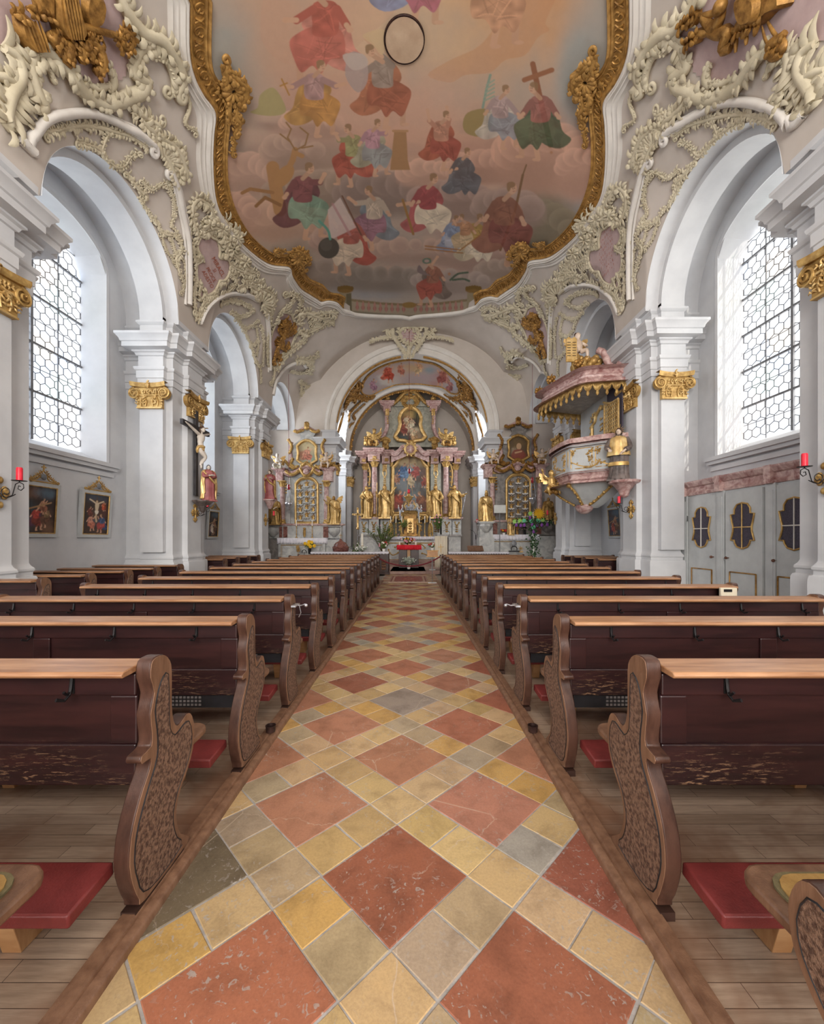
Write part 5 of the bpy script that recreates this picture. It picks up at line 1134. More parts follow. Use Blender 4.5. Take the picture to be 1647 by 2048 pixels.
def head(b, c, s, face=Vector((0, -1, 0)), hair=None, mat=None, tilt=0):
    c = Vector(c); f = Vector(face).normalized(); sd = f.cross(Vector((0, 0, 1))).normalized(); R = Matrix((sd, -f, Vector((0, 0, 1)))).transposed()
    b.ball(c, .047*s, .057*s, .066*s, 12, 9, R=R); b.ball(c+f*.016*s-Vector((0, 0, .030*s)), .034*s, .038*s, .034*s, 10, 7, R=R)       # skull, jaw
    b.tube([c+f*.050*s+Vector((0, 0, .012*s)), c+f*.064*s-Vector((0, 0, .012*s))], [.005*s, .010*s], 6)
    b.ball(c+f*.051*s-Vector((0, 0, .030*s)), .014*s, .008*s, .005*s, 8, 5, R=R)
    for k in (-1, 1):
        b.ball(c+sd*k*.047*s-Vector((0, 0, .004*s)), .006*s, .010*s, .015*s, 6, 5, R=R); b.ball(c+f*.046*s+sd*k*.018*s+Vector((0, 0, .016*s)), .014*s, .008*s, .005*s, 6, 5, R=R)
    if hair is not None:
        hair.ball(c-f*.010*s+Vector((0, 0, .014*s)), .054*s, .060*s, .062*s, 12, 8, R=R)
        for k in range(8):
            a = PI*(.05+.9*k/7); q = c+(sd*math.cos(a)-f*math.sin(a))*.048*s; hair.tube([q+Vector((0, 0, .02*s)), q-Vector((0, 0, .03*s)), q*1-Vector((0, 0, .065*s))-f*.006*s], [.016*s, .017*s, .009*s], 6)
RZ = [(0, .150), (.04, .142), (.12, .128), (.24, .120), (.38, .118), (.50, .124), (.58, .108), (.64, .098), (.70, .110), (.77, .122), (.81, .108), (.835, .06), (.86, .034)]
def statue(name, label, cat, x, y0, y1, d, robe='gold', cloak=None, flesh='skin', hair_mat='hair', seed=1, lean=.02, arms=None, group=None, extra=None, rot=0, mitre=False, halo=False, wings=False, kneel=False, parent=None, wide=1.0, beard=False, X=None):
    """robed figure standing with its feet at photo height y1 and its crown at y0, at depth d"""
    foot = pt(x, y1, d); h = (y1-y0)*d/F
    root = thing(name, label, cat, tuple(foot), group) if parent is None else parent
    rs = random.Random(seed); ph = rs.uniform(0, 6); f1 = rs.choice((6, 7, 8))
    lx = lambda z: lean*math.sin(PI*min(1, z/.85))*(1 if seed % 2 else -1)
    def lath(prof, a0, a1, seg, amp, grow=1.0):
        b = mb(); P = []
        zz = np.linspace(prof[0][0], prof[-1][0], 22); rr = np.interp(zz, [p[0] for p in prof], [p[1] for p in prof])
        for z, r in zip(zz, rr):
            fd = amp*(1.0 if z < .5 else max(.25, 1-(z-.5)*2.4)); row = []
            for i in range(seg+1):
                a = a0+(a1-a0)*i/seg; w = 1+fd*(.55*math.sin(f1*a+ph+2.2*z)+.45*math.sin((f1*2+1)*a-ph+4*z)); row.append(((lx(z)+r*grow*w*wide*math.cos(a))*h, (r*grow*w*.74*math.sin(a))*h, z*h))
            P.append(row)
        b.grid(P); return b
    b = lath(RZ, 0, 2*PI, 40, .13)
    n = 41; e = len(b.v); b.f.append(tuple(range(n))[::-1]); b.f.append(tuple(range(e-n, e)))
    arms = arms or [((-.17, -.05, .66), (-.13, -.16, .62)), ((.17, -.04, .66), (.08, -.15, .60))]
    sk = mb(); hr = mb()
    for (el, ha), s in zip(arms, (-1, 1)):
        sh = Vector((s*.105*wide+lx(.79), 0, .79)); el = Vector(el); ha = Vector(ha)
        limb(b, [tuple(sh*h), tuple(el*h), tuple((el.lerp(ha, .72))*h)], [.045*h, .043*h, .05*h])
        hb = mb(); limb(hb, [tuple(el.lerp(ha, .55)*h), tuple(ha*h)], [.022*h, .017*h]); hand(hb, ha*h, (ha-el), h*1.25); obj('hand', hb, flesh, root, local=True, smooth=70)
    for s in (-1, 1): b.ball((s*.05*h, -.09*h, .012*h), .028*h, .055*h, .018*h, 8, 6)
    b.box(-.16*h*wide, .16*h*wide, -.12*h, .12*h, -.02*h, .012*h)
    o = obj('robe', b, robe, root, local=True, smooth=70)
    hc = Vector((lx(.92)+rs.uniform(-.01, .01), -.012, .922)); fc = Vector((rs.uniform(-.4, .4), -1, -.1)); head(sk, hc*h, h, fc, hr); sk.tube([Vector((lx(.84), 0, .83))*h, hc*h], [.03*h, .026*h], 8)
    if beard: hr.ball(hc*h+Vector((0, -.045*h, -.055*h)), .03*h, .022*h, .04*h, 8, 6)
    obj('head', sk, flesh, root, local=True, smooth=70); obj('hair', hr, hair_mat, root, local=True, smooth=70)
    if cloak:
        CP = [(.03, .155), (.2, .15), (.4, .152), (.55, .15), (.68, .142), (.77, .136), (.82, .115), (.845, .07)]
        c = lath(CP, -.12*PI, 1.22*PI, 34, .16, 1.06)
        c.tube([(-.12*h*wide, -.03*h, .80*h), (-.05*h, -.11*h, .66*h), (.06*h, -.12*h, .54*h), (.14*h*wide, -.06*h, .47*h), (.15*h*wide, -.02*h, .30*h)], [.03*h, .04*h, .048*h, .04*h, .022*h], 8, .6)
        c.tube([(-.14*h*wide, -.03*h, .70*h), (-.16*h, -.07*h, .45*h), (-.13*h, -.08*h, .2*h)], [.03*h, .035*h, .02*h], 8, .7)
        oc = obj('cloak', c, cloak, root, local=True, smooth=70); m = oc.modifiers.new('thickness', 'SOLIDIFY'); m.thickness = .012*h
    if mitre:
        m = mb(); m.lathe([(.045*h, 0), (.055*h, .03*h), (.045*h, .075*h), (.006*h, .115*h)], tuple(hc*h+Vector((0, 0, .035*h))), 12, 1, .6); obj('mitre', m, robe, root, local=True)
    if halo:
        m = mb()
        for k in range(14):
            a = 2*PI*k/14; c0 = hc*h+Vector((0, .03*h, .02*h)); L = (.13 if k % 2 else .10)*h; v = Vector((math.cos(a), 0, math.sin(a))); m.tube([c0+v*.05*h, c0+v*L], [.007*h, .002*h], 4)
        obj('halo', m, 'gold_bright', root, local=True)
    if wings:
        for s in (-1, 1):
            m = mb()
            m.prism(WG, lambda u, v, q: (s*(.05+u*.6)*h, (.08+q+u*.2)*h, (.74+v*.7)*h), 0, .02)
            obj('wing', m, 'gold', root, local=True, smooth=60)
    if extra: extra(root, h)
    if rot: root.rotation_euler = (0, 0, rot)
    return root
def putto(name, label, x, y0, y1, d, seed=1, mat='skin', group=None, wing='gold', seat=True, sash='gold', flip=1, arm_up=True, holds=None, rot=0):
    """chubby winged child, seated, one continuous body"""
    base = pt(x, y1, d); h = (y1-y0)*d/F/1.0; root = thing(name, label, 'carved angel', tuple(base), group); f = flip; b = mb()
    V = lambda a, c, e: Vector((a*f*h, c*h, e*h))
    b.tube([V(0, 0, .30), V(.01, 0, .45), V(.02, 0, .62), V(.02, 0, .70)], [.13*h, .15*h, .14*h, .09*h], 12)
    head(b, V(.03, -.01, .84), h*2.0, Vector((-.4*f, -1, 0))); b.tube([V(.02, 0, .68), V(.03, 0, .80)], [.05*h, .045*h], 8)
    limb(b, [tuple(V(-.07, -.02, .30)), tuple(V(-.22, -.16, .30)), tuple(V(-.24, -.17, .05))], [.085*h, .07*h, .038*h]); limb(b, [tuple(V(.08, -.02, .30)), tuple(V(.20, -.20, .24)), tuple(V(.14, -.16, .0))], [.085*h, .07*h, .038*h])
    for q in (V(-.25, -.21, .03), V(.14, -.20, -.02)): b.ball(q, .03*h, .055*h, .022*h, 8, 6)
    a1 = (V(.14, 0, .62), V(.30, -.06, .66), V(.38, -.10, .86)) if arm_up else (V(.14, 0, .62), V(.28, -.04, .5), V(.2, -.16, .42)); a2 = (V(-.12, 0, .62), V(-.27, -.05, .50), V(-.18, -.18, .44))
    for A in (a1, a2): limb(b, [tuple(p) for p in A], [.055*h, .045*h, .03*h]); hand(b, A[2], A[2]-A[1], h*2.0)
    o = obj('body', b, mat, root, local=True, smooth=70); rem(o, max(.006, h*.016), 2)
    hb = mb(); c = V(.03, .0, .90)
    for k in range(14):
        a = k*2.4; hb.ball(c+Vector((math.cos(a)*.07*h, .02*h+math.sin(a)*.07*h, (.03-.04*(k % 3))*h)), .035*h, seg=7, rings=5)
    obj('hair', hb, 'hair' if mat != 'skin_pale' else mat, root, local=True, smooth=70)
    for s in (-1, 1):
        m = mb()
        m.prism(WG, lambda u, v, q: (s*(.05+u*.9)*h, (.10+q+u*.3)*h, (.50+v*.9)*h), 0, .03)
        obj('wing', m, wing, root, local=True, smooth=60)
    if sash: m = mb(); m.tube([V(.16, .02, .45), V(.02, -.16, .38), V(-.14, -.10, .32), V(-.2, -.02, .22)], [.03*h, .05*h, .045*h, .02*h], 8, .7); m.tube([V(.12, -.12, .32), V(.2, -.08, .2), V(.3, .0, .12)], [.05*h, .04*h, .02*h], 8, .6); obj('sash', m, sash, root, local=True, smooth=70)
    if seat: m = mb(); [m.ball(V(-.15+.1*k, .02, .12+.03*(k % 2)), .13*h, .12*h, .10*h, 9, 6) for k in range(4)]; obj('cloud_seat', m, 'stucco' if mat == 'skin_pale' else 'gold_dark', root, local=True, smooth=70)
    if holds: holds(root, h, V)
    return root
class LocalOrn(MB):
    """relief carving on a flat or given frame: fr(u, v, o) -> world point (o = lift off the surface)"""
    def __init__(s, fr, seed=1): super().__init__(); s.fr = fr; s.rs = random.Random(seed)
    def rib(s, L, r, taper=True, curl=(0, 0), n=4, lift=None, seg=6):
        P = smooth_poly(L, n); m = len(P)
        for end, cv in ((0, curl[0]), (1, curl[1])):
            if not cv: continue
            p = np.array(P[-1] if end else P[0]); q = np.array(P[-2] if end else P[1]); t = (p-q)/max(1e-9, np.linalg.norm(p-q)); bn = np.array([-t[1], t[0]])*(1 if cv > 0 else -1); R = abs(cv); c = p+bn*R; sp = []
            for k in range(1, 13): a = k*.6; rr = R*(1-k/15); sp.append(tuple(c+(-bn*math.cos(a)+t*math.sin(a))*rr))
            P = P+sp if end else sp[::-1]+P
        m = len(P); rr = [r*(.4+.6*math.sin(PI*min(1, .15+.7*i/(m-1)))) if taper else r for i in range(m)]
        s.tube([s.fr(p[0], p[1], r*.6 if lift is None else lift) for p in P], rr, seg); return s
    def leaves(s, L, ln, w, n=None, both=True, lift=.01):
        P = smooth_poly(L, 4); D = [0]
        for i in range(1, len(P)): D.append(D[-1]+math.hypot(P[i][0]-P[i-1][0], P[i][1]-P[i-1][1]))
        n = n or max(2, int(D[-1]/(w*1.6)))
        for k in range(n):
            x = D[-1]*(k+.5)/n; i = max(1, next((j for j, v in enumerate(D) if v >= x), len(D)-1)); p = P[i]; t = math.atan2(P[i][1]-P[i-1][1], P[i][0]-P[i-1][0])
            for sd in ((1, -1) if both else (1,)):
                a = t+sd*s.rs.uniform(.6, 1.3); c = sd*s.rs.uniform(.6, 1.6)*s.rs.choice((1, 1, -1)); l = ln*s.rs.uniform(.6, 1.3); pts = []; q = list(p)
                for j in range(5): pts.append(s.fr(q[0], q[1], lift+w*.7*math.sin(j*.8))); q[0] += math.cos(a)*l/4; q[1] += math.sin(a)*l/4; a += c/4
                s.tube(pts, [w*.4, w*.55, w*.5, w*.4, w*.12], 5)
        return s
def pxf(d, off=0): return lambda u, v, o: tuple(pt(u, v, d-off-o))
def capital(label, fr, w, h, dep=.10, group='gilded capitals', loc=None):
    """ionic-composite capital; fr(u, v, o): u across (centre 0), v up from the shaft (0..h), o outwards"""
    t = tag(thing('gilded_capital', label, 'capital', loc), group=group)
    b = mb(); hw = w/2+.02
    b.prism([(-hw, 0), (hw, 0), (hw*1.0, h*.6), (hw*1.15, h*.9), (-hw*1.15, h*.9), (-hw, h*.6)], lambda u, v, o: fr(u, v, o), -.02, dep*.6); bell = obj('bell', b, 'gold', t, smooth=30)
    o = LocalOrn(lambda u, v, q: fr(u, v, dep*.6+q), seed=hash(label) % 99)
    o.rib([(-hw, .012), (hw, .012)], .016, False); 
    for q in (-.5, .5):
        c = q*w*.5*1.0; o.rib([(c-.09*w, .05*h+.02), (c-.12*w, .3*h), (c-.02*w, .5*h)], .018, curl=(0, -.02)); o.rib([(c+.09*w, .05*h+.02), (c+.12*w, .3*h), (c+.02*w, .5*h)], .018, curl=(0, .02)); o.leaves([(c, .04), (c, .5*h)], .08, .024)
    o.leaves([(-hw*.95, .03), (-hw*.95, h*.5)], .06, .02); o.leaves([(hw*.95, .03), (hw*.95, h*.5)], .06, .02); o.rib([(-hw, h*.56), (0, h*.53), (hw, h*.56)], .02, False); o.leaves([(-hw*.7, h*.70), (0, h*.66), (hw*.7, h*.70)], .07, .026)
    obj('leaf_relief', o, 'gold_bright', bell, smooth=60)
    for s in (-1, 1):
        v = mb(); cx, cz, R = s*(hw+.045), h*.62, h*.24; pts = []; rd = []
        for k in range(34): a = PI/2-s*k*.42; r = R*(1-k/38); pts.append(fr(cx+math.cos(a)*r, cz+math.sin(a)*r, dep*.75+.05*k/34)); rd.append(R*.17*(1-k/60))
        v.tube(pts, rd, 6); P = [fr(cx+math.cos(2*PI*k/20)*R*.98, cz+math.sin(2*PI*k/20)*R*.98, 0) for k in range(20)]; Q = [fr(cx+math.cos(2*PI*k/20)*R*.94, cz+math.sin(2*PI*k/20)*R*.94, dep*.78) for k in range(20)]
        v.add(P+Q, [(k, (k+1) % 20, 20+(k+1) % 20, 20+k) for k in range(20)]+[tuple(range(20, 40)), tuple(range(20))[::-1]]); obj('volute', v, 'gold', t, smooth=50)
    a = mb(); n = 14; rows = []
    for off, z0 in ((0, .0), (dep*.9, .0), (dep*1.15, .03), (dep*1.15, .07), (0, .075)):
        rows.append([fr((hw+.11)*(2*i/n-1), h*.85+z0*1.3+.05*abs(2*i/n-1)**2.2*h, off+(.04*abs(2*i/n-1)**2 if off else 0)) for i in range(n+1)])
    a.grid(rows); obj('abacus', a, 'gold', t, smooth=40)
    q = LocalOrn(lambda u, v, p: fr(u, v, dep*1.1+p), 3); q.rib([(0, h*.80), (.01, h*.92), (-.01, h*1.04), (.02, h*1.12)], .022); q.leaves([(0, h*.8), (0, h*1.0)], .06, .022); obj('flower', q, 'gold_bright', t, smooth=60)
    return t
names = {(-1, 2): 'nearest left pillar', (-1, 3): 'pillar behind the crucifix', (-1, 4): 'far left pillar beside the side altar', (1, 2): 'nearest right pillar', (1, 3): 'pillar that carries the pulpit', (1, 4): 'far right pillar beside the side altar'}
for s in (-1, 1):
    zf = 1 if s < 0 else KR
    for i in (2, 3, 4):
        yc = PIERS[i]-(0 if i > 2 else (.05 if s < 0 else .12)); nm = names[(s, i)]
        capital('gilded volute capital on the aisle-facing side of the %s' % nm, lambda u, v, o, yc=yc, s=s, zf=zf: (s*(NX-o), yc+u, (4.42+v)*zf), .60, .54, loc=(s*NX, yc, 4.42*zf))
        if i > 2: capital('gilded volute capital facing the viewer on the %s' % nm, lambda u, v, o, yc=yc, s=s, zf=zf: (s*(5.86)+u, yc-.80-o, (4.42+v)*zf), .52, .54, loc=(s*5.86, yc-.8, 4.42*zf))
    for yy, nm, xw, sc in ((18.50, 'chancel arch', 3.45, 1), (22.68, 'rear chancel pier', 3.40, .9)):
        capital('small gilded capital on the inner side of the %s, %s' % (nm, 'left' if s < 0 else 'right'), lambda u, v, o, yy=yy, s=s, xw=xw: (s*(xw-o), yy+u, 4.42+v), .30 if yy < 20 else .4, .5, group='chancel capitals', loc=(s*xw, yy, 4.42))
        yf = CH-.16 if yy < 20 else 22.4
        capital('gilded capital facing the viewer on the %s, %s side' % (nm, 'left' if s < 0 else 'right'), lambda u, v, o, yf=yf, s=s, yy=yy: (s*(3.73 if yy < 20 else 3.5)+u, yf-o, 4.42+v), .36 if yy < 20 else .18, .5, group='chancel capitals', loc=(s*3.7, yf, 4.42))
def dn(P, m=12):
    out = []
    for a, c in zip(P, P[1:]+P[:1]):
        out.append(a)
        if math.dist(a, c) > m: out += [(a[0]+(c[0]-a[0])*t, a[1]+(c[1]-a[1])*t) for t in (.04, .35, .65, .96)]
    return out
WG = [(0, 0), (.06, .20), (.2, .34), (.4, .42), (.42, .3), (.36, .24), (.4, .16), (.32, .12), (.34, .04), (.25, .02), (.26, -.06), (.12, -.08)]
def outline_frame(name, poly, fr, r, mat, parent, seed=1, leaf=.0, closed=True, w2=None):
    b = LocalOrn(fr, seed); P = smooth_poly(dn(poly), 3, closed) if len(poly) > 4 else list(poly); P = P+[P[0]] if closed else P
    b.tube([fr(u, v, r*.7) for u, v in P], r, 8, cap=not closed); 
    c = np.mean(np.array(P), 0); Q = [tuple(np.array(p)+(c-np.array(p))*(1-.93)) for p in P]; b.tube([fr(u, v, r*.4) for u, v in Q], r*.5, 6)
    if leaf: b.leaves(P, leaf, r*.7)
    return obj(name, b, mat, parent, smooth=60)
def painting(poly, fr, canvas, parent, step=1.5, name='painted_canvas', off=.0, mat='oil', smooth=True):
    P = smooth_poly(dn(poly), 3, True) if smooth else poly; xs_ = [p[0] for p in P]; ys_ = [p[1] for p in P]; X, Y = np.meshgrid(np.linspace(min(xs_), max(xs_), int((max(xs_)-min(xs_))/step)+2), np.linspace(min(ys_), max(ys_), int((max(ys_)-min(ys_))/step)+2), indexing='ij')
    ins = pip(X, Y, P) if smooth else np.ones(X.shape, bool); idx = np.cumsum(ins.ravel()).reshape(ins.shape)-1; b = mb(); b.v = [fr(u, v, off) for u, v in zip(X[ins], Y[ins])]
    q = ins[:-1, :-1] & ins[1:, :-1] & ins[:-1, 1:] & ins[1:, 1:]; I, J = np.nonzero(q); b.f = [tuple(r) for r in np.stack([idx[I, J], idx[I, J+1], idx[I+1, J+1], idx[I+1, J]], -1).tolist()]
    c = canvas.sample(X[ins], Y[ins]); b.c = np.concatenate([c, np.ones((len(c), 1), np.float32)], 1); return obj(name, b, mat, parent, smooth=0)
def column(cx, d, y0, y1, r, parent, mat='marble_red', capm='gold', yc=None):
    """round column in photo rows y0 (top of capital) to y1 (foot)"""
    c = pt(cx, y1, d); zt = pt(cx, y0, d).z; hc = .16*(zt-c.z) if yc is None else pt(cx, y0, d).z-pt(cx, yc, d).z; z0 = c.z; zs = zt-hc; H = zs-z0; b = mb()
    b.lathe([(r, .1*r), (r, H*.3), (r*.96, H*.6), (r*.86, H), (r*.9, H+.01)], (c.x, c.y, z0), 20); o = obj('column', b, mat, parent, smooth=50)
    g = mb(); g.lathe([(r*1.35, 0), (r*1.4, .05), (r*1.25, .09), (r*1.05, .12), (r*1.15, .16), (r*1.0, .2)], (c.x, c.y, z0), 20); obj('column_base', g, capm, o, smooth=50)
    g = mb(); g.lathe([(r*.88, 0), (r*.95, hc*.1), (r*.9, hc*.15), (r*1.0, hc*.5), (r*1.35, hc*.85), (r*1.45, hc*.9), (r*1.45, hc)], (c.x, c.y, zs), 20, wob=lambda a, z: 1+.06*math.sin(8*a)*(z < hc*.85))
    for k in range(8):
        a = 2*PI*k/8; v = Vector((math.cos(a), math.sin(a), 0)); q = Vector((c.x, c.y, zs+hc*.15)); g.tube([q+v*r*.95, q+v*r*1.15+Vector((0, 0, hc*.35)), q+v*r*1.4+Vector((0, 0, hc*.5)), q+v*r*1.5+Vector((0, 0, hc*.38))], [r*.16, r*.2, r*.16, r*.12], 5)
    g.box(c.x-r*1.5, c.x+r*1.5, c.y-r*1.5, c.y+r*1.5, zt-.04, zt); obj('column_capital', g, capm, o, smooth=50); return o
def pbox(b, x0, x1, y0, y1, d, dep=.3):
    A, B = pt(x0, y1, d), pt(x1, y0, d); b.box(A.x, B.x, d, d+dep, A.z, B.z); return b
def pmould(b, x0, x1, y, d, dep, prof=((0, 0), (.05, .02), (.05, .05), (.10, .09), (.10, .14)), up=1):
    """small cornice: stacked slabs growing outwards, resting at photo row y"""
    A, B = pt(x0, y, d), pt(x1, y, d)
    for (o, z), (o2, z2) in zip(prof[:-1], prof[1:]): b.box(A.x-o2, B.x+o2, d-o2, d+dep, A.z+z*up, A.z+z2*up)
    return b
# ================================================================ HIGH ALTAR
HD = 22.2
R_ = thing('high_altar', 'tall high altar of grey and rose marble with gilded columns, painting and crowning gable', 'altar', (0, 22.6, .42))
cr = lambda x, y: (690+.1953*x, 760+.1953*y)
b = mb(); pbox(b, 757, 885, 1081, 1124, 21.0, .9); pbox(b, 762, 880, 1124, 1130, 20.9, 1.2); ob = obj('altar_table', b, 'marble_grey', R_, smooth=0, bevel=.01)
g = LocalOrn(pxf(21.0), 5)
for s in (-1, 1):
    for L in ([(790, 1095), (800, 1088), (812, 1092), (820, 1100)], [(776, 1100), (784, 1110), (796, 1106)]): g.rib([(820+s*(820-p[0]), p[1]) for p in L], .03, curl=(1.2, -1.2))
outline_frame('gilt_edging', [(764, 1086), (878, 1086), (878, 1120), (764, 1120)], pxf(21.0), .02, 'gold', ob); obj('gilt_scrolls', g, 'gold', ob)
for q in (719, 861): b = mb(); pbox(b, q, q+60, 1072, 1128, 21.9, 2.4); obj('lower_plinth', b, 'marble_grey', R_, smooth=0, bevel=.01)
b = mb(); pbox(b, 716, 783, 1069, 1073, 21.75, 2.5); pbox(b, 858, 924, 1069, 1073, 21.75, 2.5); pbox(b, 735, 905, 1124, 1131, 21.8, 2.5); obj('plinth_moulding', b, 'marble_dark', R_, smooth=0, bevel=.01)
for x0, x1, d in ((737, 757, 22.0), (883, 903, 22.0), (718, 736, 22.5), (904, 922, 22.5), (760, 779, 22.4), (861, 880, 22.4)):
    b = mb(); pbox(b, x0, x1, 1039, 1070, d, 1.8 if d > 22 else 1.2); p = obj('pedestal', b, 'marble_grey', R_, smooth=0, bevel=.008)
    b = mb(); pmould(b, x0, x1, 1039, d, 1.2); obj('pedestal_cap', b, 'marble_red', p, smooth=0); g = LocalOrn(pxf(d), 3); c = (x0+x1)/2; g.rib([(c-4, 1045), (c, 1052), (c+4, 1045)], .03, curl=(1, 1)); g.leaves([(c, 1045), (c, 1062)], 2.5, .03); obj('gilt_drop', g, 'gold', p)
for cx in (748.6, 891.4): column(cx, 22.15, 920, 1035, .155, R_, yc=935)
for cx in (730, 911): column(cx, 22.8, 927, 1035, .14, R_, yc=941)
for x0, x1 in ((759, 779), (861, 881)):
    b = mb(); pbox(b, x0, x1, 925, 1039, 22.7, 1.5); p = obj('pilaster', b, 'marble_green', R_, smooth=0, bevel=.01); g = LocalOrn(pxf(22.7), 6); c = (x0+x1)/2
    g.leaves([(c, 926), (c, 940)], 4, .06); g.rib([(c-3, 940), (c-3.5, 948), (c, 955)], .035, curl=(0, 1)); g.rib([(c+3, 940), (c+3.5, 948), (c, 955)], .035, curl=(0, -1)); g.leaves([(c, 955), (c, 972)], 2.5, .045); g.leaves([(c, 972), (c, 988)], 1.6, .035); obj('gilt_pendant', g, 'gold_bright', p)
for s in (-1, 1):
    g = LocalOrn(pxf(22.6), 8); c = 820+s*(-82); g.leaves([(c, 930), (c, 975)], 3.0, .05); g.rib([(c-2, 928), (c+2, 945), (c, 972)], .05); obj('gilt_festoon', g, 'gold', R_)
def hx(x, s): return 820+s*(x-820)
for s in (1, -1):
    q = lambda x: hx(x, s)
    for x0, x1, d, y0, y1 in ((733, 761, 21.95, 908, 922), (717, 734, 22.5, 914, 927), (761, 781, 22.45, 912, 927)):
        b = mb(); a, c = sorted((q(x0), q(x1))); pbox(b, a+2, c-2, y0, y1, d, 1.6); p = obj('entablature', b, 'marble_red', R_, smooth=0, bevel=.01)
        m = mb(); pmould(m, a+1, c-1, y0, d, 1.6, ((0, 0), (.06, .03), (.08, .08), (.16, .12), (.18, .2), (.22, .26), (.22, .31))); obj('cornice', m, 'marble_red', p, smooth=0, bevel=.01)
        g = LocalOrn(pxf(d), 2); cc = (a+c)/2; g.leaves([(cc-3, (y0+y1)/2), (cc+3, (y0+y1)/2)], 3, .05); obj('gilt_mount', g, 'gold_bright', p)
    b = mb()      # cornice scroll rising to the middle
    P = smooth_poly([(q(782), 905), (q(790), 907), (q(797), 903), (q(803), 896), (q(809), 893)], 5)
    for dy, r in ((0, .10), (3.5, .08), (-3, .07)): b.tube([tuple(pt(u, v+dy, 22.2)) for u, v in P], r, 8)
    b.prism([(u, v) for u, v in P]+[(q(812), 912), (q(782), 925)], lambda u, v, h: tuple(pt(u, v, 22.3+h)), 0, 1.2); obj('scrolled_cornice', b, 'marble_red', R_, smooth=50)
b = mb(); b.prism(smooth_poly([(758, 1039), (758, 925), (790, 905), (820, 893), (850, 905), (882, 925), (882, 1039)], 1), lambda u, v, h: tuple(pt(u, v, 23.2+h)), 0, .8); obj('back_panel', b, 'marble_green', R_, smooth=0)
# main altar painting
mf = [(784, 1030), (784, 968), (785, 934), (792, 927), (797, 917), (806, 911), (820, 908), (834, 911), (843, 917), (848, 927), (855, 934), (856, 968), (856, 1030)]
C = Canvas(775, 895, 865, 1040, '#4d4338', 5.0)
for t in [(820, 925, 26, 14, '#c9b184', .9), (800, 950, 24, 14, '#5b6f86', .8), (845, 952, 16, 14, '#7a5648', .8), (822, 945, 16, 14, '#8fa2b0', .8), (818, 972, 30, 12, '#8a9296', .8), (830, 990, 26, 10, '#6f8086', .7), (795, 1010, 16, 20, '#6b3a2e', .8), (845, 1008, 16, 22, '#6b4634', .8), (820, 1025, 40, 10, '#3b2e26', .9), (820, 1000, 20, 10, '#7f95a0', .6)]: C.blob(*t, 1.1, 3)
for g in [(806, 942, 34, '#4d6f9c', '#6f8fb4', dict(cloak='#3f5a86', seed=2)), (832, 942, 32, '#b4605a', '#a8504a', dict(face=-1, seed=3)), (820, 960, 26, '#c7b99a', '#b9a98c', dict(seed=4, wing=0) if 0 else dict(seed=4)), (792, 956, 22, '#b98f76', '#a8765c', dict(seed=5)), (850, 962, 24, '#a8564a', '#8f4438', dict(face=-1, seed=6)), (796, 1002, 44, '#a8452e', '#8f3a2a', dict(cloak='#6b2e24', seed=7, arm1=(.3, -.4))), (812, 1012, 36, '#7a5a3a', '#6b4a34', dict(seed=8)), (842, 1004, 44, '#8f5a3a', '#6b4230', dict(face=-1, seed=9, cloak='#7a3f2e')), (830, 1016, 34, '#c9c3b4', '#8fb0b8', dict(face=-1, seed=10)), (822, 1022, 24, '#b9a27a', '#a88a5c', dict(seed=11))]: figure(C, *g[:3], g[3], g[4], **g[5])
painting(mf, pxf(22.95), C, R_, step=.35, name='altar_painting'); outline_frame('painting_frame', mf, pxf(22.95), .10, 'gold_bright', R_, leaf=1.5)
o_ = LocalOrn(pxf(22.9), 12)
for s in (-1, 1):
    q = lambda x: hx(x, s); o_.rib([(q(782), 930), (q(786), 916), (q(798), 905), (q(808), 898)], .09, curl=(1.5*s, -1.5*s)); o_.leaves([(q(780), 932), (q(784), 918), (q(796), 906)], 4, .08); o_.rib([(q(779), 1034), (q(786), 1028), (q(781), 1018)], .09, curl=(1.5, 1.5)); o_.leaves([(q(779), 1032), (q(795), 1036)], 3, .07)
obj('frame_carving', o_, 'gold', R_)
b = mb(); b.ball(pt(820, 898, 22.15), .30, .10, .30, 16, 10); sc = obj('inscribed_cartouche', b, 'marble_red', R_, smooth=60)
o_ = LocalOrn(pxf(22.1), 13)
for k in range(22): a = 2*PI*k/22; L = 15 if k % 2 else 12.5; o_.rib([(820+math.cos(a)*10, 898+math.sin(a)*10), (820+math.cos(a)*L, 898+math.sin(a)*L)], .045, lift=.03)
o_.tube([pt(820+math.cos(2*PI*k/24)*10.5, 898+math.sin(2*PI*k/24)*10.5, 22.05) for k in range(25)], .06, 7); obj('gilt_rays', o_, 'gold_bright', sc)
scrawl([(0, 1, 12, 3), (0, -4, 9, 3)], lambda u, v: (820+u, 899-v), lambda L, off: (np.array([tuple(pt(p[0], p[1], 22.03)) for p in L]), None), 0, 'lettering', sc, 'gold_bright', .4)
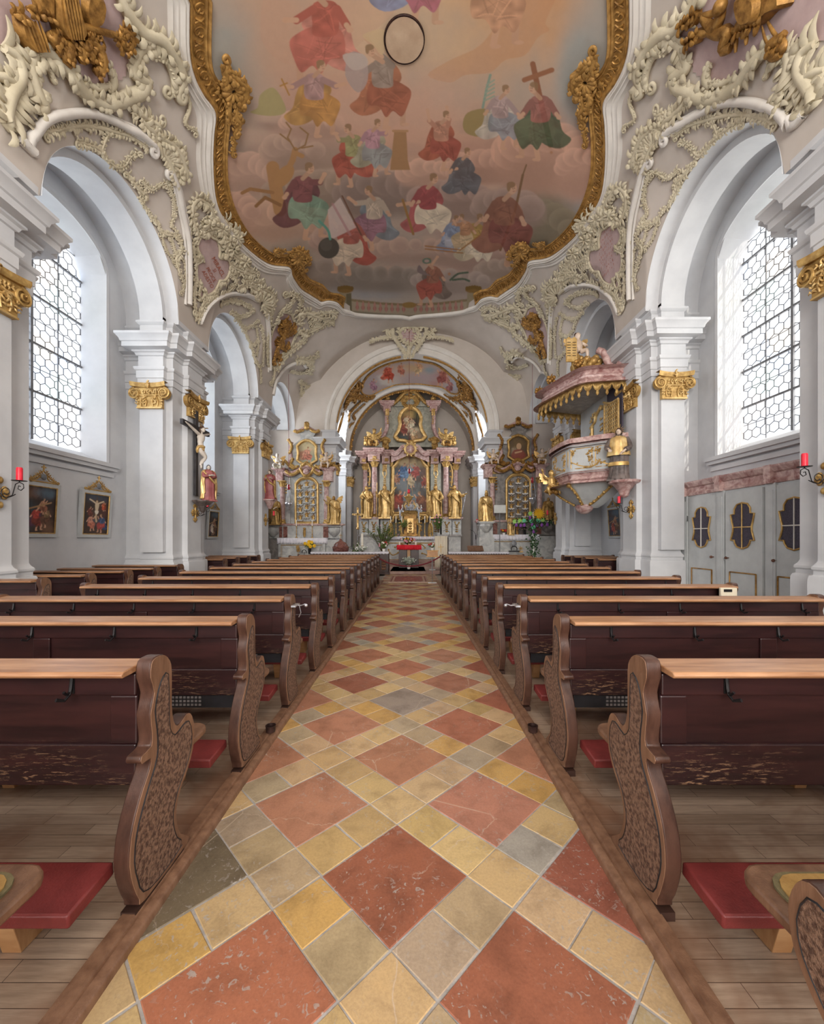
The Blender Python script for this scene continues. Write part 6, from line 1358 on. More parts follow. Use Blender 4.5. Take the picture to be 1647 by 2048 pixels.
# attic storey
AT = [(774, 813), (867, 813), (868, 835), (866, 850), (870, 865), (878, 878), (890, 884), (893, 894), (748, 894), (751, 884), (762, 878), (770, 865), (774, 850), (772, 835)]
b = mb(); b.prism(AT, lambda u, v, h: tuple(pt(u, v, 22.9+h)), 0, 1.0); obj('attic', b, 'marble_green', R_, smooth=0)
for s in (1, -1):
    q = lambda x: hx(x, s); b = mb(); b.tube([tuple(pt(q(u), v, 22.85)) for u, v in smooth_poly([(774, 822), (773, 840), (774, 852), (770, 866), (763, 877), (752, 886)], 4)], .12, 8); obj('volute_edge', b, 'marble_red', R_, smooth=60)
    b = mb(); a, c = sorted((q(766), q(781))); pbox(b, a, c, 812, 822, 22.7, .8); pmould(b, a, c, 812, 22.7, .8, ((0, 0), (.08, .04), (.15, .1), (.2, .2), (.22, .26))); at = obj('attic_cornice', b, 'marble_red', R_, smooth=0, bevel=.01)
    g = LocalOrn(pxf(22.7), 9); g.leaves([(q(774), 815), (q(774), 828)], 3.5, .06); g.leaves([(q(774), 830), (q(775), 846)], 1.5, .05); obj('gilt_mask', g, 'gold_bright', at)
    u = pt(q(774), 806, 22.9); b = mb(); b.lathe([(.10, 0), (.12, .03), (.05, .07), (.16, .16), (.19, .24), (.16, .30), (.08, .34), (.10, .38), (.03, .45), (.0, .5)], tuple(u), 14); obj('urn', b, 'gold', R_, smooth=60)
b = mb(); b.prism([(786, 814), (793, 804), (803, 796), (812, 788), (820, 785), (828, 788), (837, 796), (847, 804), (854, 814)], lambda u, v, h: tuple(pt(u, v, 22.9+h)), 0, .5); obj('gable', b, 'marble_green', R_, smooth=30)
o_ = LocalOrn(pxf(22.85), 14)
for s in (-1, 1):
    q = lambda x: hx(x, s)
    for L, r in (([(783, 810), (793, 802), (801, 793), (808, 786), (818, 782)], .09), ([(812, 800), (806, 806), (812, 812)], .05), ([(818, 796), (810, 794), (804, 802)], .06)): o_.rib([(q(a), c) for a, c in L], r, curl=(1.3, -1.3)); o_.leaves([(q(a), c) for a, c in L], 3.4, .07)
o_.leaves([(820, 800), (820, 780)], 4, .08); obj('gable_carving', o_, 'gold', R_)
uf = [(820, 813), (831, 818), (838, 825), (842, 836), (840, 848), (843, 860), (851, 873), (844, 880), (832, 881), (820, 886), (808, 881), (796, 880), (789, 873), (797, 860), (800, 848), (798, 836), (802, 825), (809, 818)]
C = Canvas(780, 800, 860, 895, '#3a3026', 6.0)
for t in [(815, 830, 16, 12, '#b99a5c', .8), (835, 830, 8, 14, '#5b5a38', .8), (808, 850, 10, 18, '#6b3226', .8), (822, 858, 18, 6, '#c9bb9c', .85), (830, 872, 16, 8, '#9a8468', .8), (805, 876, 14, 6, '#3a5054', .7)]: C.blob(*t, 1.1, 3)
for g in [(812, 842, 24, '#c9b79a', '#b39a76', dict(seed=2)), (824, 846, 22, '#b9a488', '#c9bfa4', dict(face=-1, seed=3)), (806, 856, 26, '#8f4a38', '#7a3a2e', dict(seed=4)), (826, 870, 24, '#c9b490', '#a8845c', dict(seed=5))]: figure(C, *g[:3], g[3], g[4], **g[5])
C.line([(832, 845), (834, 825), (828, 815)], 2, '#2e2a1c'); C.line([(834, 828), (842, 820)], 1.5, '#2e2a1c'); painting(uf, pxf(22.7), C, R_, step=.35, name='upper_painting'); outline_frame('upper_frame', uf, pxf(22.7), .10, 'gold_bright', R_, leaf=2.2)
b = mb(); b.prism(smooth_poly(uf, 2, True), lambda u, v, h: tuple(pt(u, v, 22.72+h)), 0, .3); obj('frame_back', b, 'gold_dark', R_, smooth=0)
o_ = LocalOrn(pxf(22.6), 15)
o_.leaves([(820, 808), (820, 816)], 4, .10); o_.leaves([(812, 888), (820, 884), (828, 888)], 4, .09)
for x in (770, 868): o_.leaves([(x, 878), (x+1, 894)], 5.5, .10); o_.rib([(x-8, 880), (x, 876), (x+8, 880)], .09, curl=(1.4, 1.4)); o_.ball(pt(x, 884, 22.5), .16, seg=8)
obj('gilt_trophies', o_, 'gold', R_)
# altar cloth, tabernacle and what stands on the altar
def lace_cloth(name, label, x0, x1, yt, yb, d, dep, scal=26, side=True, par=None):
    """linen over a table top at row yt hanging to row yb with a scalloped hem"""
    A, B = pt(x0, yt, d), pt(x1, yt, d); zb = pt(x0, yb, d).z; b = mb(); n = scal*6
    top = [(A.x+(B.x-A.x)*i/n, d-.012-.006*math.sin(i*.9), A.z) for i in range(n+1)]
    hem = [(p[0], d-.02-.008*math.sin(i*.9), zb+.035*abs(math.cos(PI*i/6))) for i, p in enumerate(top)]
    back = [(p[0], d+dep, A.z) for p in top]; b.grid([back, top, [((t[0]+h_[0])/2, d-.018-.010*math.sin(i*.9), (t[2]+h_[2])/2) for i, (t, h_) in enumerate(zip(top, hem))], hem])
    if side:
        for X_ in (A.x-.004, B.x+.004): b.add([(X_, d-.012, A.z), (X_, d+dep, A.z), (X_, d+dep, zb), (X_, d-.012, zb)], [(0, 1, 2, 3)])
    o = obj(name, b, 'cloth', loc=tuple(A), smooth=60); m = o.modifiers.new('thickness', 'SOLIDIFY'); m.thickness = .004; return tag(o, label, 'altar cloth')
lace_cloth('altar_cloth', 'white lace cloth on the high altar behind the red table', 772, 868, 1073, 1080, 20.97, .5)
T = thing('tabernacle', 'gilded domed tabernacle with a small door at the centre of the high altar', 'tabernacle', tuple(pt(820, 1072, 21.4)))
b = mb(); pbox(b, 807, 833, 1030, 1073, 21.5, .7); pbox(b, 803, 837, 1068, 1073, 21.4, .8); obj('body', b, 'gold_dark', T, smooth=0, bevel=.02)
b = mb(); pbox(b, 813, 827, 1036, 1066, 21.45, .1); dd = obj('door', b, 'gold_bright', T, smooth=0, bevel=.02); g = LocalOrn(pxf(21.45), 3); g.leaves([(820, 1040), (820, 1062)], 3, .03); g.rib([(820, 1042), (820, 1060)], .02, False); g.rib([(815.5, 1048), (824.5, 1048)], .02, False); obj('door_cross', g, 'gold', dd)
o_ = LocalOrn(pxf(21.4), 16)
for s in (-1, 1):
    q = lambda x: hx(x, s); o_.rib([(q(803), 1034), (q(808), 1026), (q(820), 1022)], .07, curl=(1.2*s, 0)); o_.rib([(q(804), 1070), (q(800), 1055), (q(806), 1045), (q(803), 1034)], .07, curl=(1.5*s, 0)); o_.leaves([(q(800), 1068), (q(800), 1040)], 3, .06); o_.rib([(q(797), 1035), (q(788), 1032), (q(786), 1042)], .06, curl=(0, 1.4)); o_.leaves([(q(798), 1036), (q(787), 1034)], 3, .05)
o_.leaves([(806, 1026), (820, 1020), (834, 1026)], 3.2, .06); obj('carving', o_, 'gold', T)
t = thing('silver_crown_ornament', 'silver crown ornament with gilt scrolls on top of the tabernacle', 'ornament', tuple(pt(819, 1022, 21.3))); o_ = LocalOrn(pxf(21.3), 17)
for k in range(5): x = 812+3.6*k; o_.rib([(x, 1021), (x-1+.5*k, 1015), (x, 1008+abs(k-2))], .055)
o_.leaves([(810, 1018), (828, 1018)], 3, .06); obj('silver_leaves', o_, 'silver', t); o_ = LocalOrn(pxf(21.25), 18); o_.rib([(812, 1018), (808, 1012), (812, 1008)], .04, curl=(0, -1)); o_.rib([(827, 1018), (831, 1012), (827, 1008)], .04, curl=(0, 1)); obj('gilt_scrolls', o_, 'gold_bright', t)
for k, x in enumerate((800.5, 837.5)):
    t = thing('candelabrum', 'silver and gilt branched candle stand %s of the tabernacle crown' % ('left', 'right')[k], 'candle holder', tuple(pt(x, 1040, 21.3))); g = LocalOrn(pxf(21.3), 19+k); g.rib([(x, 1040), (x-1, 1030), (x, 1020)], .05); g.leaves([(x-4, 1022), (x+4, 1022)], 2.6, .05); g.rib([(x-4, 1016), (x, 1024), (x+4, 1016)], .04, curl=(.8, .8)); obj('stem', g, 'silver', t)
    b = mb(); [b.lathe([(.022, 0), (.022, .16), (.004, .165)], tuple(pt(x+q, 1016, 21.3)), 8) for q in (-4, 4)]; obj('candles', b, 'wax', t)
def candlestick(x, yt, yb, d, label, group=None, mat='gold', hw=1.0):
    base = pt(x, yb, d); t = thing('candlestick', label, 'candlestick', tuple(base), group); H = (yb-yt)*d/F; b = mb(); s = hw
    b.lathe([(.085*s, 0), (.09*s, .02), (.04*s, .05), (.022*s, H*.12), (.04*s, H*.2), (.02*s, H*.26), (.03*s, H*.4), (.018*s, H*.5), (.025*s, H*.6), (.05*s, H*.64), (.055*s, H*.66), (.02*s, H*.67)], tuple(base), 12); obj('stem', b, mat, t, smooth=60)
    b = mb(); b.lathe([(.022, 0), (.021, H*.33), (.004, H*.335)], (base.x, base.y, base.z+H*.665), 10); obj('candle', b, 'wax', t, smooth=60); return t
for x, lb in ((781, 'outermost gilt candlestick left on the high altar'), (791.5, 'second gilt candlestick from the left on the high altar'), (803, 'gilt candlestick just left of the tabernacle'), (838, 'gilt candlestick just right of the tabernacle'), (849, 'second gilt candlestick from the right on the high altar'), (859.5, 'outermost gilt candlestick right on the high altar')): candlestick(x, 1032, 1073, 21.2, lb, 'high altar candlesticks')
for x, s in ((781, 'left'), (860.5, 'right')):
    t = thing('reliquary', 'gilded carved reliquary stand at the %s end of the altar table' % s, 'reliquary', tuple(pt(x, 1073, 21.5))); g = LocalOrn(pxf(21.5), 21); g.leaves([(x, 1070), (x, 1044)], 3, .07); g.rib([(x-4, 1072), (x-3, 1055), (x, 1044)], .06); g.rib([(x+4, 1072), (x+3, 1055), (x, 1044)], .06); obj('carving', g, 'gold', t)
# statues of the high altar
def staff(pts, r=.012, mat='gold'):
    def f(root, h): b = mb(); b.tube([Vector(p)*h for p in pts], r*h, 6); obj('staff', b, mat, root, local=True)
    return f
HS = dict(flesh='gold_bright', hair_mat='gold_dark', group='high altar statues')
statue('saint_statue', 'gilded female saint standing outermost left on the high altar', 'statue', 733, 972, 1036, 21.85, 'gold_bright', 'gold', seed=3, **HS)
statue('saint_statue', 'gilded saint with staff and raised hand, inner left of the main altar painting', 'statue', 769, 970, 1036, 21.7, 'gold_bright', 'gold', seed=5, wide=1.15, extra=staff([(-.24, -.1, 0), (-.22, -.12, 1.05)]), arms=[((-.2, -.04, .64), (-.23, -.12, .72)), ((.2, -.04, .72), (.30, -.1, .86))], **HS)
statue('saint_statue', 'gilded bearded saint raising one arm, inner right of the main altar painting', 'statue', 871, 970, 1036, 21.7, 'gold_bright', 'gold', seed=8, beard=True, wide=1.15, arms=[((-.2, -.04, .70), (-.26, -.1, .84)), ((.2, -.04, .62), (.14, -.14, .56))], **HS)
statue('saint_statue', 'gilded saint holding a silver sword, outermost right on the high altar', 'statue', 908, 970, 1036, 21.85, 'gold_bright', 'gold', seed=9, beard=True, wide=1.1, arms=[((-.18, -.04, .66), (-.1, -.14, .7)), ((.22, -.04, .66), (.30, -.12, .70))], extra=staff([(.34, -.12, .78), (.22, -.12, .12)], .012, 'silver'), **HS)
for s, x in (('left', 747), ('right', 892)):
    putto('angel_figure', 'large gilt-robed angel seated on the %s end of the high altar cornice' % s, x, 856, 893, 22.2, mat='gold', wing='gold_bright', sash='gold_bright', flip=1 if s == 'left' else -1, group='high altar angels')
    g = LocalOrn(pxf(22.3), 25); x2 = x+(-15 if s == 'left' else 15); g.leaves([(x2, 894), (x2, 876)], 4, .09); g.ball(pt(x2, 886, 22.3), .16, seg=8); tag(obj('gilt_vase', g, 'gold', loc=tuple(pt(x2, 894, 22.3))), 'gilded flaming vase at the outer %s corner of the high altar cornice' % s, 'vase')
# painting and gilding on the chancel vault
def barrel(RR): 
    def f(L, off=0):
        P = np.array(L, float); a = (P[:, 0]-U0)/F; bb = -(P[:, 1]-V0)/F; c0 = HC-SP2; A_ = a*a+bb*bb; B_ = 2*bb*c0; D_ = np.sqrt(np.maximum(0, B_*B_-4*A_*(c0*c0-(RR-off)**2))); d = (-B_+D_)/(2*A_); w = np.stack([a*d, d, HC+bb*d], -1); n = -np.stack([w[:, 0], 0*d, w[:, 2]-SP2], -1); return w, n/np.linalg.norm(n, axis=1, keepdims=True)
    return f
bs = barrel(3.64)
V_ = thing('chancel_vault_painting', 'small vault painting with pink clouds over the high altar in gilt frame', 'ceiling painting', tuple(bs([(819, 745)])[0][0]))
vf = [(723, 774), (733, 755), (749.6, 741), (768, 731), (787, 725), (819, 720), (850, 725), (867, 728), (882, 736), (896, 747), (910, 760), (918, 773.6), (915, 787), (902, 787), (891, 779), (880, 773.6), (860, 771), (840, 768), (816, 768), (792, 769.5), (776, 775), (760, 781.6), (745, 790), (733.6, 791), (724, 786)]
C = Canvas(710, 705, 930, 800, '#b9a8a2', 4.0)
for t in [(770, 745, 30, 14, '#c9a89c', .8), (740, 765, 22, 16, '#b0a8ac', .8), (820, 740, 30, 12, '#cdaa7c', .8), (860, 742, 14, 8, '#8fa4ac', .8), (880, 755, 22, 16, '#b98f88', .8), (840, 755, 40, 8, '#b9a4a8', .8), (905, 770, 14, 12, '#b4b8c4', .8), (775, 760, 20, 10, '#dcd6cc', .7), (800, 748, 20, 14, '#c4b0a8', .7)]: C.blob(*t, 1.1, 4)
for g in [(775, 745, 36, '#c2604a', '#b8503c', dict(seed=2, cloak='#c9705a')), (800, 738, 26, '#c98a70', '#b3705c', dict(seed=3)), (838, 736, 28, '#cfa07c', '#d0b48c', dict(face=-1, seed=4)), (885, 752, 34, '#a8685c', '#9c5a54', dict(face=-1, seed=5, cloak='#b98078')), (745, 770, 26, '#b98f9c', '#a88090', dict(seed=6)), (900, 772, 26, '#b07a76', '#a06a68', dict(face=-1, seed=7))]: figure(C, *g[:3], g[3], g[4], **g[5])
painting(vf, lambda u, v, o: tuple(bs([(u, v)], .02)[0][0]), C, V_, step=1.3, name='painted_scene', mat='fresco')
o_ = Orn(bs, seed=61); o_.rib(vf, .05, False, closed=True, off=.03, n=3); obj('gilt_edge', o_, 'gold_paint', V_); o_ = Orn(bs, seed=62)
for T in (lambda L: L, lambda L: [(1639-p[0], p[1]) for p in L]):
    for L, r, w in (([(722, 747), (735, 735), (760, 724), (792, 713)], .09, 0), ([(700, 778), (708, 762), (720, 750)], .10, .3), ([(694, 800), (700, 785), (712, 775), (722, 768)], .13, .35), ([(690, 815), (695, 798), (705, 790), (712, 800)], .10, .3), ([(712, 790), (722, 795), (735, 797), (748, 792)], .08, .2), ([(697, 842), (700, 825), (712, 812), (725, 800)], .05, .12), ([(700, 850), (710, 842), (706, 830), (716, 820), (728, 808)], .04, .1), ([(686, 830), (680, 850), (674, 870)], .08, .0)):
        o_.rib(T(L), r, curl=(.1, -.1), off=.06, n=4); 
        if w: o_.fringe(T(L), w, r*.55, 0, 1.0, off=.05)
    for p in ((712, 778), (704, 790)): o_.shell(T([p])[0], 7, 0, 5.8, 7, .05, .12)
obj('gilt_rocaille', o_, 'gold_dark', V_)
b = mb(); b.grid([[((rr)*math.cos(PI-PI*i/60), 22.6+dy, SP2+(rr)*math.sin(PI*i/60)) for i in range(61)] for rr, dy in ((3.50, 0), (3.42, -.03), (3.38, .02), (3.42, .08), (3.5, .1))]); b.fix = 1
rr = thing('apse_rib', 'slim gilded rib with leafy edge framing the wall behind the high altar', 'arch rib', (0, 22.6, SP2+3.4)); obj('rib', b, 'gold_paint', rr); g = mb()
for i in range(90): a = PI*(i+.5)/90; q = Vector((3.40*math.cos(a), 22.55, SP2+3.40*math.sin(a))); g.ball(q, .05+.03*(i % 3 == 0), .04, .05+.03*(i % 3 == 0), 6, 4)
obj('leaf_edge', g, 'gold_dark', rr)
b = mb(); b.grid([[((rr2)*math.cos(a), CH+.02+dy, SP2+(rr2)*math.sin(a)) for a in np.linspace(.12, 1.42, 40)] for rr2, dy in ((3.465, 0), (3.44, .02), (3.42, .1), (3.44, .2), (3.465, .22))]); b.grid([[(-(rr2)*math.cos(a), CH+.02+dy, SP2+(rr2)*math.sin(a)) for a in np.linspace(.12, 1.42, 40)] for rr2, dy in ((3.465, 0), (3.44, .02), (3.42, .1), (3.44, .2), (3.465, .22))])
tag(obj('gilded_arch_band', b, 'gold_paint', loc=(0, CH, SP2+3.4)), 'ochre gilded band along the underside of the chancel arch', 'arch band')

# ================================================================ SIDE ALTARS
def side_altar(side, f, ox, dark):
    """f maps left-altar photo pixels to this altar's pixels"""
    D = 17.95; P = lambda L: [f(p) for p in L]; base = pt(*f((605, 1110)), D); X = lambda x, y=1000: f((x, y))[0]; Y = lambda y, x=605: f((x, y))[1]
    root = thing('side_altar', 'left side altar with grey marble, twisting gilt carving and pale oval painting' if side == 'left' else 'right side altar of grey and rose marble with dark oval painting', 'altar', (base.x, D, .12)); mg = 'marble_grey' if not dark else 'marble_dark'
    def bx(x0, x1, y0, y1, d, dep, mat, name, par=None, bev=.008):
        b = mb(); a, c = sorted((X(x0), X(x1))); pbox(b, a, c, Y(y0), Y(y1), d, dep); return obj(name, b, mat, par or root, smooth=0, bevel=bev)
    bx(556, 650, 1077, 1128, 17.5, .5, 'marble_grey', 'altar_table'); bx(540, 556, 1078, 1128, 17.7, .5, 'marble_dark', 'lower_plinth'); bx(650, 682, 1079, 1128, 17.7, .5, 'marble_grey', 'lower_plinth')
    outl = outline_frame('table_edging', P([(562, 1090), (644, 1090), (644, 1122), (562, 1122)]), pxf(17.5), .012, 'gold', root)
    pr = bx(538, 682, 1051, 1077, 17.85, .4, mg, 'predella'); 
    for x0, x1 in ((558, 563.5), (566, 574), (646, 656)): bx(x0, x1, 1053, 1075, 17.8, .1, 'marble_brown', 'red_panel', pr)
    for xc in (668, 546):
        b = mb(); c = pt(X(xc), Y(1064), 17.8); b.lathe([(.05, -.22), (.16, -.12), (.24, 0), (.26, .14), (.24, .18), (.28, .22)], tuple(c), 16, wob=lambda a, z: 1+.07*math.cos(10*a)); obj('gadrooned_bracket', b, mg, root, smooth=50)
    b = mb(); a, c = sorted((X(536), X(684))); pmould(b, a, c, Y(1051), 17.8, .45, ((0, 0), (.03, .02), (.06, .05), (.06, .08))); obj('predella_moulding', b, 'marble_red', root, smooth=0)
    # back wall with arched niche
    L = P([(556, 1047), (556, 945), (586, 942), (613, 938), (640, 942), (662, 945), (662, 1047)]); b = mb(); b.prism(L, lambda u, v, h: tuple(pt(u, v, 18.1+h)), 0, .18); obj('back_panel', b, mg if dark else 'marble_grey', root, smooth=0)
    for xx in (575, 650): bx(xx-5, xx+5, 955, 1047, 18.0, .15, mg, 'pilaster')
    for cx in (564.7, 652.6):
        column(X(cx), 17.95, Y(962), Y(1048), .115, root, mat='marble_red', yc=Y(974))
    for x0, x1, y0 in ((548, 568, 943), (643, 667, 941)):
        p = bx(x0+3, x1-3, y0, 962, 17.82, .45, 'marble_red' if not dark else 'marble_red', 'entablature'); b = mb(); a, c = sorted((X(x0+3), X(x1-3))); pmould(b, a, c, Y(y0), 17.82, .45, ((0, 0), (.04, .02), (.06, .06), (.12, .09), (.14, .15))); obj('cornice', b, 'marble_red', p, smooth=0)
    b = mb(); Q = P([(568, 943), (580, 947), (594, 942), (606, 934), (613, 932), (622, 934), (632, 942), (640, 944)]); b.tube([tuple(pt(u, v, 17.9)) for u, v in smooth_poly(Q, 4)], .10, 8); b.tube([tuple(pt(u, v+4, 17.95)) for u, v in smooth_poly(Q, 4)], .07, 8); obj('curved_cornice', b, 'marble_red', root, smooth=60)
    o = LocalOrn(pxf(17.85), 71)
    for q in ([(572, 944), (584, 949), (596, 943)], [(628, 943), (636, 948), (642, 946)], [(600, 938), (608, 950), (620, 948), (628, 936)], [(604, 932), (612, 926), (622, 932)]): o.rib(P(q), .06, curl=(1.2, -1.2)); o.leaves(P(q), 3.0, .06)
    obj('gilt_garland', o, 'gold' if not dark else 'gold_dark', root); b = mb(); b.ball(pt(*f((612, 943)), 17.75), .14, .07, .13, 12, 8); obj('cartouche_shield', b, 'marble_red', root)
    # niche
    N_ = P([(591, 1047), (591, 968), (597, 960), (604, 956), (613, 954.5), (622, 956), (629, 960), (635, 968), (635, 1047)]); b = mb(); b.prism(smooth_poly(dn(N_), 1, True), lambda u, v, h: tuple(pt(u, v, 18.06+h)), 0, .05); obj('niche_ground', b, 'marble_grey' if not dark else 'marble_dark', root, smooth=0); outline_frame('niche_frame', N_, pxf(18.0), .055, 'gold_bright', root)
    # attic
    A_ = P([(594, 862), (603, 858), (614, 855), (625, 858), (633, 862), (630, 868), (626, 876), (634, 884), (642, 890), (646, 900), (644, 915), (650, 928), (660, 936), (613, 936), (570, 936), (578, 928), (584, 915), (582, 900), (586, 890), (594, 884), (601, 876), (599, 868)]); b = mb(); b.prism(smooth_poly(A_, 2, True), lambda u, v, h: tuple(pt(u, v, 18.0+h)), 0, .25); obj('attic', b, mg if dark else 'marble_grey', root, smooth=0)
    for s in (-1, 1):
        b = mb(); g = [(613+s*12, 862), (613+s*22, 862), (613+s*21, 866)]; Q = P([(613+s*q, v) for q, v in ((30, 884), (33, 900), (31, 914), (38, 930))]); b.tube([tuple(pt(u, v, 17.97)) for u, v in smooth_poly(Q, 4)], .07, 7); Q = P([(613+s*q, v) for q, v in ((0, 853), (9, 858), (17, 862), (24, 861))]); b.tube([tuple(pt(u, v, 17.97)) for u, v in smooth_poly(Q, 4)], .07, 7); obj('attic_edge', b, 'marble_red', root, smooth=60)
    uf_ = P([(613, 880), (624, 884), (632, 892), (631, 908), (633, 920), (624, 926), (613, 931), (602, 926), (594, 920), (596, 908), (594, 892), (602, 884)])
    cx_ = [p[0] for p in uf_]; cy_ = [p[1] for p in uf_]; C = Canvas(min(cx_)-3, min(cy_)-3, max(cx_)+3, max(cy_)+3, '#b0a487' if not dark else '#5b4a34', 8.0); mx, my = np.mean(cx_), np.mean(cy_)
    if not dark:
        for t in [(mx, my-12, 14, 10, '#cfc097', .8), (mx-8, my+6, 12, 9, '#a86a54', .8), (mx+8, my+10, 12, 8, '#7d9488', .8), (mx, my+16, 16, 7, '#8fa48f', .7)]: C.blob(*t, 1, 3)
        figure(C, mx, my+2, 30, '#c98f78', '#b0705c', seed=3, cloak='#b9846c')
    else:
        for t in [(mx, my-10, 14, 10, '#7a6038', .8), (mx, my+14, 16, 9, '#8f3a28', .85), (mx-6, my+6, 10, 7, '#b9a488', .6)]: C.blob(*t, 1, 3)
        C.ell(mx+1, my-5, 5, 6.5, '#c9a27c'); C.poly([(mx-9, my+3), (mx+9, my+3), (mx+13, my+20), (mx-13, my+20)], '#8a4434', .9); C.line([(mx-6, my+8), (mx+6, my+5)], 3, '#c9a27c')
    b = mb(); b.prism(smooth_poly(uf_, 2, True), lambda u, v, h: tuple(pt(u, v, 17.93+h)), 0, .1); obj('frame_back', b, 'gold_dark', root, smooth=0)
    painting(uf_, pxf(17.92), C, root, step=.3, name='oval_painting'); outline_frame('oval_frame', uf_, pxf(17.9), .06, 'gold_bright' if not dark else 'gold', root, leaf=2.0)
    o = LocalOrn(pxf(17.85), 72)
    for s in (-1, 1):
        for q in ([(24, 934), (32, 928), (28, 918)], [(34, 906), (30, 892), (36, 880)], [(8, 860), (18, 864), (24, 862)], [(36, 930), (44, 922), (48, 928)], [(18, 932), (26, 936), (34, 932)]): o.rib(P([(613+s*a, v) for a, v in q]), .05, curl=(1, -1)); o.leaves(P([(613+s*a, v) for a, v in q]), 2.6, .055)
        for xx in (572, 641): o.leaves(P([(xx, 962), (xx, 985)]), 1.8, .04)
    o.leaves(P([(613, 861), (613, 848)]), 4.5, .08); o.ball(pt(*f((613, 855)), 17.8), .12, seg=8); obj('gilt_carving', o, 'gold' if not dark else 'gold_dark', root)
    lace_cloth('altar_cloth', 'white lace cloth on the table of the %s side altar' % side, min(X(554), X(652)), max(X(554), X(652)), Y(1076), Y(1088), 17.44, .55, scal=18)
    # the crowd of small carved saints in the niche
    pos = [(613, 972), (599, 978), (627, 978), (600, 993), (613, 991), (626, 993), (600, 1008), (613, 1004), (626, 1008), (600, 1023), (613, 1018), (626, 1023), (600, 1039), (613, 1034), (626, 1039)]
    fig = None
    for k, (x, y) in enumerate(pos):
        row = ['top', 'top', 'top', 'second', 'second', 'second', 'third', 'third', 'third', 'fourth', 'fourth', 'fourth', 'lowest', 'lowest', 'lowest'][k]; colm = 'centre' if abs(x-613) < 3 else ('left' if (X(x) < X(613)) else 'right')
        q = pt(X(x), Y(y), 17.97); lab = 'small carved saint on a cloud bracket, %s row %s, %s side altar niche' % (row, colm, side)
        if fig is None:
            fig = thing('carved_saint', lab, 'carved figure', tuple(q), 'small saints in the %s side altar niche' % side); h = .26; b = mb()
            b.lathe([(.075, -.0), (.07, .06), (.055, .12), (.06, .16), (.025, .19)], (0, 0, 0), 10, 1, .7, wob=lambda a, z: 1+.15*math.sin(5*a+9*z)); limb(b, [(-.05, -.01, .155), (-.08, -.05, .12), (-.03, -.07, .12)], [.022, .02, .014]); limb(b, [(.05, -.01, .155), (.09, -.04, .15), (.11, -.06, .2)], [.022, .02, .012])
            obj('bust', b, 'gold', fig, local=True, smooth=70); b = mb(); hr_ = mb(); head(b, (0, -.01, .225), .56, Vector((.2, -1, 0)), hr_); hand(b, (-.03, -.07, .12), (1, -.2, 0), .5); hand(b, (.11, -.06, .2), (0, 0, 1), .5); obj('head_and_hands', b, 'skin', fig, local=True, smooth=70); obj('hair', hr_, 'hair', fig, local=True, smooth=70)
            b = mb(); [b.ball((-.1+.05*j, -.02-.02*(j % 2), -.03-.02*(j % 2)), .05, .05, .04, 8, 6) for j in range(5)]; obj('cloud_bracket', b, 'marble_grey' if not dark else 'stucco_white', fig, local=True, smooth=70)
        else:
            r = dup(fig, tuple(q), label=lab); r.rotation_euler = (0, 0, .5*math.sin(k*2.1))
    return root
ident = lambda p: p
side_altar('left', ident, 0, False)
FR = lambda p: (1647+(-0)-p[0]-.0 if 0 else 1036+(p[0]-613)*1.07*1.0-(p[0]-613)*0-((0)), p[1]-7-(3 if p[1] < 900 else 0))
side_altar('right', FR, 0, True)
# larger figures at the side altars
putto('angel_figure', 'pale carved angel child on the left cornice of the left side altar', 555, 906, 938, 17.6, mat='skin_pale', flip=-1, group='side altar angels')
putto('angel_figure', 'carved angel child with gilt drapery on the right cornice of the left side altar', 651, 903, 936, 17.6, mat='skin', flip=1, group='side altar angels')
putto('angel_figure', 'carved angel child on the left cornice of the right side altar', 987, 897, 929, 17.6, mat='skin', flip=-1, group='side altar angels')
putto('angel_figure', 'carved angel child raising a hand on the right cornice of the right side altar', 1083, 896, 929, 17.6, mat='skin', flip=1, group='side altar angels')
GS = dict(flesh='gold', hair_mat='gold_dark', group='side altar statues')
statue('saint_statue', 'gilded saint standing at the left edge of the left side altar', 'statue', 550, 994, 1049, 17.6, 'gold', 'gold_dark', seed=4, wide=1.3, flesh='skin', hair_mat='gold_dark', group='side altar statues')
statue('saint_statue', 'winged gilded saint with billowing cloak right of the left side altar', 'statue', 667, 992, 1048, 17.55, 'gold_bright', 'gold', seed=7, wide=1.35, wings=True, arms=[((-.2, -.04, .7), (-.28, -.1, .8)), ((.2, -.04, .62), (.25, -.14, .5))], **GS)
statue('saint_statue', 'gilded bishop with tall mitre left of the right side altar', 'statue', 972, 984, 1043, 17.5, 'gold_bright', 'gold', seed=10, wide=1.35, mitre=True, **GS)
statue('saint_statue', 'gilded saint at the right edge of the right side altar, behind the red candle', 'statue', 1096, 995, 1042, 17.4, 'gold', 'gold_dark', seed=12, wide=1.4, **GS)
b = mb(); pbox(b, 960, 985, 1047, 1075, 17.3, .5); pmould(b, 960, 985, 1047, 17.3, .5, ((0, 0), (.04, .04), (.08, .09))); pbox(b, 958, 988, 1075, 1128, 17.25, .55); b.lathe([(.10, -.25), (.2, -.12), (.27, 0), (.25, .08), (.28, .1)], tuple(pt(972, 1052, 17.2)), 16, wob=lambda a, z: 1+.06*math.cos(10*a)); tag(obj('statue_pedestal', b, 'marble_grey', loc=tuple(pt(972, 1128, 17.3)), smooth=30), 'grey marble pedestal under the gilded bishop', 'pedestal')
st = statue('madonna_statue', 'painted Madonna in gold, blue and red on a wall bracket of the far left pillar', 'statue', 539.5, 940, 998, 14.6, 'robe_red', 'gold', seed=6, wide=1.2, halo=True, arms=[((-.17, -.05, .66), (-.10, -.15, .68)), ((.17, -.04, .68), (.10, -.16, .70))])
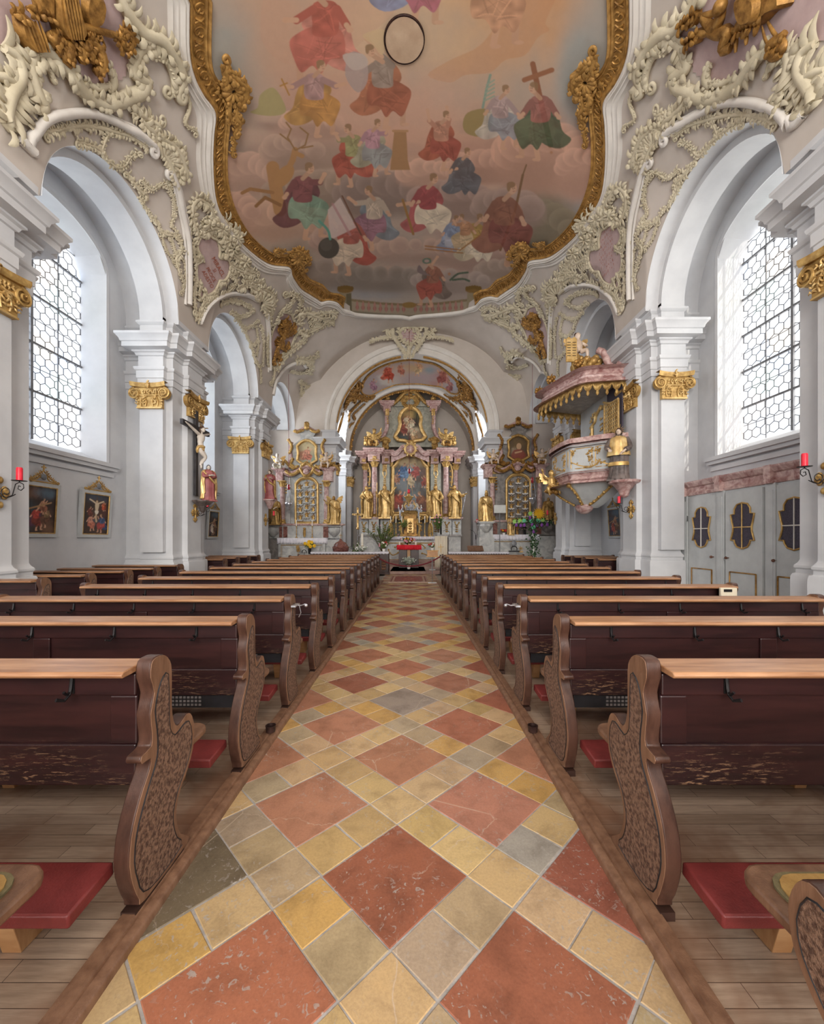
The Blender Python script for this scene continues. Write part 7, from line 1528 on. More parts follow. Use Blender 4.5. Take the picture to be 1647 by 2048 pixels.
b = mb(); q = pt(539.5, 999, 14.6); b.box(q.x-.22, q.x+.2, 14.4, 14.8, q.z-.05, q.z-.0); b.lathe([(.03, -.35), (.09, -.28), (.14, -.15), (.2, -.06)], (q.x-.0, 14.6, q.z), 12); b.c = None
tag(obj('wall_bracket', b, 'marble_red', loc=tuple(q)), 'rose marble bracket under the painted Madonna', 'bracket'); st.location.z += .0
# ================================================================ SANCTUARY FURNITURE
# red draped altar table
t = thing('altar_table', 'dark wooden altar table with bright red top cloth and flowers', 'table', tuple(pt(816, 1137, 18.3)))
b = mb()
for x0, x1 in ((797, 813), (821, 837)): pbox(b, x0, x1, 1099, 1136, 18.3, .5)
pbox(b, 812, 822, 1099, 1136, 18.4, .4); obj('body', b, 'wood_dark', t, smooth=0, bevel=.01)
b = mb(); pbox(b, 814, 820, 1096, 1135, 18.25, .1); obj('cross_inlay', b, 'wood_light', t, smooth=0)
A, B = pt(793, 1090, 18.2), pt(842, 1090, 18.2); b = mb(); n = 80; top = []; hem = []
per = [(A.x+(B.x-A.x)*i/40, 18.18) for i in range(41)]
b.grid([[(x, 18.9, A.z) for x, y in per], [(x, y, A.z) for x, y in per], [(x+.01*math.sin(i*1.3), y-.02-.015*math.sin(i*1.9), A.z-.12) for i, (x, y) in enumerate(per)], [(x+.015*math.sin(i*1.3), y-.03-.025*math.sin(i*1.9), A.z-.215-.01*math.sin(i*1.9)) for i, (x, y) in enumerate(per)]])
for X_ in (A.x, B.x): b.add([(X_, 18.18, A.z), (X_, 18.9, A.z), (X_, 18.9, A.z-.2), (X_, 18.15, A.z-.2)], [(0, 1, 2, 3)])
o = obj('red_cloth', b, 'cloth_red', t, smooth=60); m = o.modifiers.new('thickness', 'SOLIDIFY'); m.thickness = .004
def plant(name, label, cat, base, stems, leafm, rs, spread, hgt, leafn=10, ls=.05, flowers=None, pot=None, stemr=.004, up=.8):
    root = thing(name, label, cat, tuple(base)); S = mb(); Lm = mb(); base = Vector(base); fl = {}
    z0 = 0
    if pot:
        r, h_, mt = pot; b = mb(); b.lathe([(r*.7, 0), (r*.85, h_*.4), (r, h_), (r*.85, h_*.98), (r*.6, h_*.3)], tuple(base), 14); obj('pot', b, mt, root, smooth=50); z0 = h_*.85
    for k in range(stems):
        a = rs.uniform(0, 2*PI); rr = spread*rs.uniform(.2, 1); tip = base+Vector((math.cos(a)*rr, math.sin(a)*rr*.5, z0+hgt*rs.uniform(.5, 1)*(1-.3*rr/spread))); p0 = base+Vector((math.cos(a)*.02, math.sin(a)*.02, z0)); mid = p0.lerp(tip, .5)+Vector((0, 0, hgt*.12)); P = smooth_poly([tuple(p0), tuple(mid), tuple(tip)], 4); S.tube(P, stemr, 4)
        for j in range(leafn):
            q = Vector(P[min(len(P)-1, int(len(P)*(.25+.75*j/leafn)))]); d = Vector((rs.uniform(-1, 1), rs.uniform(-1, 1)*.8, rs.uniform(-.3, 1))).normalized(); w = d.cross(Vector((rs.random(), rs.random(), 1))).normalized()*ls*.28; l = d*ls*rs.uniform(.7, 1.3); Lm.add([q, q+l*.5+w, q+l, q+l*.5-w], [(0, 1, 2, 3)])
        if flowers and rs.random() < flowers[1]:
            m_ = rs.choice(flowers[0]); f = mb(); fl[len(fl)] = (m_, f); R_f = flowers[2]
            for j in range(6): d = Vector((math.cos(j*PI/3)*R_f*.6, -R_f*.3, math.sin(j*PI/3)*R_f*.6)); f.ball(tip+d, R_f*.42, R_f*.25, R_f*.42, 6, 4)
            f.ball(tip+Vector((0, -R_f*.4, 0)), R_f*.3, seg=6, rings=4)
    obj('stems', S, 'stem', root, smooth=60); lo_ = obj('leaves', Lm, leafm, root, smooth=0)
    for m_, f in fl.values(): obj('flower', f, m_, root, smooth=60)
    return root
rs = random.Random(4)
plant('flower_arrangement', 'round flower arrangement with yellow and white blooms on the red altar cloth', 'flowers', pt(815, 1090, 18.45), 46, 'leaf_dark', rs, .36, .40, 12, .09, (['fl_yellow', 'fl_white', 'fl_red', 'fl_pink'], .7, .05))
for x, s in ((799, 'left'), (831, 'right')):
    b = mb(); b.lathe([(.035, 0), (.035, .14), (.028, .15), (.004, .15)], tuple(pt(x, 1090, 18.3)), 12); tag(obj('altar_candle', b, 'wax', loc=tuple(pt(x, 1090, 18.3))), 'stubby cream candle at the %s end of the red altar cloth' % s, 'candle')
t = thing('altar_cross', 'slender gilded standing cross on the red altar cloth', 'cross', tuple(pt(817, 1098, 18.2))); b = mb(); c = pt(817, 1090, 18.2); b.lathe([(.05, 0), (.03, .03), (.012, .06)], tuple(c), 10); b.tube([c, c+Vector((0, 0, .55))], .014, 6); b.tube([c+Vector((-.11, 0, .42)), c+Vector((.11, 0, .42))], .014, 6); obj('cross', b, 'gold', t)
# pale plant in front, rope barrier, signs
plant('silver_plant', 'silvery white potted plant on the floor before the red altar table', 'plant', pt(817, 1138, 17.7), 46, 'leaf_grey', rs, .34, .42, 12, .09, (['fl_white'], .3, .02), pot=(.09, .16, 'fl_white'))
t = thing('rope_barrier', 'burgundy rope hanging across the steps between two stands', 'rope', tuple(pt(880, 1125, 16.9))); b = mb(); P = smooth_poly([tuple(pt(758, 1117, 16.9)), tuple(pt(780, 1127, 16.9)), tuple(pt(815, 1132.5, 16.9)), tuple(pt(845, 1129, 16.9)), tuple(pt(866, 1121, 16.9)), tuple(pt(880, 1113, 16.9))], 6); b.tube(P, .028, 8); obj('rope', b, 'rope', t, smooth=60)
b = mb()
for x in (758, 880): c = pt(x, 1113, 16.9); b.tube([(c.x, 16.9, 0), (c.x, 16.9, c.z+.03)], .014, 8); b.lathe([(.12, 0), (.12, .015), (.02, .03)], (c.x, 16.9, 0), 14); b.ball((c.x, 16.9, c.z+.05), .03)
obj('posts', b, 'iron', t, smooth=60)
t = thing('wooden_sign', 'small wooden sign board with engraved lines on a thin clear stand', 'sign', tuple(pt(864, 1165, 13.8))); d = 13.8; b = mb(); pbox(b, 854, 875, 1101.5, 1113, d, .03); sb = obj('board', b, 'wood_light', t, smooth=0, bevel=.004)
b = mb(); pbox(b, 852, 877, 1100.5, 1102, d-.005, .04); pbox(b, 852, 877, 1112.5, 1114, d-.005, .04); obj('board_edge', b, 'gold_paint', sb, smooth=0)
scrawl([(0, 2, 15, 1.8), (0, -1.2, 15, 1.8), (0, -4.2, 12, 1.8)], lambda u, v: (864.5+u, 1108-v), lambda L, o_: (np.array([tuple(pt(p[0], p[1], d-.003)) for p in L]), None), 0, 'engraving', sb, 'wood_end', .25)
b = mb(); c = pt(864, 1113, d+.02); b.tube([(c.x, d+.02, 0), (c.x, d+.02, c.z)], .012, 6); b.box(c.x-.14, c.x+.14, d-.1, d+.12, 0, .012); obj('stand', b, 'silver', t)
t = thing('ambo', 'tall lectern hung with cream cloth bearing a gold cross, right of the red table', 'lectern', tuple(pt(882, 1140, 17.9))); b = mb(); pbox(b, 886, 897, 1075, 1134, 17.95, .4); obj('wooden_body', b, 'wood_dark', t, smooth=0, bevel=.01)
b = mb(); A, B = pt(869, 1072, 17.85), pt(894, 1072, 17.85); zb = pt(869, 1135, 17.85).z; n = 30; b.grid([[(A.x+(B.x-A.x)*i/n, 17.85+.25*(k == 0)-.012*math.sin(i*1.1), A.z if k < 2 else A.z+(zb-A.z)*(k-1)/5) for i in range(n+1)] for k in range(7)]); o = obj('cream_cloth', b, 'cloth_cream', t, smooth=60); m = o.modifiers.new('thickness', 'SOLIDIFY'); m.thickness = .006
b = mb(); q = pt(881, 1095, 17.82); b.box(q.x-.012, q.x+.012, 17.80, 17.82, q.z-.22, q.z+.15); b.box(q.x-.13, q.x+.13, 17.80, 17.82, q.z+.02, q.z+.04); obj('gold_cross', b, 'gold', o)
b = mb(); b.tube(smooth_poly([tuple(pt(893, 1080, 17.9)), tuple(pt(899, 1066, 17.8)), tuple(pt(893, 1061, 17.7)), tuple(pt(885, 1062, 17.7))], 4), .008, 5); obj('microphone', b, 'black', t)
rg = thing('rug', 'red oriental rug with cream medallion border on the aisle before the step', 'rug', tuple(pt(816, 1157, 15.1))); b = mb(); A = pt(776.5, 1164.7, 13.93); B = pt(856, 1164.7, 13.93); X0, X1, Y0_, Y1_ = A.x, B.x, 13.93, 16.2
C = Canvas(0, 0, 100, 130, '#8a4a40', 2.0); C.poly([(0, 0), (100, 0), (100, 130), (0, 130)], '#8f5048', 1, False)
for i, (q, c) in enumerate(((2, '#b9a58c'), (5, '#7a3a34'), (9, '#b3957e'), (14, '#8a443c'))): C.line([(q, q), (100-q, q), (100-q, 130-q), (q, 130-q), (q, q)], 1.6, c)
for k in range(9): C.ell(10, 14+k*12.6, 3, 4, '#c0a88c'); C.ell(90, 14+k*12.6, 3, 4, '#c0a88c')
for k in range(7): C.ell(14+12*k, 10, 4, 3, '#c0a88c'); C.ell(14+12*k, 120, 4, 3, '#c0a88c')
C.poly([(50, 25), (75, 65), (50, 105), (25, 65)], '#9c4038', 1, False); C.poly([(50, 40), (65, 65), (50, 90), (35, 65)], '#b9907a', .7, False); C.ell(50, 65, 7, 9, '#7a332c')
for k in range(60): C.ell(rs.uniform(18, 82), rs.uniform(18, 112), 1.4, 1.4, rs.choice(['#b9907a', '#6b2e28', '#a8645a']))
GXr, GYr = np.meshgrid(np.linspace(0, 1, 90), np.linspace(0, 1, 110), indexing='ij'); b.v = [(X0+(X1-X0)*u, Y0_+(Y1_-Y0_)*v, .012) for u, v in zip(GXr.ravel(), GYr.ravel())]; b.f = [(i*110+j, (i+1)*110+j, (i+1)*110+j+1, i*110+j+1) for i in range(89) for j in range(109)]
cc = C.sample(GXr.ravel()*100, GYr.ravel()*130); b.c = np.concatenate([cc, np.ones((len(cc), 1), np.float32)], 1); obj('pile', b, 'oil', rg, smooth=0); b = mb(); b.box(X0, X1, Y0_, Y1_, .0, .011)
for k in range(30): x = X0+(X1-X0)*(k+.5)/30; b.box(x-.008, x+.008, Y0_-.05, Y0_, .001, .006)
obj('backing_fringe', b, 'cloth_cream', rg, smooth=0)
# communion rails with white runners and carved ends
for s, x0, x1, side in ((-1, 622, 757, 'left'), (1, 896, 1016, 'right')):
    A, B = pt(x0, 1103.7, 17.0), pt(x1, 1103.7, 17.0); t = thing('communion_rail', 'low communion bench under a white runner, %s of the centre' % side, 'altar rail', ((A.x+B.x)/2, 17.0, 0)); b = mb(); b.box(A.x, B.x, 16.9, 17.15, .72, .92); b.box(A.x, B.x, 16.95, 17.1, 0, .1)
    for k in range(12): q = A.x+(B.x-A.x)*(k+.5)/12; b.lathe([(.06, 0), (.04, .05), (.07, .2), (.05, .35), (.03, .5), (.06, .6)], (q, 17.02, .1), 10)
    obj('balustrade', b, 'wood_dark', t, smooth=40)
    xe = 766 if s < 0 else 0
    if s < 0: b = mb(); a, c = pt(757, 1108, 17.05), pt(777, 1108, 17.05); b.box(a.x, c.x, 16.95, 17.6, .02, .88); b.box(a.x-.04, c.x+.04, 16.9, 17.65, 0, .1); g = LocalOrn(pxf(16.95), 5); g.leaves([(767, 1115), (767, 1136)], 4, .05); obj('carved_end', b, 'wood_dark', t, smooth=0, bevel=.01); obj('carving', g, 'wood_end', t)
    b = mb(); xr = pt(777, 1104, 17.0).x if s < 0 else B.x; n = 120; row = [(A.x+(xr-A.x)*i/n) for i in range(n+1)]; zt = A.z
    b.grid([[(x, 17.62 if (s < 0 and x > pt(757, 0, 17).x) else 17.2, zt) for x in row], [(x, 16.88, zt) for x in row], [(x, 16.87-.006*math.sin(i*.8), zt-(.10 if x < 9e9 else 0)+.03*abs(math.cos(PI*i/5))) for i, x in enumerate(row)]]); o = obj('white_runner', b, 'cloth', t, smooth=60); m = o.modifiers.new('thickness', 'SOLIDIFY'); m.thickness = .004
t = thing('font', 'brown-red marble baptismal font with domed lid and small cross', 'baptismal font', tuple(pt(681, 1125, 17.35))); c = pt(681, 1105, 17.35); b = mb(); b.lathe([(.18, -.42), (.12, -.3), (.12, -.1), (.2, -.02), (.32, .06), (.34, .16), (.345, .2)], tuple(c), 24, wob=lambda a, z: 1+.03*math.cos(12*a)*(z > -.02)); obj('basin', b, 'marble_brown', t, smooth=50)
b = mb(); b.lathe([(.35, .2), (.36, .24), (.30, .28), (.29, .33), (.22, .42), (.10, .48), (.05, .53), (.06, .56), (.0, .6)], tuple(c), 24); l = obj('lid', b, 'marble_brown', t, smooth=50); b = mb(); q = c+Vector((0, 0, .58)); b.tube([q, q+Vector((0, 0, .24))], .012, 6); b.tube([q+Vector((-.07, 0, .16)), q+Vector((.07, 0, .16))], .012, 6); obj('lid_cross', b, 'gold', l)
t = thing('processional_cross', 'gilded crucifix on a tall silver pole at the left of the high altar', 'cross', (pt(715, 1090, 19.5).x, 19.5, .12)); c = pt(715, 1020, 19.5); b = mb(); b.tube([(c.x, 19.5, .12), (c.x, 19.5, c.z-.85)], .018, 8); obj('pole', b, 'silver', t)
b = mb(); b.box(c.x-.04, c.x+.04, 19.48, 19.53, c.z-.85, c.z+.06); b.box(c.x-.22, c.x+.22, 19.48, 19.53, c.z-.26, c.z-.18); [b.ball((c.x+q[0], 19.5, c.z+q[1]), .055) for q in ((0, .07), (-.23, -.22), (.23, -.22))]; b.lathe([(.03, 0), (.09, .05), (.03, .12)], (c.x, 19.5, c.z-.95), 10); obj('cross', b, 'gold_bright', t); b = mb(); b.tube([(c.x, 19.46, c.z-.22), (c.x+.01, 19.45, c.z-.42), (c.x, 19.46, c.z-.62)], [.03, .035, .018], 7); b.ball((c.x, 19.45, c.z-.15), .03); b.tube([(c.x-.16, 19.46, c.z-.2), (c.x, 19.45, c.z-.24), (c.x+.16, 19.46, c.z-.2)], [.012, .02, .012], 6); obj('corpus', b, 'gold', t, smooth=60)
t = thing('paschal_candle', 'thick white Easter candle with orange band on the left rail', 'candle', tuple(pt(724, 1104, 17.05))); c = pt(724, 1104, 17.05); b = mb(); b.lathe([(.05, 0), (.05, .78), (.01, .79)], tuple(c), 14); o = obj('wax', b, 'wax', t, smooth=50); b = mb(); b.lathe([(.052, .18), (.052, .27)], tuple(c), 14); obj('band', b, 'gold_bright', o, smooth=50)
plant('rail_greenery', 'white-flowering twigs laid round the Easter candle on the left rail', 'plant', pt(724, 1104, 16.98), 40, 'leaf_grey', rs, .38, .26, 12, .07, (['fl_white'], .5, .03))
plant('birch_branch', 'tall airy birch branches standing left of the high altar', 'branch', Vector((-1.5, 20.4, .27)), 60, 'leaf', rs, .95, 1.95, 22, .07, (['fl_pink'], .1, .03), stemr=.006, pot=(.16, .62, 'marble_grey'))
plant('birch_branch', 'loose green sprigs hanging over the middle of the altar table', 'branch', pt(808, 1060, 20.6), 26, 'leaf', rs, .42, .65, 16, .06)
plant('birch_branch', 'leafy branches in a vase at the right end of the high altar', 'branch', pt(876, 1073, 20.8), 34, 'leaf', rs, .30, 1.2, 20, .07, (['fl_pink'], .25, .05), pot=(.08, .2, 'marble_grey'))
plant('birch_branch', 'low green branch reaching out beside the processional cross', 'branch', Vector((pt(712, 1100, 18.6).x, 18.6, .12)), 18, 'leaf', rs, .42, 1.15, 16, .07, (['fl_white'], .3, .03), pot=(.12, .35, 'marble_dark'))
plant('flower_arrangement', 'white vase of mixed flowers on the inner end of the left rail', 'flowers', pt(767, 1103, 17.3), 30, 'leaf', rs, .26, .34, 10, .06, (['fl_white', 'fl_red', 'fl_pink'], .6, .04), pot=(.07, .12, 'fl_white'))
plant('flower_arrangement', 'white vase of red and cream flowers beside the cream-draped lectern', 'flowers', pt(864, 1101, 17.9), 26, 'leaf', rs, .20, .26, 10, .06, (['fl_white', 'fl_red'], .7, .04), pot=(.07, .12, 'fl_white'))
b = mb(); c = pt(864, 1101, 17.9); b.box(c.x-.16, c.x+.16, 17.8, 18.1, c.z-.03, c.z); b.tube([(c.x, 17.95, .12), (c.x, 17.95, c.z-.03)], .03, 8); b.box(c.x-.14, c.x+.14, 17.82, 18.08, .12, .16); tag(obj('flower_stand', b, 'marble_grey', loc=(c.x, 17.95, .12)), 'small pale stand under the vase beside the lectern', 'stand')
plant('flower_arrangement', 'dark vase with yellow flower in front of the left side altar', 'flowers', pt(619, 1108, 17.1), 20, 'leaf', rs, .22, .36, 10, .08, (['fl_yellow'], .25, .08), pot=(.07, .22, 'iron'))
plant('flower_arrangement', 'small white pot with red and yellow flowers on the right side altar', 'flowers', pt(1007, 1070, 17.5), 20, 'leaf', rs, .12, .2, 8, .05, (['fl_yellow', 'fl_red'], .8, .04), pot=(.07, .1, 'fl_white'))
t = thing('reading_desk', 'brown wooden reading desk standing on the right rail', 'lectern', tuple(pt(950, 1104, 17.0))); c = pt(950, 1103, 17.0); b = mb(); b.obox((c.x, 17.0, c.z+.13), (.33, 0, 0), (0, .16, .10), (0, -.012, .018)); b.box(c.x-.25, c.x+.25, 16.95, 17.15, c.z, c.z+.08); b.tube([(c.x, 17.02, c.z+.04), (c.x, 17.02, c.z+.12)], .03, 6); obj('desk', b, 'wood_end', t, smooth=0, bevel=.006)
b = mb(); q = pt(951, 1088, 17.1); b.tube([q, pt(951, 1070, 17.1), pt(947, 1063, 17.0), pt(939, 1059, 16.9)], .008, 5); b.tube([pt(951, 1079, 17.1), pt(951, 1070, 17.1)], .02, 6); obj('microphone', b, 'black', t)
t = thing('white_board', 'blank off-white board standing at the left column of the right side altar', 'board', tuple(pt(999, 1026, 17.3))); b = mb(); pbox(b, 987.5, 1011, 1010, 1026, 17.3, .02); obj('panel', b, 'white_board', t, smooth=0); b = mb(); q = pt(999, 1026, 17.33); b.tube([(q.x, 17.33, q.z), (q.x, 17.33, .12)], .015, 6); b.box(q.x-.18, q.x+.18, 17.2, 17.45, .12, .14); obj('stand', b, 'iron_grey', t)
statue('saint_statue', 'small gilded robed statue standing on the right side altar table', 'statue', 1021, 1030, 1070, 17.45, 'gold_bright', 'gold_bright', flesh='skin', seed=13)
for k, x in enumerate((1034, 1042, 1049)): statue('shrine_figure', 'small dark figure, %s from the left behind the purple ribbons on the right altar' % ('first', 'second', 'third')[k], 'figurine', x, 1050, 1070, 17.5, ['gold_dark', 'robe_dark', 'iron'][k], None, seed=14+k, group='figurines on the right altar')
# garlanded pole with paper sun
t = thing('garland_pole', 'ivy-wrapped cross-shaped pole with paper sun, green flowers and purple eggs', 'decorated pole', (pt(1067, 1100, 16.6).x, 16.6, 0)); d = 16.6; c = pt(1066, 1040, d); b = mb(); b.tube([(c.x, d, 0), (c.x, d, pt(0, 1024, d).z)], .035, 8); b.tube([pt(1026, 1047, d), pt(1060, 1041, d), pt(1104, 1044, d)], .025, 8); b.lathe([(.2, 0), (.2, .04), (.05, .08)], (c.x, d, 0), 14); obj('pole', b, 'fl_white', t)
lf = mb()
def lfs(p, n, sp, s_):
    for _ in range(n): q = Vector(p)+Vector((rs.gauss(0, sp), rs.gauss(0, sp*.7)-.03, rs.gauss(0, sp))); v = Vector((rs.uniform(-1, 1), rs.uniform(-1, .2), rs.uniform(-1, 1))).normalized(); w = v.cross(Vector((0, 1, .3))).normalized()*s_*.45; l = v*s_; lf.add([q, q+l*.4+w, q+l, q+l*.4-w], [(0, 1, 2, 3)])
for k in range(26): lfs(pt(1066+2*math.sin(k), 1116-3.2*k, d), 12, .09, .08)
for k in range(22): lfs(pt(1028+3.5*k, 1045-3*math.sin(k/7), d), 9, .07, .08)
obj('ivy', lf, 'leaf_dark', t, smooth=0)
b = mb(); sc_ = pt(1077, 1027, d-.1); n = 24; b.add([tuple(sc_+Vector((math.cos(2*PI*k/n)*.165, 0, math.sin(2*PI*k/n)*.165))) for k in range(n)]+[tuple(sc_+Vector((math.cos(2*PI*k/n)*.165, .02, math.sin(2*PI*k/n)*.165))) for k in range(n)], [tuple(range(n)), tuple(range(n, 2*n))[::-1]]+[(k, (k+1) % n, n+(k+1) % n, n+k) for k in range(n)])
for k in range(16): a = 2*PI*k/16; v = Vector((math.cos(a), 0, math.sin(a))); w = Vector((-math.sin(a), 0, math.cos(a)))*.028; q = sc_+v*.16; b.add([tuple(q+w), tuple(q-w), tuple(q+v*(.10 if k % 2 else .13)), tuple(q+w+Vector((0, .015, 0))), tuple(q-w+Vector((0, .015, 0))), tuple(q+v*.1+Vector((0, .015, 0)))], [(0, 1, 2), (5, 4, 3), (0, 2, 5, 3), (1, 4, 5, 2), (0, 3, 4, 1)])
obj('paper_sun', b, 'sunyellow', t, smooth=0)
for k, (x, y) in enumerate(((1029, 1043), (1039, 1042), (1048, 1041), (1060, 1027), (1062, 1042), (1076, 1041), (1085, 1040), (1066, 1054))):
    b = mb(); q = pt(x, y, d-.08)
    for j in range(6): a = j*PI/3; b.ball(q+Vector((math.cos(a)*.05, 0, math.sin(a)*.05)), .045, .012, .045, 7, 5)
    b.ball(q, .02); obj('paper_flower', b, ['lime', 'lime', 'mint', 'lime', 'mint', 'mint', 'lime', 'mint'][k], t, smooth=60)
for k, (x, y) in enumerate(((1032, 1050), (1041, 1051), (1048, 1050), (1059, 1036), (1064, 1050), (1074, 1050), (1083, 1050), (1094, 1049), (1067, 1063))):
    b = mb(); q = pt(x, y, d-.07); b.ball(q, .062, .05, .08, 10, 8); b.tube([q, q+Vector((0, 0, .13))], .004, 4); obj('paper_egg', b, 'purple', t, smooth=60)
t = thing('bell_stand', 'black wrought iron ring stand with grey disc before the right side altar', 'stand', tuple(pt(1027.6, 1108, 16.9))); c = pt(1027.6, 1098, 16.9); b = mb(); b.tube([tuple(c+Vector((math.cos(a)*.12, 0, math.sin(a)*.12))) for a in np.linspace(-.5, PI+.5, 16)], .018, 6); b.box(c.x-.22, c.x+.22, 16.85, 16.95, c.z-.12, c.z-.07); obj('ring', b, 'iron', t, smooth=50); b = mb(); q = pt(1027.6, 1087, 16.95); b.ball(q, .11, .02, .12, 14, 9); b.tube([q, c+Vector((0, 0, .1))], .01, 5); obj('disc', b, 'iron_grey', t, smooth=60)
t = thing('gilt_star_stand', 'small gilded star ornament beside the black ring stand', 'ornament', tuple(pt(1041, 1104, 16.9))); c = pt(1041, 1097, 16.9); b = mb(); [b.tube([c-Vector((math.cos(a), 0, math.sin(a)))*.10, c+Vector((math.cos(a), 0, math.sin(a)))*.10], .013, 5) for a in (0, PI/4, PI/2, 3*PI/4)]; b.box(c.x-.09, c.x+.09, 16.86, 16.94, c.z-.16, c.z-.11); obj('star', b, 'gold', t)
t = thing('ringing_wheel', 'small black ring on a stand before the left side altar', 'stand', tuple(pt(608, 1108, 16.9))); c = pt(608, 1104, 16.9); b = mb(); b.tube([tuple(c+Vector((math.cos(a)*.09, 0, math.sin(a)*.09))) for a in np.linspace(-.6, PI+.6, 16)], .016, 6); b.tube([(c.x, 16.9, 0), (c.x, 16.9, c.z)], .012, 6); b.lathe([(.1, 0), (.1, .02)], (c.x, 16.9, 0), 12); obj('ring', b, 'iron', t, smooth=50)
t = thing('gilt_star_stand', 'gilded sprig ornament left of the black ring before the left side altar', 'ornament', tuple(pt(597, 1106, 16.9))); g = LocalOrn(pxf(16.9), 3); g.leaves([(597, 1106), (595, 1094)], 3, .03); c = pt(596, 1100, 16.9); g.tube([(c.x, 16.9, 0), c], .012, 6); obj('sprig', g, 'gold', t)
for x, lb in ((592.5, 'slim gilt candlestick left on the left side altar'), (624, 'slim gilt candlestick right on the left side altar')): candlestick(x, 1040, 1076, 17.6, lb, 'left side altar candlesticks', hw=.6)
t = thing('icon', 'small gilded figure panel on the predella of the left side altar', 'icon', tuple(pt(608.5, 1074, 17.75))); g = LocalOrn(pxf(17.75), 4); g.leaves([(608.5, 1073), (608.5, 1058)], 2.5, .05); g.rib([(608.5, 1074), (608.5, 1060)], .06); obj('figure', g, 'gold', t)

# hanging lamps
def hang(x, ytop, ylamp, d, label, silver=True, ybot=None):
    top = pt(x, ytop, d); c = pt(x, ylamp, d); t = thing('hanging_lamp', label, 'lamp', tuple(top), None); b = mb(); b.tube([top, Vector((c.x, d, c.z+.1))], .008, 5); obj('cord', b, 'rope', t); b = mb(); b.lathe([(.035, -.12), (.065, -.04), (.07, .04), (.05, .1), (.045, .1)], tuple(c), 14); obj('ruby_glass', b, 'ruby', t, smooth=60)
    q = pt(x, ybot, d)
    if silver:
        b = mb(); [b.tube([c+Vector((math.cos(a)*.06, math.sin(a)*.06, -.12)), q+Vector((math.cos(a)*.14, math.sin(a)*.14, .12))], .006, 4) for a in (0, 2.1, 4.2)]; obj('chains', b, 'silver', t); b = mb(); b.lathe([(.02, -.22), (.05, -.16), (.11, -.04), (.15, .04), (.14, .1), (.10, .12)], tuple(q), 14, wob=lambda a, z: 1+.08*math.sin(6*a)); obj('silver_bowl', b, 'silver', t, smooth=60)
    return t
hang(577, 742, 974, 16.6, 'silver lamp with red glass hanging before the left side altar', True, 1010)
hang(1064, 725, 960, 16.6, 'silver lamp with red glass hanging before the right side altar', True, 1000)
t = hang(818, 657, 942, 17.85, 'gilded sanctuary lamp on a long red cord at the centre of the chancel', True, 946); 
for ch in list(t.children):
    if ch.name.startswith('silver_bowl') or ch.name.startswith('chains'): bpy.data.objects.remove(ch)
b = mb(); c = pt(817, 994, 17.85); [b.tube([pt(818, 946, 17.85), c+Vector((math.cos(a)*.2, math.sin(a)*.2, .02))], .007, 4) for a in (0, 2.1, 4.2)]; b.lathe([(.02, -.42), (.05, -.38), (.02, -.28), (.10, -.18), (.16, -.06), (.22, 0), (.21, .03), (.08, .05), (.05, .14), (.08, .16)], tuple(c), 18, wob=lambda a, z: 1+.05*math.sin(8*a)); obj('gilt_bowl', b, 'gold_bright', t, smooth=60); b = mb(); b.lathe([(.04, .16), (.06, .22), (.055, .32), (.04, .34)], tuple(c), 12); obj('red_light_glass', b, 'wax_red', t, smooth=60)

# ================================================================ NAVE WALL THINGS
def sconce(s, yc, zc, label, dx=.30, dy=.0, k=1.0):
    """gilded quatrefoil cross on the pillar, iron scroll arm, red candle"""
    X = NX; yc -= 0; t = thing('wall_sconce', label, 'candle sconce', (s*X, yc, zc), 'gilded cross sconces'); b = mb()
    for a in range(4):
        v = Vector((0, math.sin(a*PI/2), math.cos(a*PI/2))); L = .19 if a % 2 == 0 else .13; c = Vector((s*(X-.02), yc, zc)); q = c+v*L*k
        for e in (-1, 0, 1): w = Vector((0, v.z, -v.y)); b.ball(q+w*e*.045*k-v*abs(e)*.03*k, .022, .04*k, .045*k, 9, 6)
        b.tube([c, q], .028*k, 7)
    b.ball((s*(X-.03), yc, zc), .03, .06*k, .06*k); obj('gilded_cross', b, 'gold', t, smooth=60)
    b = mb(); P = []; u = lambda a, z: (s*(X-.04-a*k), yc+dy*a/dx, zc+z*k)
    for i in range(16): a = -i*.5-PI/2; r = .075*(1-i/22); P.append(u(.10+math.cos(a)*r, .0+math.sin(a)*r))
    b.tube(P[::-1]+[u(.16, -.06), u(.22, -.03)], .006, 5); P = []
    for i in range(16): a = PI+i*.5; r = .055*(1-i/20); P.append(u(.27-math.cos(a)*r*-1, .07+math.sin(a)*r))
    b.tube([u(.0, 0), u(.1, -.075), u(.18, -.04), u(.2, .03), u(.22, .10), u(.27, .125), u(.32, .10), u(.325, .05), u(.29, .02), u(.25, .04), u(.26, .08), u(.285, .07)], .006, 5); b.tube([u(.27, .125), u(.27, .14)], .006, 5); b.lathe([(.075, 0), (.08, .006), (.02, .008)], u(.27, .14), 14); obj('iron_arm', b, 'iron', t, smooth=60)
    b = mb(); b.lathe([(.034, 0), (.034, .15), (.028, .165), (.01, .15)], u(.27, .148), 14); obj('red_candle', b, 'wax_red', t, smooth=60); return t
sconce(-1, 5.14, 2.10, 'cross sconce with red candle on the nearest left pillar, cut by the photo edge')
sconce(-1, 9.85, 2.14, 'cross sconce with red candle below the Madonna of the crucifix group')
sconce(-1, 14.6, 2.2, 'cross sconce with red candle on the far left pillar by the side altar')
sconce(1, 5.14, 2.28, 'cross sconce with red candle on the nearest right pillar')
sconce(1, 9.75, 2.22, 'cross sconce with red candle under the statue beside the pulpit')
sconce(1, 14.9, 2.25, 'cross sconce with red candle on the far right pillar')
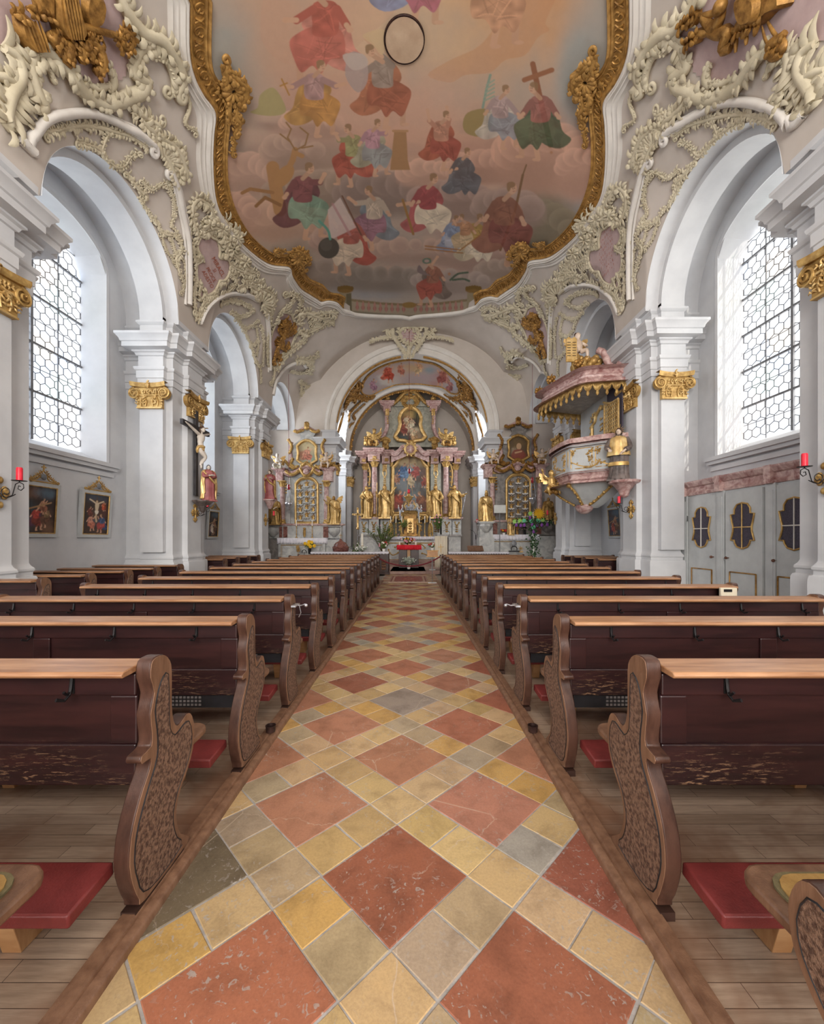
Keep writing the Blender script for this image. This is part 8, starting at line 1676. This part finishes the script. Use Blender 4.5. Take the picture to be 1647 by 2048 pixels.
t = thing('wall_sconce', 'small red candle on an iron arm at the right pier of the chancel', 'candle sconce', tuple(pt(958, 1042, 17.9))); c = pt(953.5, 1046, 17.8); b = mb(); b.tube([pt(962, 1048, 18.1), pt(956, 1050, 17.9), c], .012, 5); b.lathe([(.06, 0), (.06, .01)], tuple(c), 10); obj('iron_arm', b, 'iron', t); b = mb(); b.lathe([(.035, 0), (.035, .17), (.01, .18)], tuple(c), 10); obj('red_candle', b, 'wax_red', t)
# stations of the cross
def station(s, y, z0, w, h, label, seed, bg='#3a2c26', crucifix=False, X=WX, ry=0):
    t = thing('framed_painting', label, 'painting', (s*X, y, z0), 'stations of the cross'); fr = lambda u, v, o: (s*(X-.03-o-(v/h)*.05-.02), y-s*u, z0+v)      # u across as seen, v up
    b = mb(); Q = [(-w/2-.07, -.07), (w/2+.07, -.07), (w/2+.07, h+.07), (-w/2-.07, h+.07)]; I_ = [(-w/2, 0), (w/2, 0), (w/2, h), (-w/2, h)]
    vs = [fr(*p, -.05) for p in Q]+[fr(*p, .01) for p in Q]+[fr(*p, .01) for p in I_]+[fr(*p, -.01) for p in I_]; fs = []
    for i in range(4): j = (i+1) % 4; fs += [(i, j, 4+j, 4+i), (4+i, 4+j, 8+j, 8+i), (8+i, 8+j, 12+j, 12+i)]
    b.add(vs, fs); obj('frame', b, 'grey_paint', t, smooth=0); g = mb(); P = I_+I_[:1]; [g.tube([fr(*P[i], 0), fr(*P[i+1], 0)], .014, 6) for i in range(4)]; obj('gilt_slip', g, 'gold', t, smooth=50)
    C = Canvas(0, 0, 60, 80, bg, 4.0); rs_ = np.random.RandomState(seed)
    for k in range(8): C.blob(rs_.uniform(5, 55), rs_.uniform(5, 75), rs_.uniform(8, 20), rs_.uniform(6, 16), ['#5b4538', '#4a5560', '#6b4a34', '#7a5a44', '#3b4448', '#5f3a30'][rs_.randint(6)], .7, 1, 3)
    if crucifix:
        C.blob(30, 6, 30, 10, '#3f4754', .9, .6, 3); C.line([(14, 12), (46, 14)], 2.4, '#5a4334'); C.line([(30, 6), (31, 55)], 2.4, '#5a4334'); C.line(smooth_poly([(13, 11), (22, 15), (29, 19)], 3), 2.6, '#d9c3a4'); C.line(smooth_poly([(46, 13), (38, 16), (31, 19)], 3), 2.6, '#d9c3a4'); C.ell(30, 15, 2.6, 3.2, '#c9ad8c'); C.poly([(26, 19), (35, 19), (34, 30), (32, 38), (28, 36)], '#d9c3a4'); C.line([(30, 36), (29, 46), (31, 54)], 4.2, '#cdb392'); C.poly([(26, 33), (35, 33), (33, 39), (28, 39)], '#e6dccb')
        figure(C, 17, 55, 32, '#c98f7a', '#b9705a', seed=3); figure(C, 45, 56, 36, '#46587a', '#a84a44', face=-1, cloak='#3a4c70', seed=4); figure(C, 46, 22, 18, '#c2623c', '#a8482c', seed=5); figure(C, 14, 36, 22, '#7a4034', '#6b382e', seed=6)
    else:
        figure(C, 22, 52, 40, ['#8f4a3a', '#c9b8a4', '#b0453a'][seed % 3], ['#a8564a', '#d9cbb8', '#7a3a30'][seed % 3], seed=seed, cloak='#5b3a4c'); figure(C, 42, 50, 34, '#8a7050', '#6b4a38', face=-1, seed=seed+1); figure(C, 34, 32, 26, '#b98a6a', '#8a5a44', seed=seed+2); C.line([(5, 40), (50, 26)], 2.5, '#a8845c'); C.blob(40, 10, 20, 9, '#5f7484', .7, .6, 3)
    n1, n2 = 60, 80; U, Vv = np.meshgrid(np.linspace(0, 1, n1), np.linspace(0, 1, n2), indexing='ij'); b = mb(); b.v = [fr(-w/2+w*u, h*v, -.004) for u, v in zip(U.ravel(), Vv.ravel())]; b.f = [(i*n2+j, (i+1)*n2+j, (i+1)*n2+j+1, i*n2+j+1) for i in range(n1-1) for j in range(n2-1)]; cc = C.sample(U.ravel()*60, 80-Vv.ravel()*80); b.c = np.concatenate([cc, np.ones((len(cc), 1), np.float32)], 1); obj('canvas', b, 'oil', t, smooth=0)
    o = LocalOrn(lambda u, v, q: fr(u, v, .0+q), seed); hh = h+.08
    for q in (-1, 1): o.rib([(q*w*.48, hh), (q*w*.34, hh+.05), (q*w*.20, hh+.10), (0, hh+.20)], .016, curl=(.02*q, 0)); o.rib([(q*w*.35, hh+.02), (q*w*.2, hh+.04), (q*w*.12, hh+.1)], .012, curl=(.02, -.02)); o.leaves([(q*w*.46, hh+.01), (q*w*.3, hh+.06), (q*.05, hh+.17)], .05, .014)
    o.rib([(-w*.5, hh), (w*.5, hh)], .014, False); o.rib([(0, hh+.19), (0, hh+.30)], .013, False); o.rib([(-.04, hh+.26), (.04, hh+.26)], .012, False); cr_ = obj('gilt_crest', o, 'gold', t); b = mb(); c = Vector(fr(0, hh+.09, .02)); b.ball(c, .02, .055, .055, 12, 8); obj('number_medallion', b, 'iron_grey', cr_, smooth=60)
station(-1, 8.33, 1.60, .66, .82, 'framed crucifixion painting under the left window, nearest the crucifix pillar', 3, crucifix=True)
station(-1, 7.08, 1.60, .60, .82, 'framed painting partly hidden behind the nearest left pillar', 5)
station(-1, 13.25, 1.58, .62, .82, 'small dark framed painting beyond the crucifix pillar', 7, bg='#2c2420')
station(1, 13.0, 1.60, .72, .86, 'framed painting with red figure hanging in the recess under the pulpit', 9, bg='#4b5664')

# crucifix group on the second left pillar
XF = -(NX-.06)
t = thing('crucifix', 'large dark crucifix with pale Christ figure on the second left pillar', 'crucifix', (XF, 9.80, 2.9)); b = mb(); b.box(XF-.03, XF+.03, 9.74, 9.86, 2.55, 4.62); b.box(XF-.028, XF+.045, 9.17, 10.38, 4.13, 4.25); obj('cross', b, 'cross_wood', t, smooth=0, bevel=.006)
cx = XF+.10; b = mb(); V = lambda y, z, x=0: (cx-.03+x*.8, 9.80+y*.8, 4.10+(z-4.0)*.64); K_ = .74
b.tube(smooth_poly([V(0, 3.36, .02), V(.015, 3.50, .06), V(-.01, 3.62, .055), V(0, 3.74, .075), V(.0, 3.86, .07), V(0, 3.93, .05)], 3), [.105, .11, .108, .10, .092, .088, .094, .10, .115, .122, .128, .132, .12, .105, .08, .06][:16], 12, .72); b.v = [(cx-.03+(p[0]-cx+.03)*.9, 9.8+(p[1]-9.8)*K_, p[2]) for p in b.v]
for s_ in (-1, 1):
    limb(b, [V(s_*.10, 3.90, .05), V(s_*.34, 4.00, .03), V(s_*.62, 4.12, .0)], [.042, .034, .020]); hand(b, V(s_*.63, 4.125, .0), (0, s_, .15), .9, Vector((1, 0, 0)))
limb(b, [V(-.045, 3.40, .03), V(-.07, 3.22, .12), V(.02, 3.05, .19), V(.03, 2.88, .10), V(.02, 2.74, .04)], [.062, .055, .042, .036, .024]); limb(b, [V(.05, 3.40, .03), V(.06, 3.22, .11), V(.07, 3.05, .17), V(.03, 2.90, .08), V(-.01, 2.74, .05)], [.062, .055, .042, .036, .024])
b.ball(V(.02, 2.68, .06), .026, .022, .05, 8, 6); b.ball(V(-.01, 2.69, .08), .026, .022, .05, 8, 6); head(b, V(-.03, 4.10, .14), 1.12, Vector((1, -.4, -.3))); b.tube([V(0, 3.92, .06), V(-.02, 4.05, .12)], [.036, .032], 8)
o = obj('body', b, 'skin_pale', t, smooth=70); rem(o, .008, 2)
b = mb(); q = Vector(V(-.03, 4.14, .12)); b.ball(q, .062, .062, .062, 10, 7)
for k in range(9): a = k*.7; p = q+Vector((-.03, math.cos(a)*.05, math.sin(a)*.02-.02)); b.tube([p, p+Vector((0, .01, -.05)), p+Vector((.01, 0, -.09))], [.016, .017, .008], 6)
obj('hair', b, 'hair', t, smooth=70); b = mb()
for k in range(3): v = Vector((.25, math.sin((k-1)*1.3), math.cos((k-1)*1.3))); [b.tube([q+v*.08, q+(v+Vector((0, .12*e, .08*e))).normalized()*.2], [.012, .004], 4) for e in (-1, 0, 1)]
obj('halo_rays', b, 'gold', t); b = mb(); b.tube(smooth_poly([V(.12, 3.44, .0), V(.02, 3.44, .12), V(-.11, 3.42, .06), V(-.15, 3.30, .03), V(-.13, 3.18, .03)], 3), [.04, .05, .056, .056, .055, .05, .05, .045, .04, .04, .035, .03, .025], 9, .8); b.tube(smooth_poly([V(.1, 3.40, .02), V(0, 3.34, .13), V(-.12, 3.28, .07)], 3), [.035, .045, .045, .045, .04, .035, .03], 8, .8); o = obj('loincloth', b, 'gold_bright', t, smooth=70); rem(o, .010, 2)
st = statue('madonna_statue', 'mourning Madonna in gold and rose robe on a bracket below the crucifix', 'statue', 399, 930, 1002, 9.85, 'robe_red', 'gold_bright', flesh='skin_pale', hair_mat='iron_grey', seed=15, wide=1.25, arms=[((-.16, -.08, .66), (-.03, -.19, .68)), ((.16, -.08, .66), (.03, -.19, .68))]); st.rotation_euler = (0, 0, math.radians(52)); st.location = (-4.98, 9.85, 2.44)
b = mb(); b.lathe([(.02, -.30), (.06, -.26), (.12, -.14), (.22, -.05), (.24, -.02), (.24, 0)], (-5.12, 9.85, 2.44), 8); tag(obj('wall_bracket', b, 'robe_dark', loc=(-5.12, 9.85, 2.44), smooth=0), 'dark pointed bracket under the mourning Madonna', 'bracket')

# statue beside the pulpit
def palm(root, h): b = mb(); b.tube([Vector((-.3, -.1, .42))*h, Vector((-.36, -.1, .33))*h, Vector((-.5, -.1, .27))*h], [.014*h, .02*h, .01*h], 6); [b.tube([Vector((-.32-.03*k, -.1, .40-.02*k))*h, Vector((-.34-.03*k, -.12, .44-.015*k))*h], [.01*h, .003*h], 4) for k in range(6)]; obj('palm_branch', b, 'gold', root, local=True)
st = statue('priest_statue', 'priest statue in gold cape and grey-brown cassock on a console by the pulpit', 'statue', 1252, 856, 961, 9.75, 'robe_dark', None, flesh='skin', hair_mat='hair', seed=17, wide=1.25, halo=True, extra=palm, arms=[((-.2, -.06, .64), (-.15, -.2, .56)), ((.2, -.05, .62), (.1, -.16, .52))]); h = (961-856)*9.75/F
b = mb(); P = []
for z, r in ((.46, .165), (.5, .165), (.6, .145), (.72, .135), (.78, .125), (.82, .09), (.85, .04)): P.append([((r*1.2*(1+.05*math.sin(9*a)))*math.cos(a)*h, (r*.8*(1+.05*math.sin(9*a)))*math.sin(a)*h, z*h) for a in np.linspace(0, 2*PI, 37)])
b.grid(P); cp = obj('gold_cape', b, 'gold_bright', st, local=True, smooth=60); b = mb(); b.grid([[((r*1.2)*math.cos(a)*h, (r*.76)*math.sin(a)*h, z*h) for a in np.linspace(0, 2*PI, 37)] for z, r in ((.27, .150), (.31, .152), (.34, .148))]); obj('gold_hem', b, 'gold', st, local=True, smooth=60); st.rotation_euler = (0, 0, math.radians(-30)); st.location = (4.98, 9.72, pt(1252, 961, 9.75).z)
b = mb(); zc = pt(1252, 961, 9.75).z; b.lathe([(.04, -.42), (.10, -.38), (.13, -.26), (.24, -.12), (.34, -.07), (.36, -.02), (.36, -.015)], (5.12, 9.72, zc), 10); tag(obj('wall_bracket', b, 'marble_red', loc=(5.12, 9.72, zc), smooth=30), 'rose marble console under the priest statue by the pulpit', 'bracket')

# ================================================================ PULPIT
PU = thing('pulpit', 'ornate white, rose and gold pulpit with fringed canopy on the right pillars', 'pulpit', (4.9, 11.2, 2.9))
pp = [(5.4, 9.98), (4.92, 10.08), (4.62, 10.30), (4.34, 10.52), (4.19, 10.62), (4.14, 10.9), (4.12, 11.3), (4.14, 11.8), (4.19, 12.02), (4.45, 12.3), (5.4, 12.55)]; pp = smooth_poly(pp, 3)
b = mb(); sweep(b, pp, [(-.03, 3.22), (0, 3.25), (0, 3.93), (-.03, 3.96)], -1); body = obj('parapet', b, 'grey_paint', PU, smooth=30)
b = mb(); sweep(b, pp, [(-.1, 3.90), (.02, 3.92), (.05, 3.95), (.04, 4.0), (.10, 4.04), (.12, 4.08), (.10, 4.12), (-.08, 4.13), (-.1, 4.0)], -1); obj('hand_rail', b, 'marble_red', PU, smooth=30)
b = mb(); sweep(b, pp, [(-.2, 2.94), (.05, 2.94), (.09, 2.98), (.08, 3.03), (.03, 3.06), (.06, 3.12), (.04, 3.17), (.0, 3.22), (-.05, 3.26)], -1); b.add([(p[0], p[1], 2.95) for p in pp], [tuple(range(len(pp)))]); obj('base_moulding', b, 'marble_red', PU, smooth=30)
b = mb(); rows = []
for k, z in ((1, 2.94), (.86, 2.84), (.62, 2.62), (.36, 2.42), (.2, 2.34)): rows.append([(4.95+(p[0]-4.95)*k, 11.15+(p[1]-11.15)*k, z) for p in pp])
b.grid(rows); obj('corbel', b, 'grey_paint', PU, smooth=30); b = mb(); b.lathe([(.0, -.22), (.1, -.2), (.2, -.12), (.25, -.02), (.2, .04)], (4.75, 11.1, 2.4), 14); obj('corbel_knob', b, 'marble_red', PU, smooth=60)
g = mb()
for P in ([(4.15, 10.66, 2.92), (4.35, 10.7, 2.72), (4.55, 10.85, 2.5), (4.68, 11.0, 2.4)], [(5.1, 10.1, 2.92), (4.95, 10.35, 2.7), (4.85, 10.7, 2.5), (4.78, 10.95, 2.4)], [(4.15, 11.9, 2.92), (4.35, 11.75, 2.7), (4.6, 11.4, 2.45)]): Q = smooth_poly(P, 4); g.tube(Q, .035, 7); g.ball(P[0], .07); [g.ball(Vector(p)+Vector((-.03, -.03, 0)), .04, seg=6, rings=4) for p in Q[::2]]
obj('gilt_ribs', g, 'gold', PU, smooth=60)
def along(path, t):
    D = [0]
    for i in range(1, len(path)): D.append(D[-1]+math.dist(path[i], path[i-1]))
    x = t*D[-1]; i = max(1, next((j for j, v in enumerate(D) if v >= x-1e-9), len(D)-1)); f = (x-D[i-1])/(D[i]-D[i-1]); a, c = Vector(path[i-1]), Vector(path[i]); p = a.lerp(c, f); tt = (c-a).normalized(); return p, Vector((tt.y, -tt.x)) if 0 else Vector((-tt.y, tt.x))*-1
def psurf(u, v, o): p, n = along(pp, u); return (p.x+n.x*o, p.y+n.y*o, v)
g = LocalOrn(psurf, 3)
for u0, u1 in ((.07, .19), (.21, .335), (.40, .56), (.58, .70)):
    m_ = (u0+u1)/2; [g.rib([p_, q_], .016, False) for p_, q_ in (((u0, 3.36), (u0, 3.84)), ((u0, 3.86), (u1, 3.86)), ((u1, 3.84), (u1, 3.36)), ((u0, 3.34), (u1, 3.34)))]
    for L in ([(u0, 3.80), (u0+.02, 3.74), (u0+.035, 3.68)], [(u0, 3.60), (u0+.02, 3.58), (u0+.01, 3.5)], [(u0, 3.36), (m_, 3.40), (u1, 3.52)], [(u1, 3.8), (u1-.02, 3.76), (u1-.01, 3.7)]):
        P = smooth_poly(L, 4); g.tube([psurf(p[0], p[1], .015) for p in P], .024, 5)
        for p in P: q = Vector(psurf(p[0], p[1], .02)); [g.ball(q+Vector((rs.uniform(-.03, .03), rs.uniform(-.05, .05), rs.uniform(-.05, .05))), .024, seg=6, rings=4) for _ in range(3)]
obj('gilt_ornament', g, 'gold', body, smooth=60)
for u in (.365, .73, .03):
    g = mb(); 
    for a, bq in ((-.012, .012),): P = [psurf(u, z, .03) for z in (3.28, 3.4, 3.85)]; g.tube([psurf(u, 3.25, .05), psurf(u, 3.32, .07), psurf(u, 3.42, .04), psurf(u, 3.78, .035), psurf(u, 3.86, .05), psurf(u, 3.9, .06)], [.06, .065, .045, .05, .05, .07], 8)
    obj('gilt_pilaster', g, 'gold_bright', PU, smooth=60)
# back wall, door, grille
b = mb(); b.box(5.28, 5.45, 10.42, 12.6, 2.9, 5.5); b.box(5.26, 5.30, 10.42, 10.62, 3.3, 5.5); obj('back_wall', b, 'grey_paint', PU, smooth=0)
fr = lambda u, v, o: (5.28-o, u, v); b = mb(); b.prism([(10.72, 3.3), (11.62, 3.3), (11.62, 4.75), (11.45, 4.95), (11.17, 5.1), (10.9, 4.95), (10.72, 4.75)], fr, 0, .03); dr = obj('door_panel', b, 'grey_paint', PU, smooth=0); g = LocalOrn(lambda u, v, o: fr(u, v, .03+o), 4); g.rib([(11.68, 3.3), (11.68, 4.7)], .045, False); g.rib([(11.68, 4.7), (11.62, 4.8), (11.5, 4.85), (11.42, 5.02), (11.25, 5.1), (11.17, 5.16)], .045, curl=(0, .05)); g.leaves([(11.75, 4.0), (11.75, 4.9), (11.5, 5.05)], .12, .035); g.rib([(10.8, 4.1), (10.8, 4.9)], .012, False); g.leaves([(11.1, 4.2), (11.15, 4.8)], .1, .025); obj('gilt_door_frame', g, 'gold_bright', dr)
g = mb(); y0, y1, z0, z1 = 9.98, 10.74, 4.14, 4.98
g.box(5.10, 5.14, y0, y0+.04, z0, z1); g.box(5.10, 5.14, y1-.04, y1, z0, z1+.1); fl_ = lambda y: z1+.12*((y-y0)/(y1-y0))**2
k = 0
for k in range(9): y = y0+.04+(y1-y0-.08)*k/8; g.tube([(5.12, y, z0), (5.12, y, fl_(y))], .013, 5)
for k in range(9): z = z0+.05+(z1-z0-.05)*k/8; g.tube([(5.115, y0, z), (5.115, y1, z)], .013, 5)
g.tube(smooth_poly([(5.11, y0, z1), (5.11, (y0+y1)/2, z1+.02), (5.11, y1, z1+.16)], 4), .03, 7); g.tube(smooth_poly([(5.10, y0+.1, z0+.02), (5.09, y0+.3, z0+.12), (5.10, y1-.1, z0+.03)], 4), .03, 6); obj('gilt_grille', g, 'gold_bright', PU, smooth=50); b = mb(); b.box(5.2, 5.24, y0, y1, z0, z1+.55); obj('dark_opening', b, 'dark_void', PU, smooth=0)
# canopy
cp_ = smooth_poly([(5.4, 9.92), (4.95, 9.98), (4.55, 10.05), (4.28, 10.15), (4.12, 10.55), (3.98, 11.0), (3.80, 11.6), (3.78, 12.05), (4.1, 12.35), (5.4, 12.75)], 3)
b = mb(); sweep(b, cp_, [(-.15, 5.38), (0, 5.40), (.02, 5.46), (.0, 5.50), (.06, 5.54), (.10, 5.60), (.09, 5.64), (.15, 5.68), (.17, 5.74), (.13, 5.78), (-.1, 5.8)], -1); cn = obj('canopy', b, 'marble_red', PU, smooth=30); b = mb(); b.add([(p[0], p[1], 5.42) for p in cp_], [tuple(range(len(cp_)))]); b.add([(p[0], p[1], 5.79) for p in cp_], [tuple(range(len(cp_)))[::-1]]); obj('canopy_ceiling', b, 'marble_grey', cn, smooth=0)
g = mb(); L_ = sum(math.dist(cp_[i], cp_[i-1]) for i in range(1, len(cp_))); nT = 22
for k in range(nT):
    for q in range(8):
        t0, t1 = (k+q/8)/nT, (k+(q+1)/8)/nT
        (a, n0), (c, n1_) = along(cp_, min(.999, t0)), along(cp_, min(.999, t1)); f_ = lambda x: 5.40-.16*math.sin(PI*x)**.6-.04; g.add([(a.x, a.y, 5.42), (c.x, c.y, 5.42), (c.x, c.y, f_(min(1, (q+1)/8))), (a.x, a.y, f_(q/8))], [(0, 1, 2, 3)])
    p, n = along(cp_, (k+.5)/nT); g.lathe([(.0, -.09), (.022, -.05), (.012, -.01), (.018, .02)], (p.x, p.y, 5.19), 7)
o = obj('gilt_lambrequin', g, 'gold', cn, smooth=40); m = o.modifiers.new('thickness', 'SOLIDIFY'); m.thickness = .02
for (x, y) in ((4.25, 10.2), (3.9, 11.2), (3.85, 12.1)):
    g = Orn(lambda L, off: None, 1) if 0 else mb()
    for k in range(9): a = k*.7; g.ball((x-.05+math.cos(a)*.08, y-.05+math.sin(a)*.06, 5.86+.05*(k % 3)), .055, seg=7, rings=5)
    g.tube([(x, y, 5.9), (x-.03, y, 6.02), (x, y, 6.1)], [.04, .03, .01], 6); obj('gilt_finial', g, 'gold_dark', cn, smooth=60)
b = mb()
for q, (r, z) in enumerate(((.62, 5.8), (.5, 5.95), (.42, 6.1), (.38, 6.25), (.42, 6.3))): pass
b.lathe([(.66, 5.79), (.56, 5.9), (.40, 6.05), (.36, 6.2), (.40, 6.26), (.30, 6.27)], (4.72, 10.9, 0), 8); b.tube(smooth_poly([(5.25, 10.35, 5.82), (5.05, 10.35, 6.0), (4.95, 10.4, 6.3), (4.85, 10.5, 6.42)], 4), .09, 8); b.tube(smooth_poly([(5.2, 10.2, 5.85), (5.3, 10.15, 6.05), (5.22, 10.2, 6.15)], 4), .08, 8); obj('crown_scrolls', b, 'marble_red', cn, smooth=50)
g = mb()
for k in range(34): a = k*2.4; r = .42*(1-.3*(k/34)); g.ball((4.66+math.cos(a)*r*.9, 10.75+math.sin(a)*r*.8, 5.86+.012*k), .075+.02*(k % 3), seg=8, rings=6)
g.tube(smooth_poly([(4.3, 10.5, 5.8), (4.25, 10.5, 6.1), (4.35, 10.6, 6.35)], 4), [.10]*8+[.05], 8); obj('gilt_cloud', g, 'gold', cn, smooth=60)
def tablets(root, h, V):
    b = mb(); b.prism([(-.52, -.32), (-.16, -.32), (-.16, .45), (-.25, .52), (-.34, .46), (-.43, .52), (-.52, .45)], lambda u, v, o: (u*h, (-.22-o)*h, (v+.18)*h), 0, .05); tb = obj('law_tablets', b, 'gold_bright', root, local=True, smooth=0); b = mb()
    for r in range(6):
        for q in (-.43, -.25): b.box((q-.06)*h, (q+.06)*h, -.275*h, -.27*h, (.05+.09*r)*h, (.07+.09*r)*h)
    obj('engraved_lines', b, 'wood_dark', tb, local=True, smooth=0)
putto('angel_figure', 'angel child holding gilded law tablets on top of the pulpit canopy', 1156, 664, 722, 10.6, mat='skin', wing='gold_bright', sash=None, flip=-1, seat=False, arm_up=False, holds=tablets)
putto('angel_figure', 'gilt angel clinging to the left foot of the pulpit basket', 1103, 938, 990, 11.6, mat='gold', wing='gold_bright', sash='gold_bright', flip=-1)

# ================================================================ CONFESSIONAL
CX_ = 6.25
cf = thing('confessional', 'white panelled confessional with rose marble cornice built along the right wall', 'confessional', (CX_, 7.6, 0)); b = mb(); b.box(CX_, 6.58, 5.84, 9.32, 0, 2.56); obj('body', b, 'grey_paint', cf, smooth=0)
b = mb(); P = [(CX_, 5.84), (CX_, 9.34)]; sweep(b, [(CX_, 5.84), (CX_, 9.34), (6.58, 9.34)], [(0, 2.46), (.03, 2.47), (.04, 2.52), (.02, 2.54), (.02, 2.64), (.06, 2.66), (.08, 2.70), (.10, 2.74), (.10, 2.77), (-.1, 2.78)], 1); [b.box(CX_-.11, CX_+.05, y-.07, y+.07, 2.46, 2.78) for y in (6.98, 8.12, 9.2)]; b.box(CX_, 6.58, 5.84, 9.34, 2.74, 2.78); obj('cornice', b, 'marble_red', cf, smooth=25)
for y in (5.95, 6.98, 8.12, 9.20): b = mb(); b.box(CX_-.045, CX_, y-.10, y+.10, 0, 2.47); b.box(CX_-.055, CX_-.03, y-.06, y+.06, .15, 2.35); obj('pilaster', b, 'grey_paint', cf, smooth=0, bevel=.005)
CW = [(0, .50), (.12, .47), (.18, .38), (.185, .27), (.27, .26), (.24, .1), (.215, 0), (.215, -.1), (.24, -.2), (.27, -.30), (.185, -.30), (.17, -.36), (.12, -.44), (0, -.48)]
CW = CW+[(-u, v) for u, v in CW[-2:0:-1]]
for y, open_, kn in ((8.66, 0, -1), (7.55, 1, 1), (6.55, 0, 1)):
    b = mb(); b.box(CX_-.02 if not open_ else CX_-.05, CX_, y-.42, y+.42, .12, 2.42); dr = obj('door', b, 'grey_paint', cf, smooth=0, bevel=.004); X0_ = CX_-.022 if not open_ else CX_-.052; fr = lambda u, v, o, y=y, X0_=X0_: (X0_-o, y-u, 1.74+v*.88)
    b = mb(); b.prism(CW, lambda u, v, o: fr(u*.92, v, o), 0, .006); win_ = obj('dark_window', b, 'dark_void', dr, smooth=0); g = LocalOrn(fr, 2); P = CW+CW[:1]; g.tube([fr(u, v, .012) for u, v in P], .016, 6); obj('gilt_rim', g, 'gold', win_, smooth=40); g = mb(); g.tube([fr(0, -.47, .016), fr(0, .49, .016)], .011, 5); g.tube([fr(-.21, -.02, .016), fr(.21, -.02, .016)], .011, 5); obj('window_bars', g, 'gold_bright' if open_ else 'stucco_white', win_)
    g = mb(); Q = [(-.30, .35), (.30, .35), (.30, .86), (-.30, .86), (-.30, .35)]; [g.tube([(X0_-.008, y-a[0], a[1]), (X0_-.008, y-c[0], c[1])], .013, 5) for a, c in zip(Q[:-1], Q[1:])]; obj('gilt_panel_edge', g, 'gold_dark', dr); g = mb(); yk = y-kn*-.34; g.tube([(X0_, yk, 1.13), (X0_-.03, yk, 1.13)], .012, 6); g.ball((X0_-.05, yk, 1.13), .028); obj('door_knob', g, 'knob', dr, smooth=60)
g = mb(); g.box(CX_-.05, CX_-.045, 9.06, 9.075, 1.9, 2.02); obj('hinge', g, 'iron', cf, smooth=0)
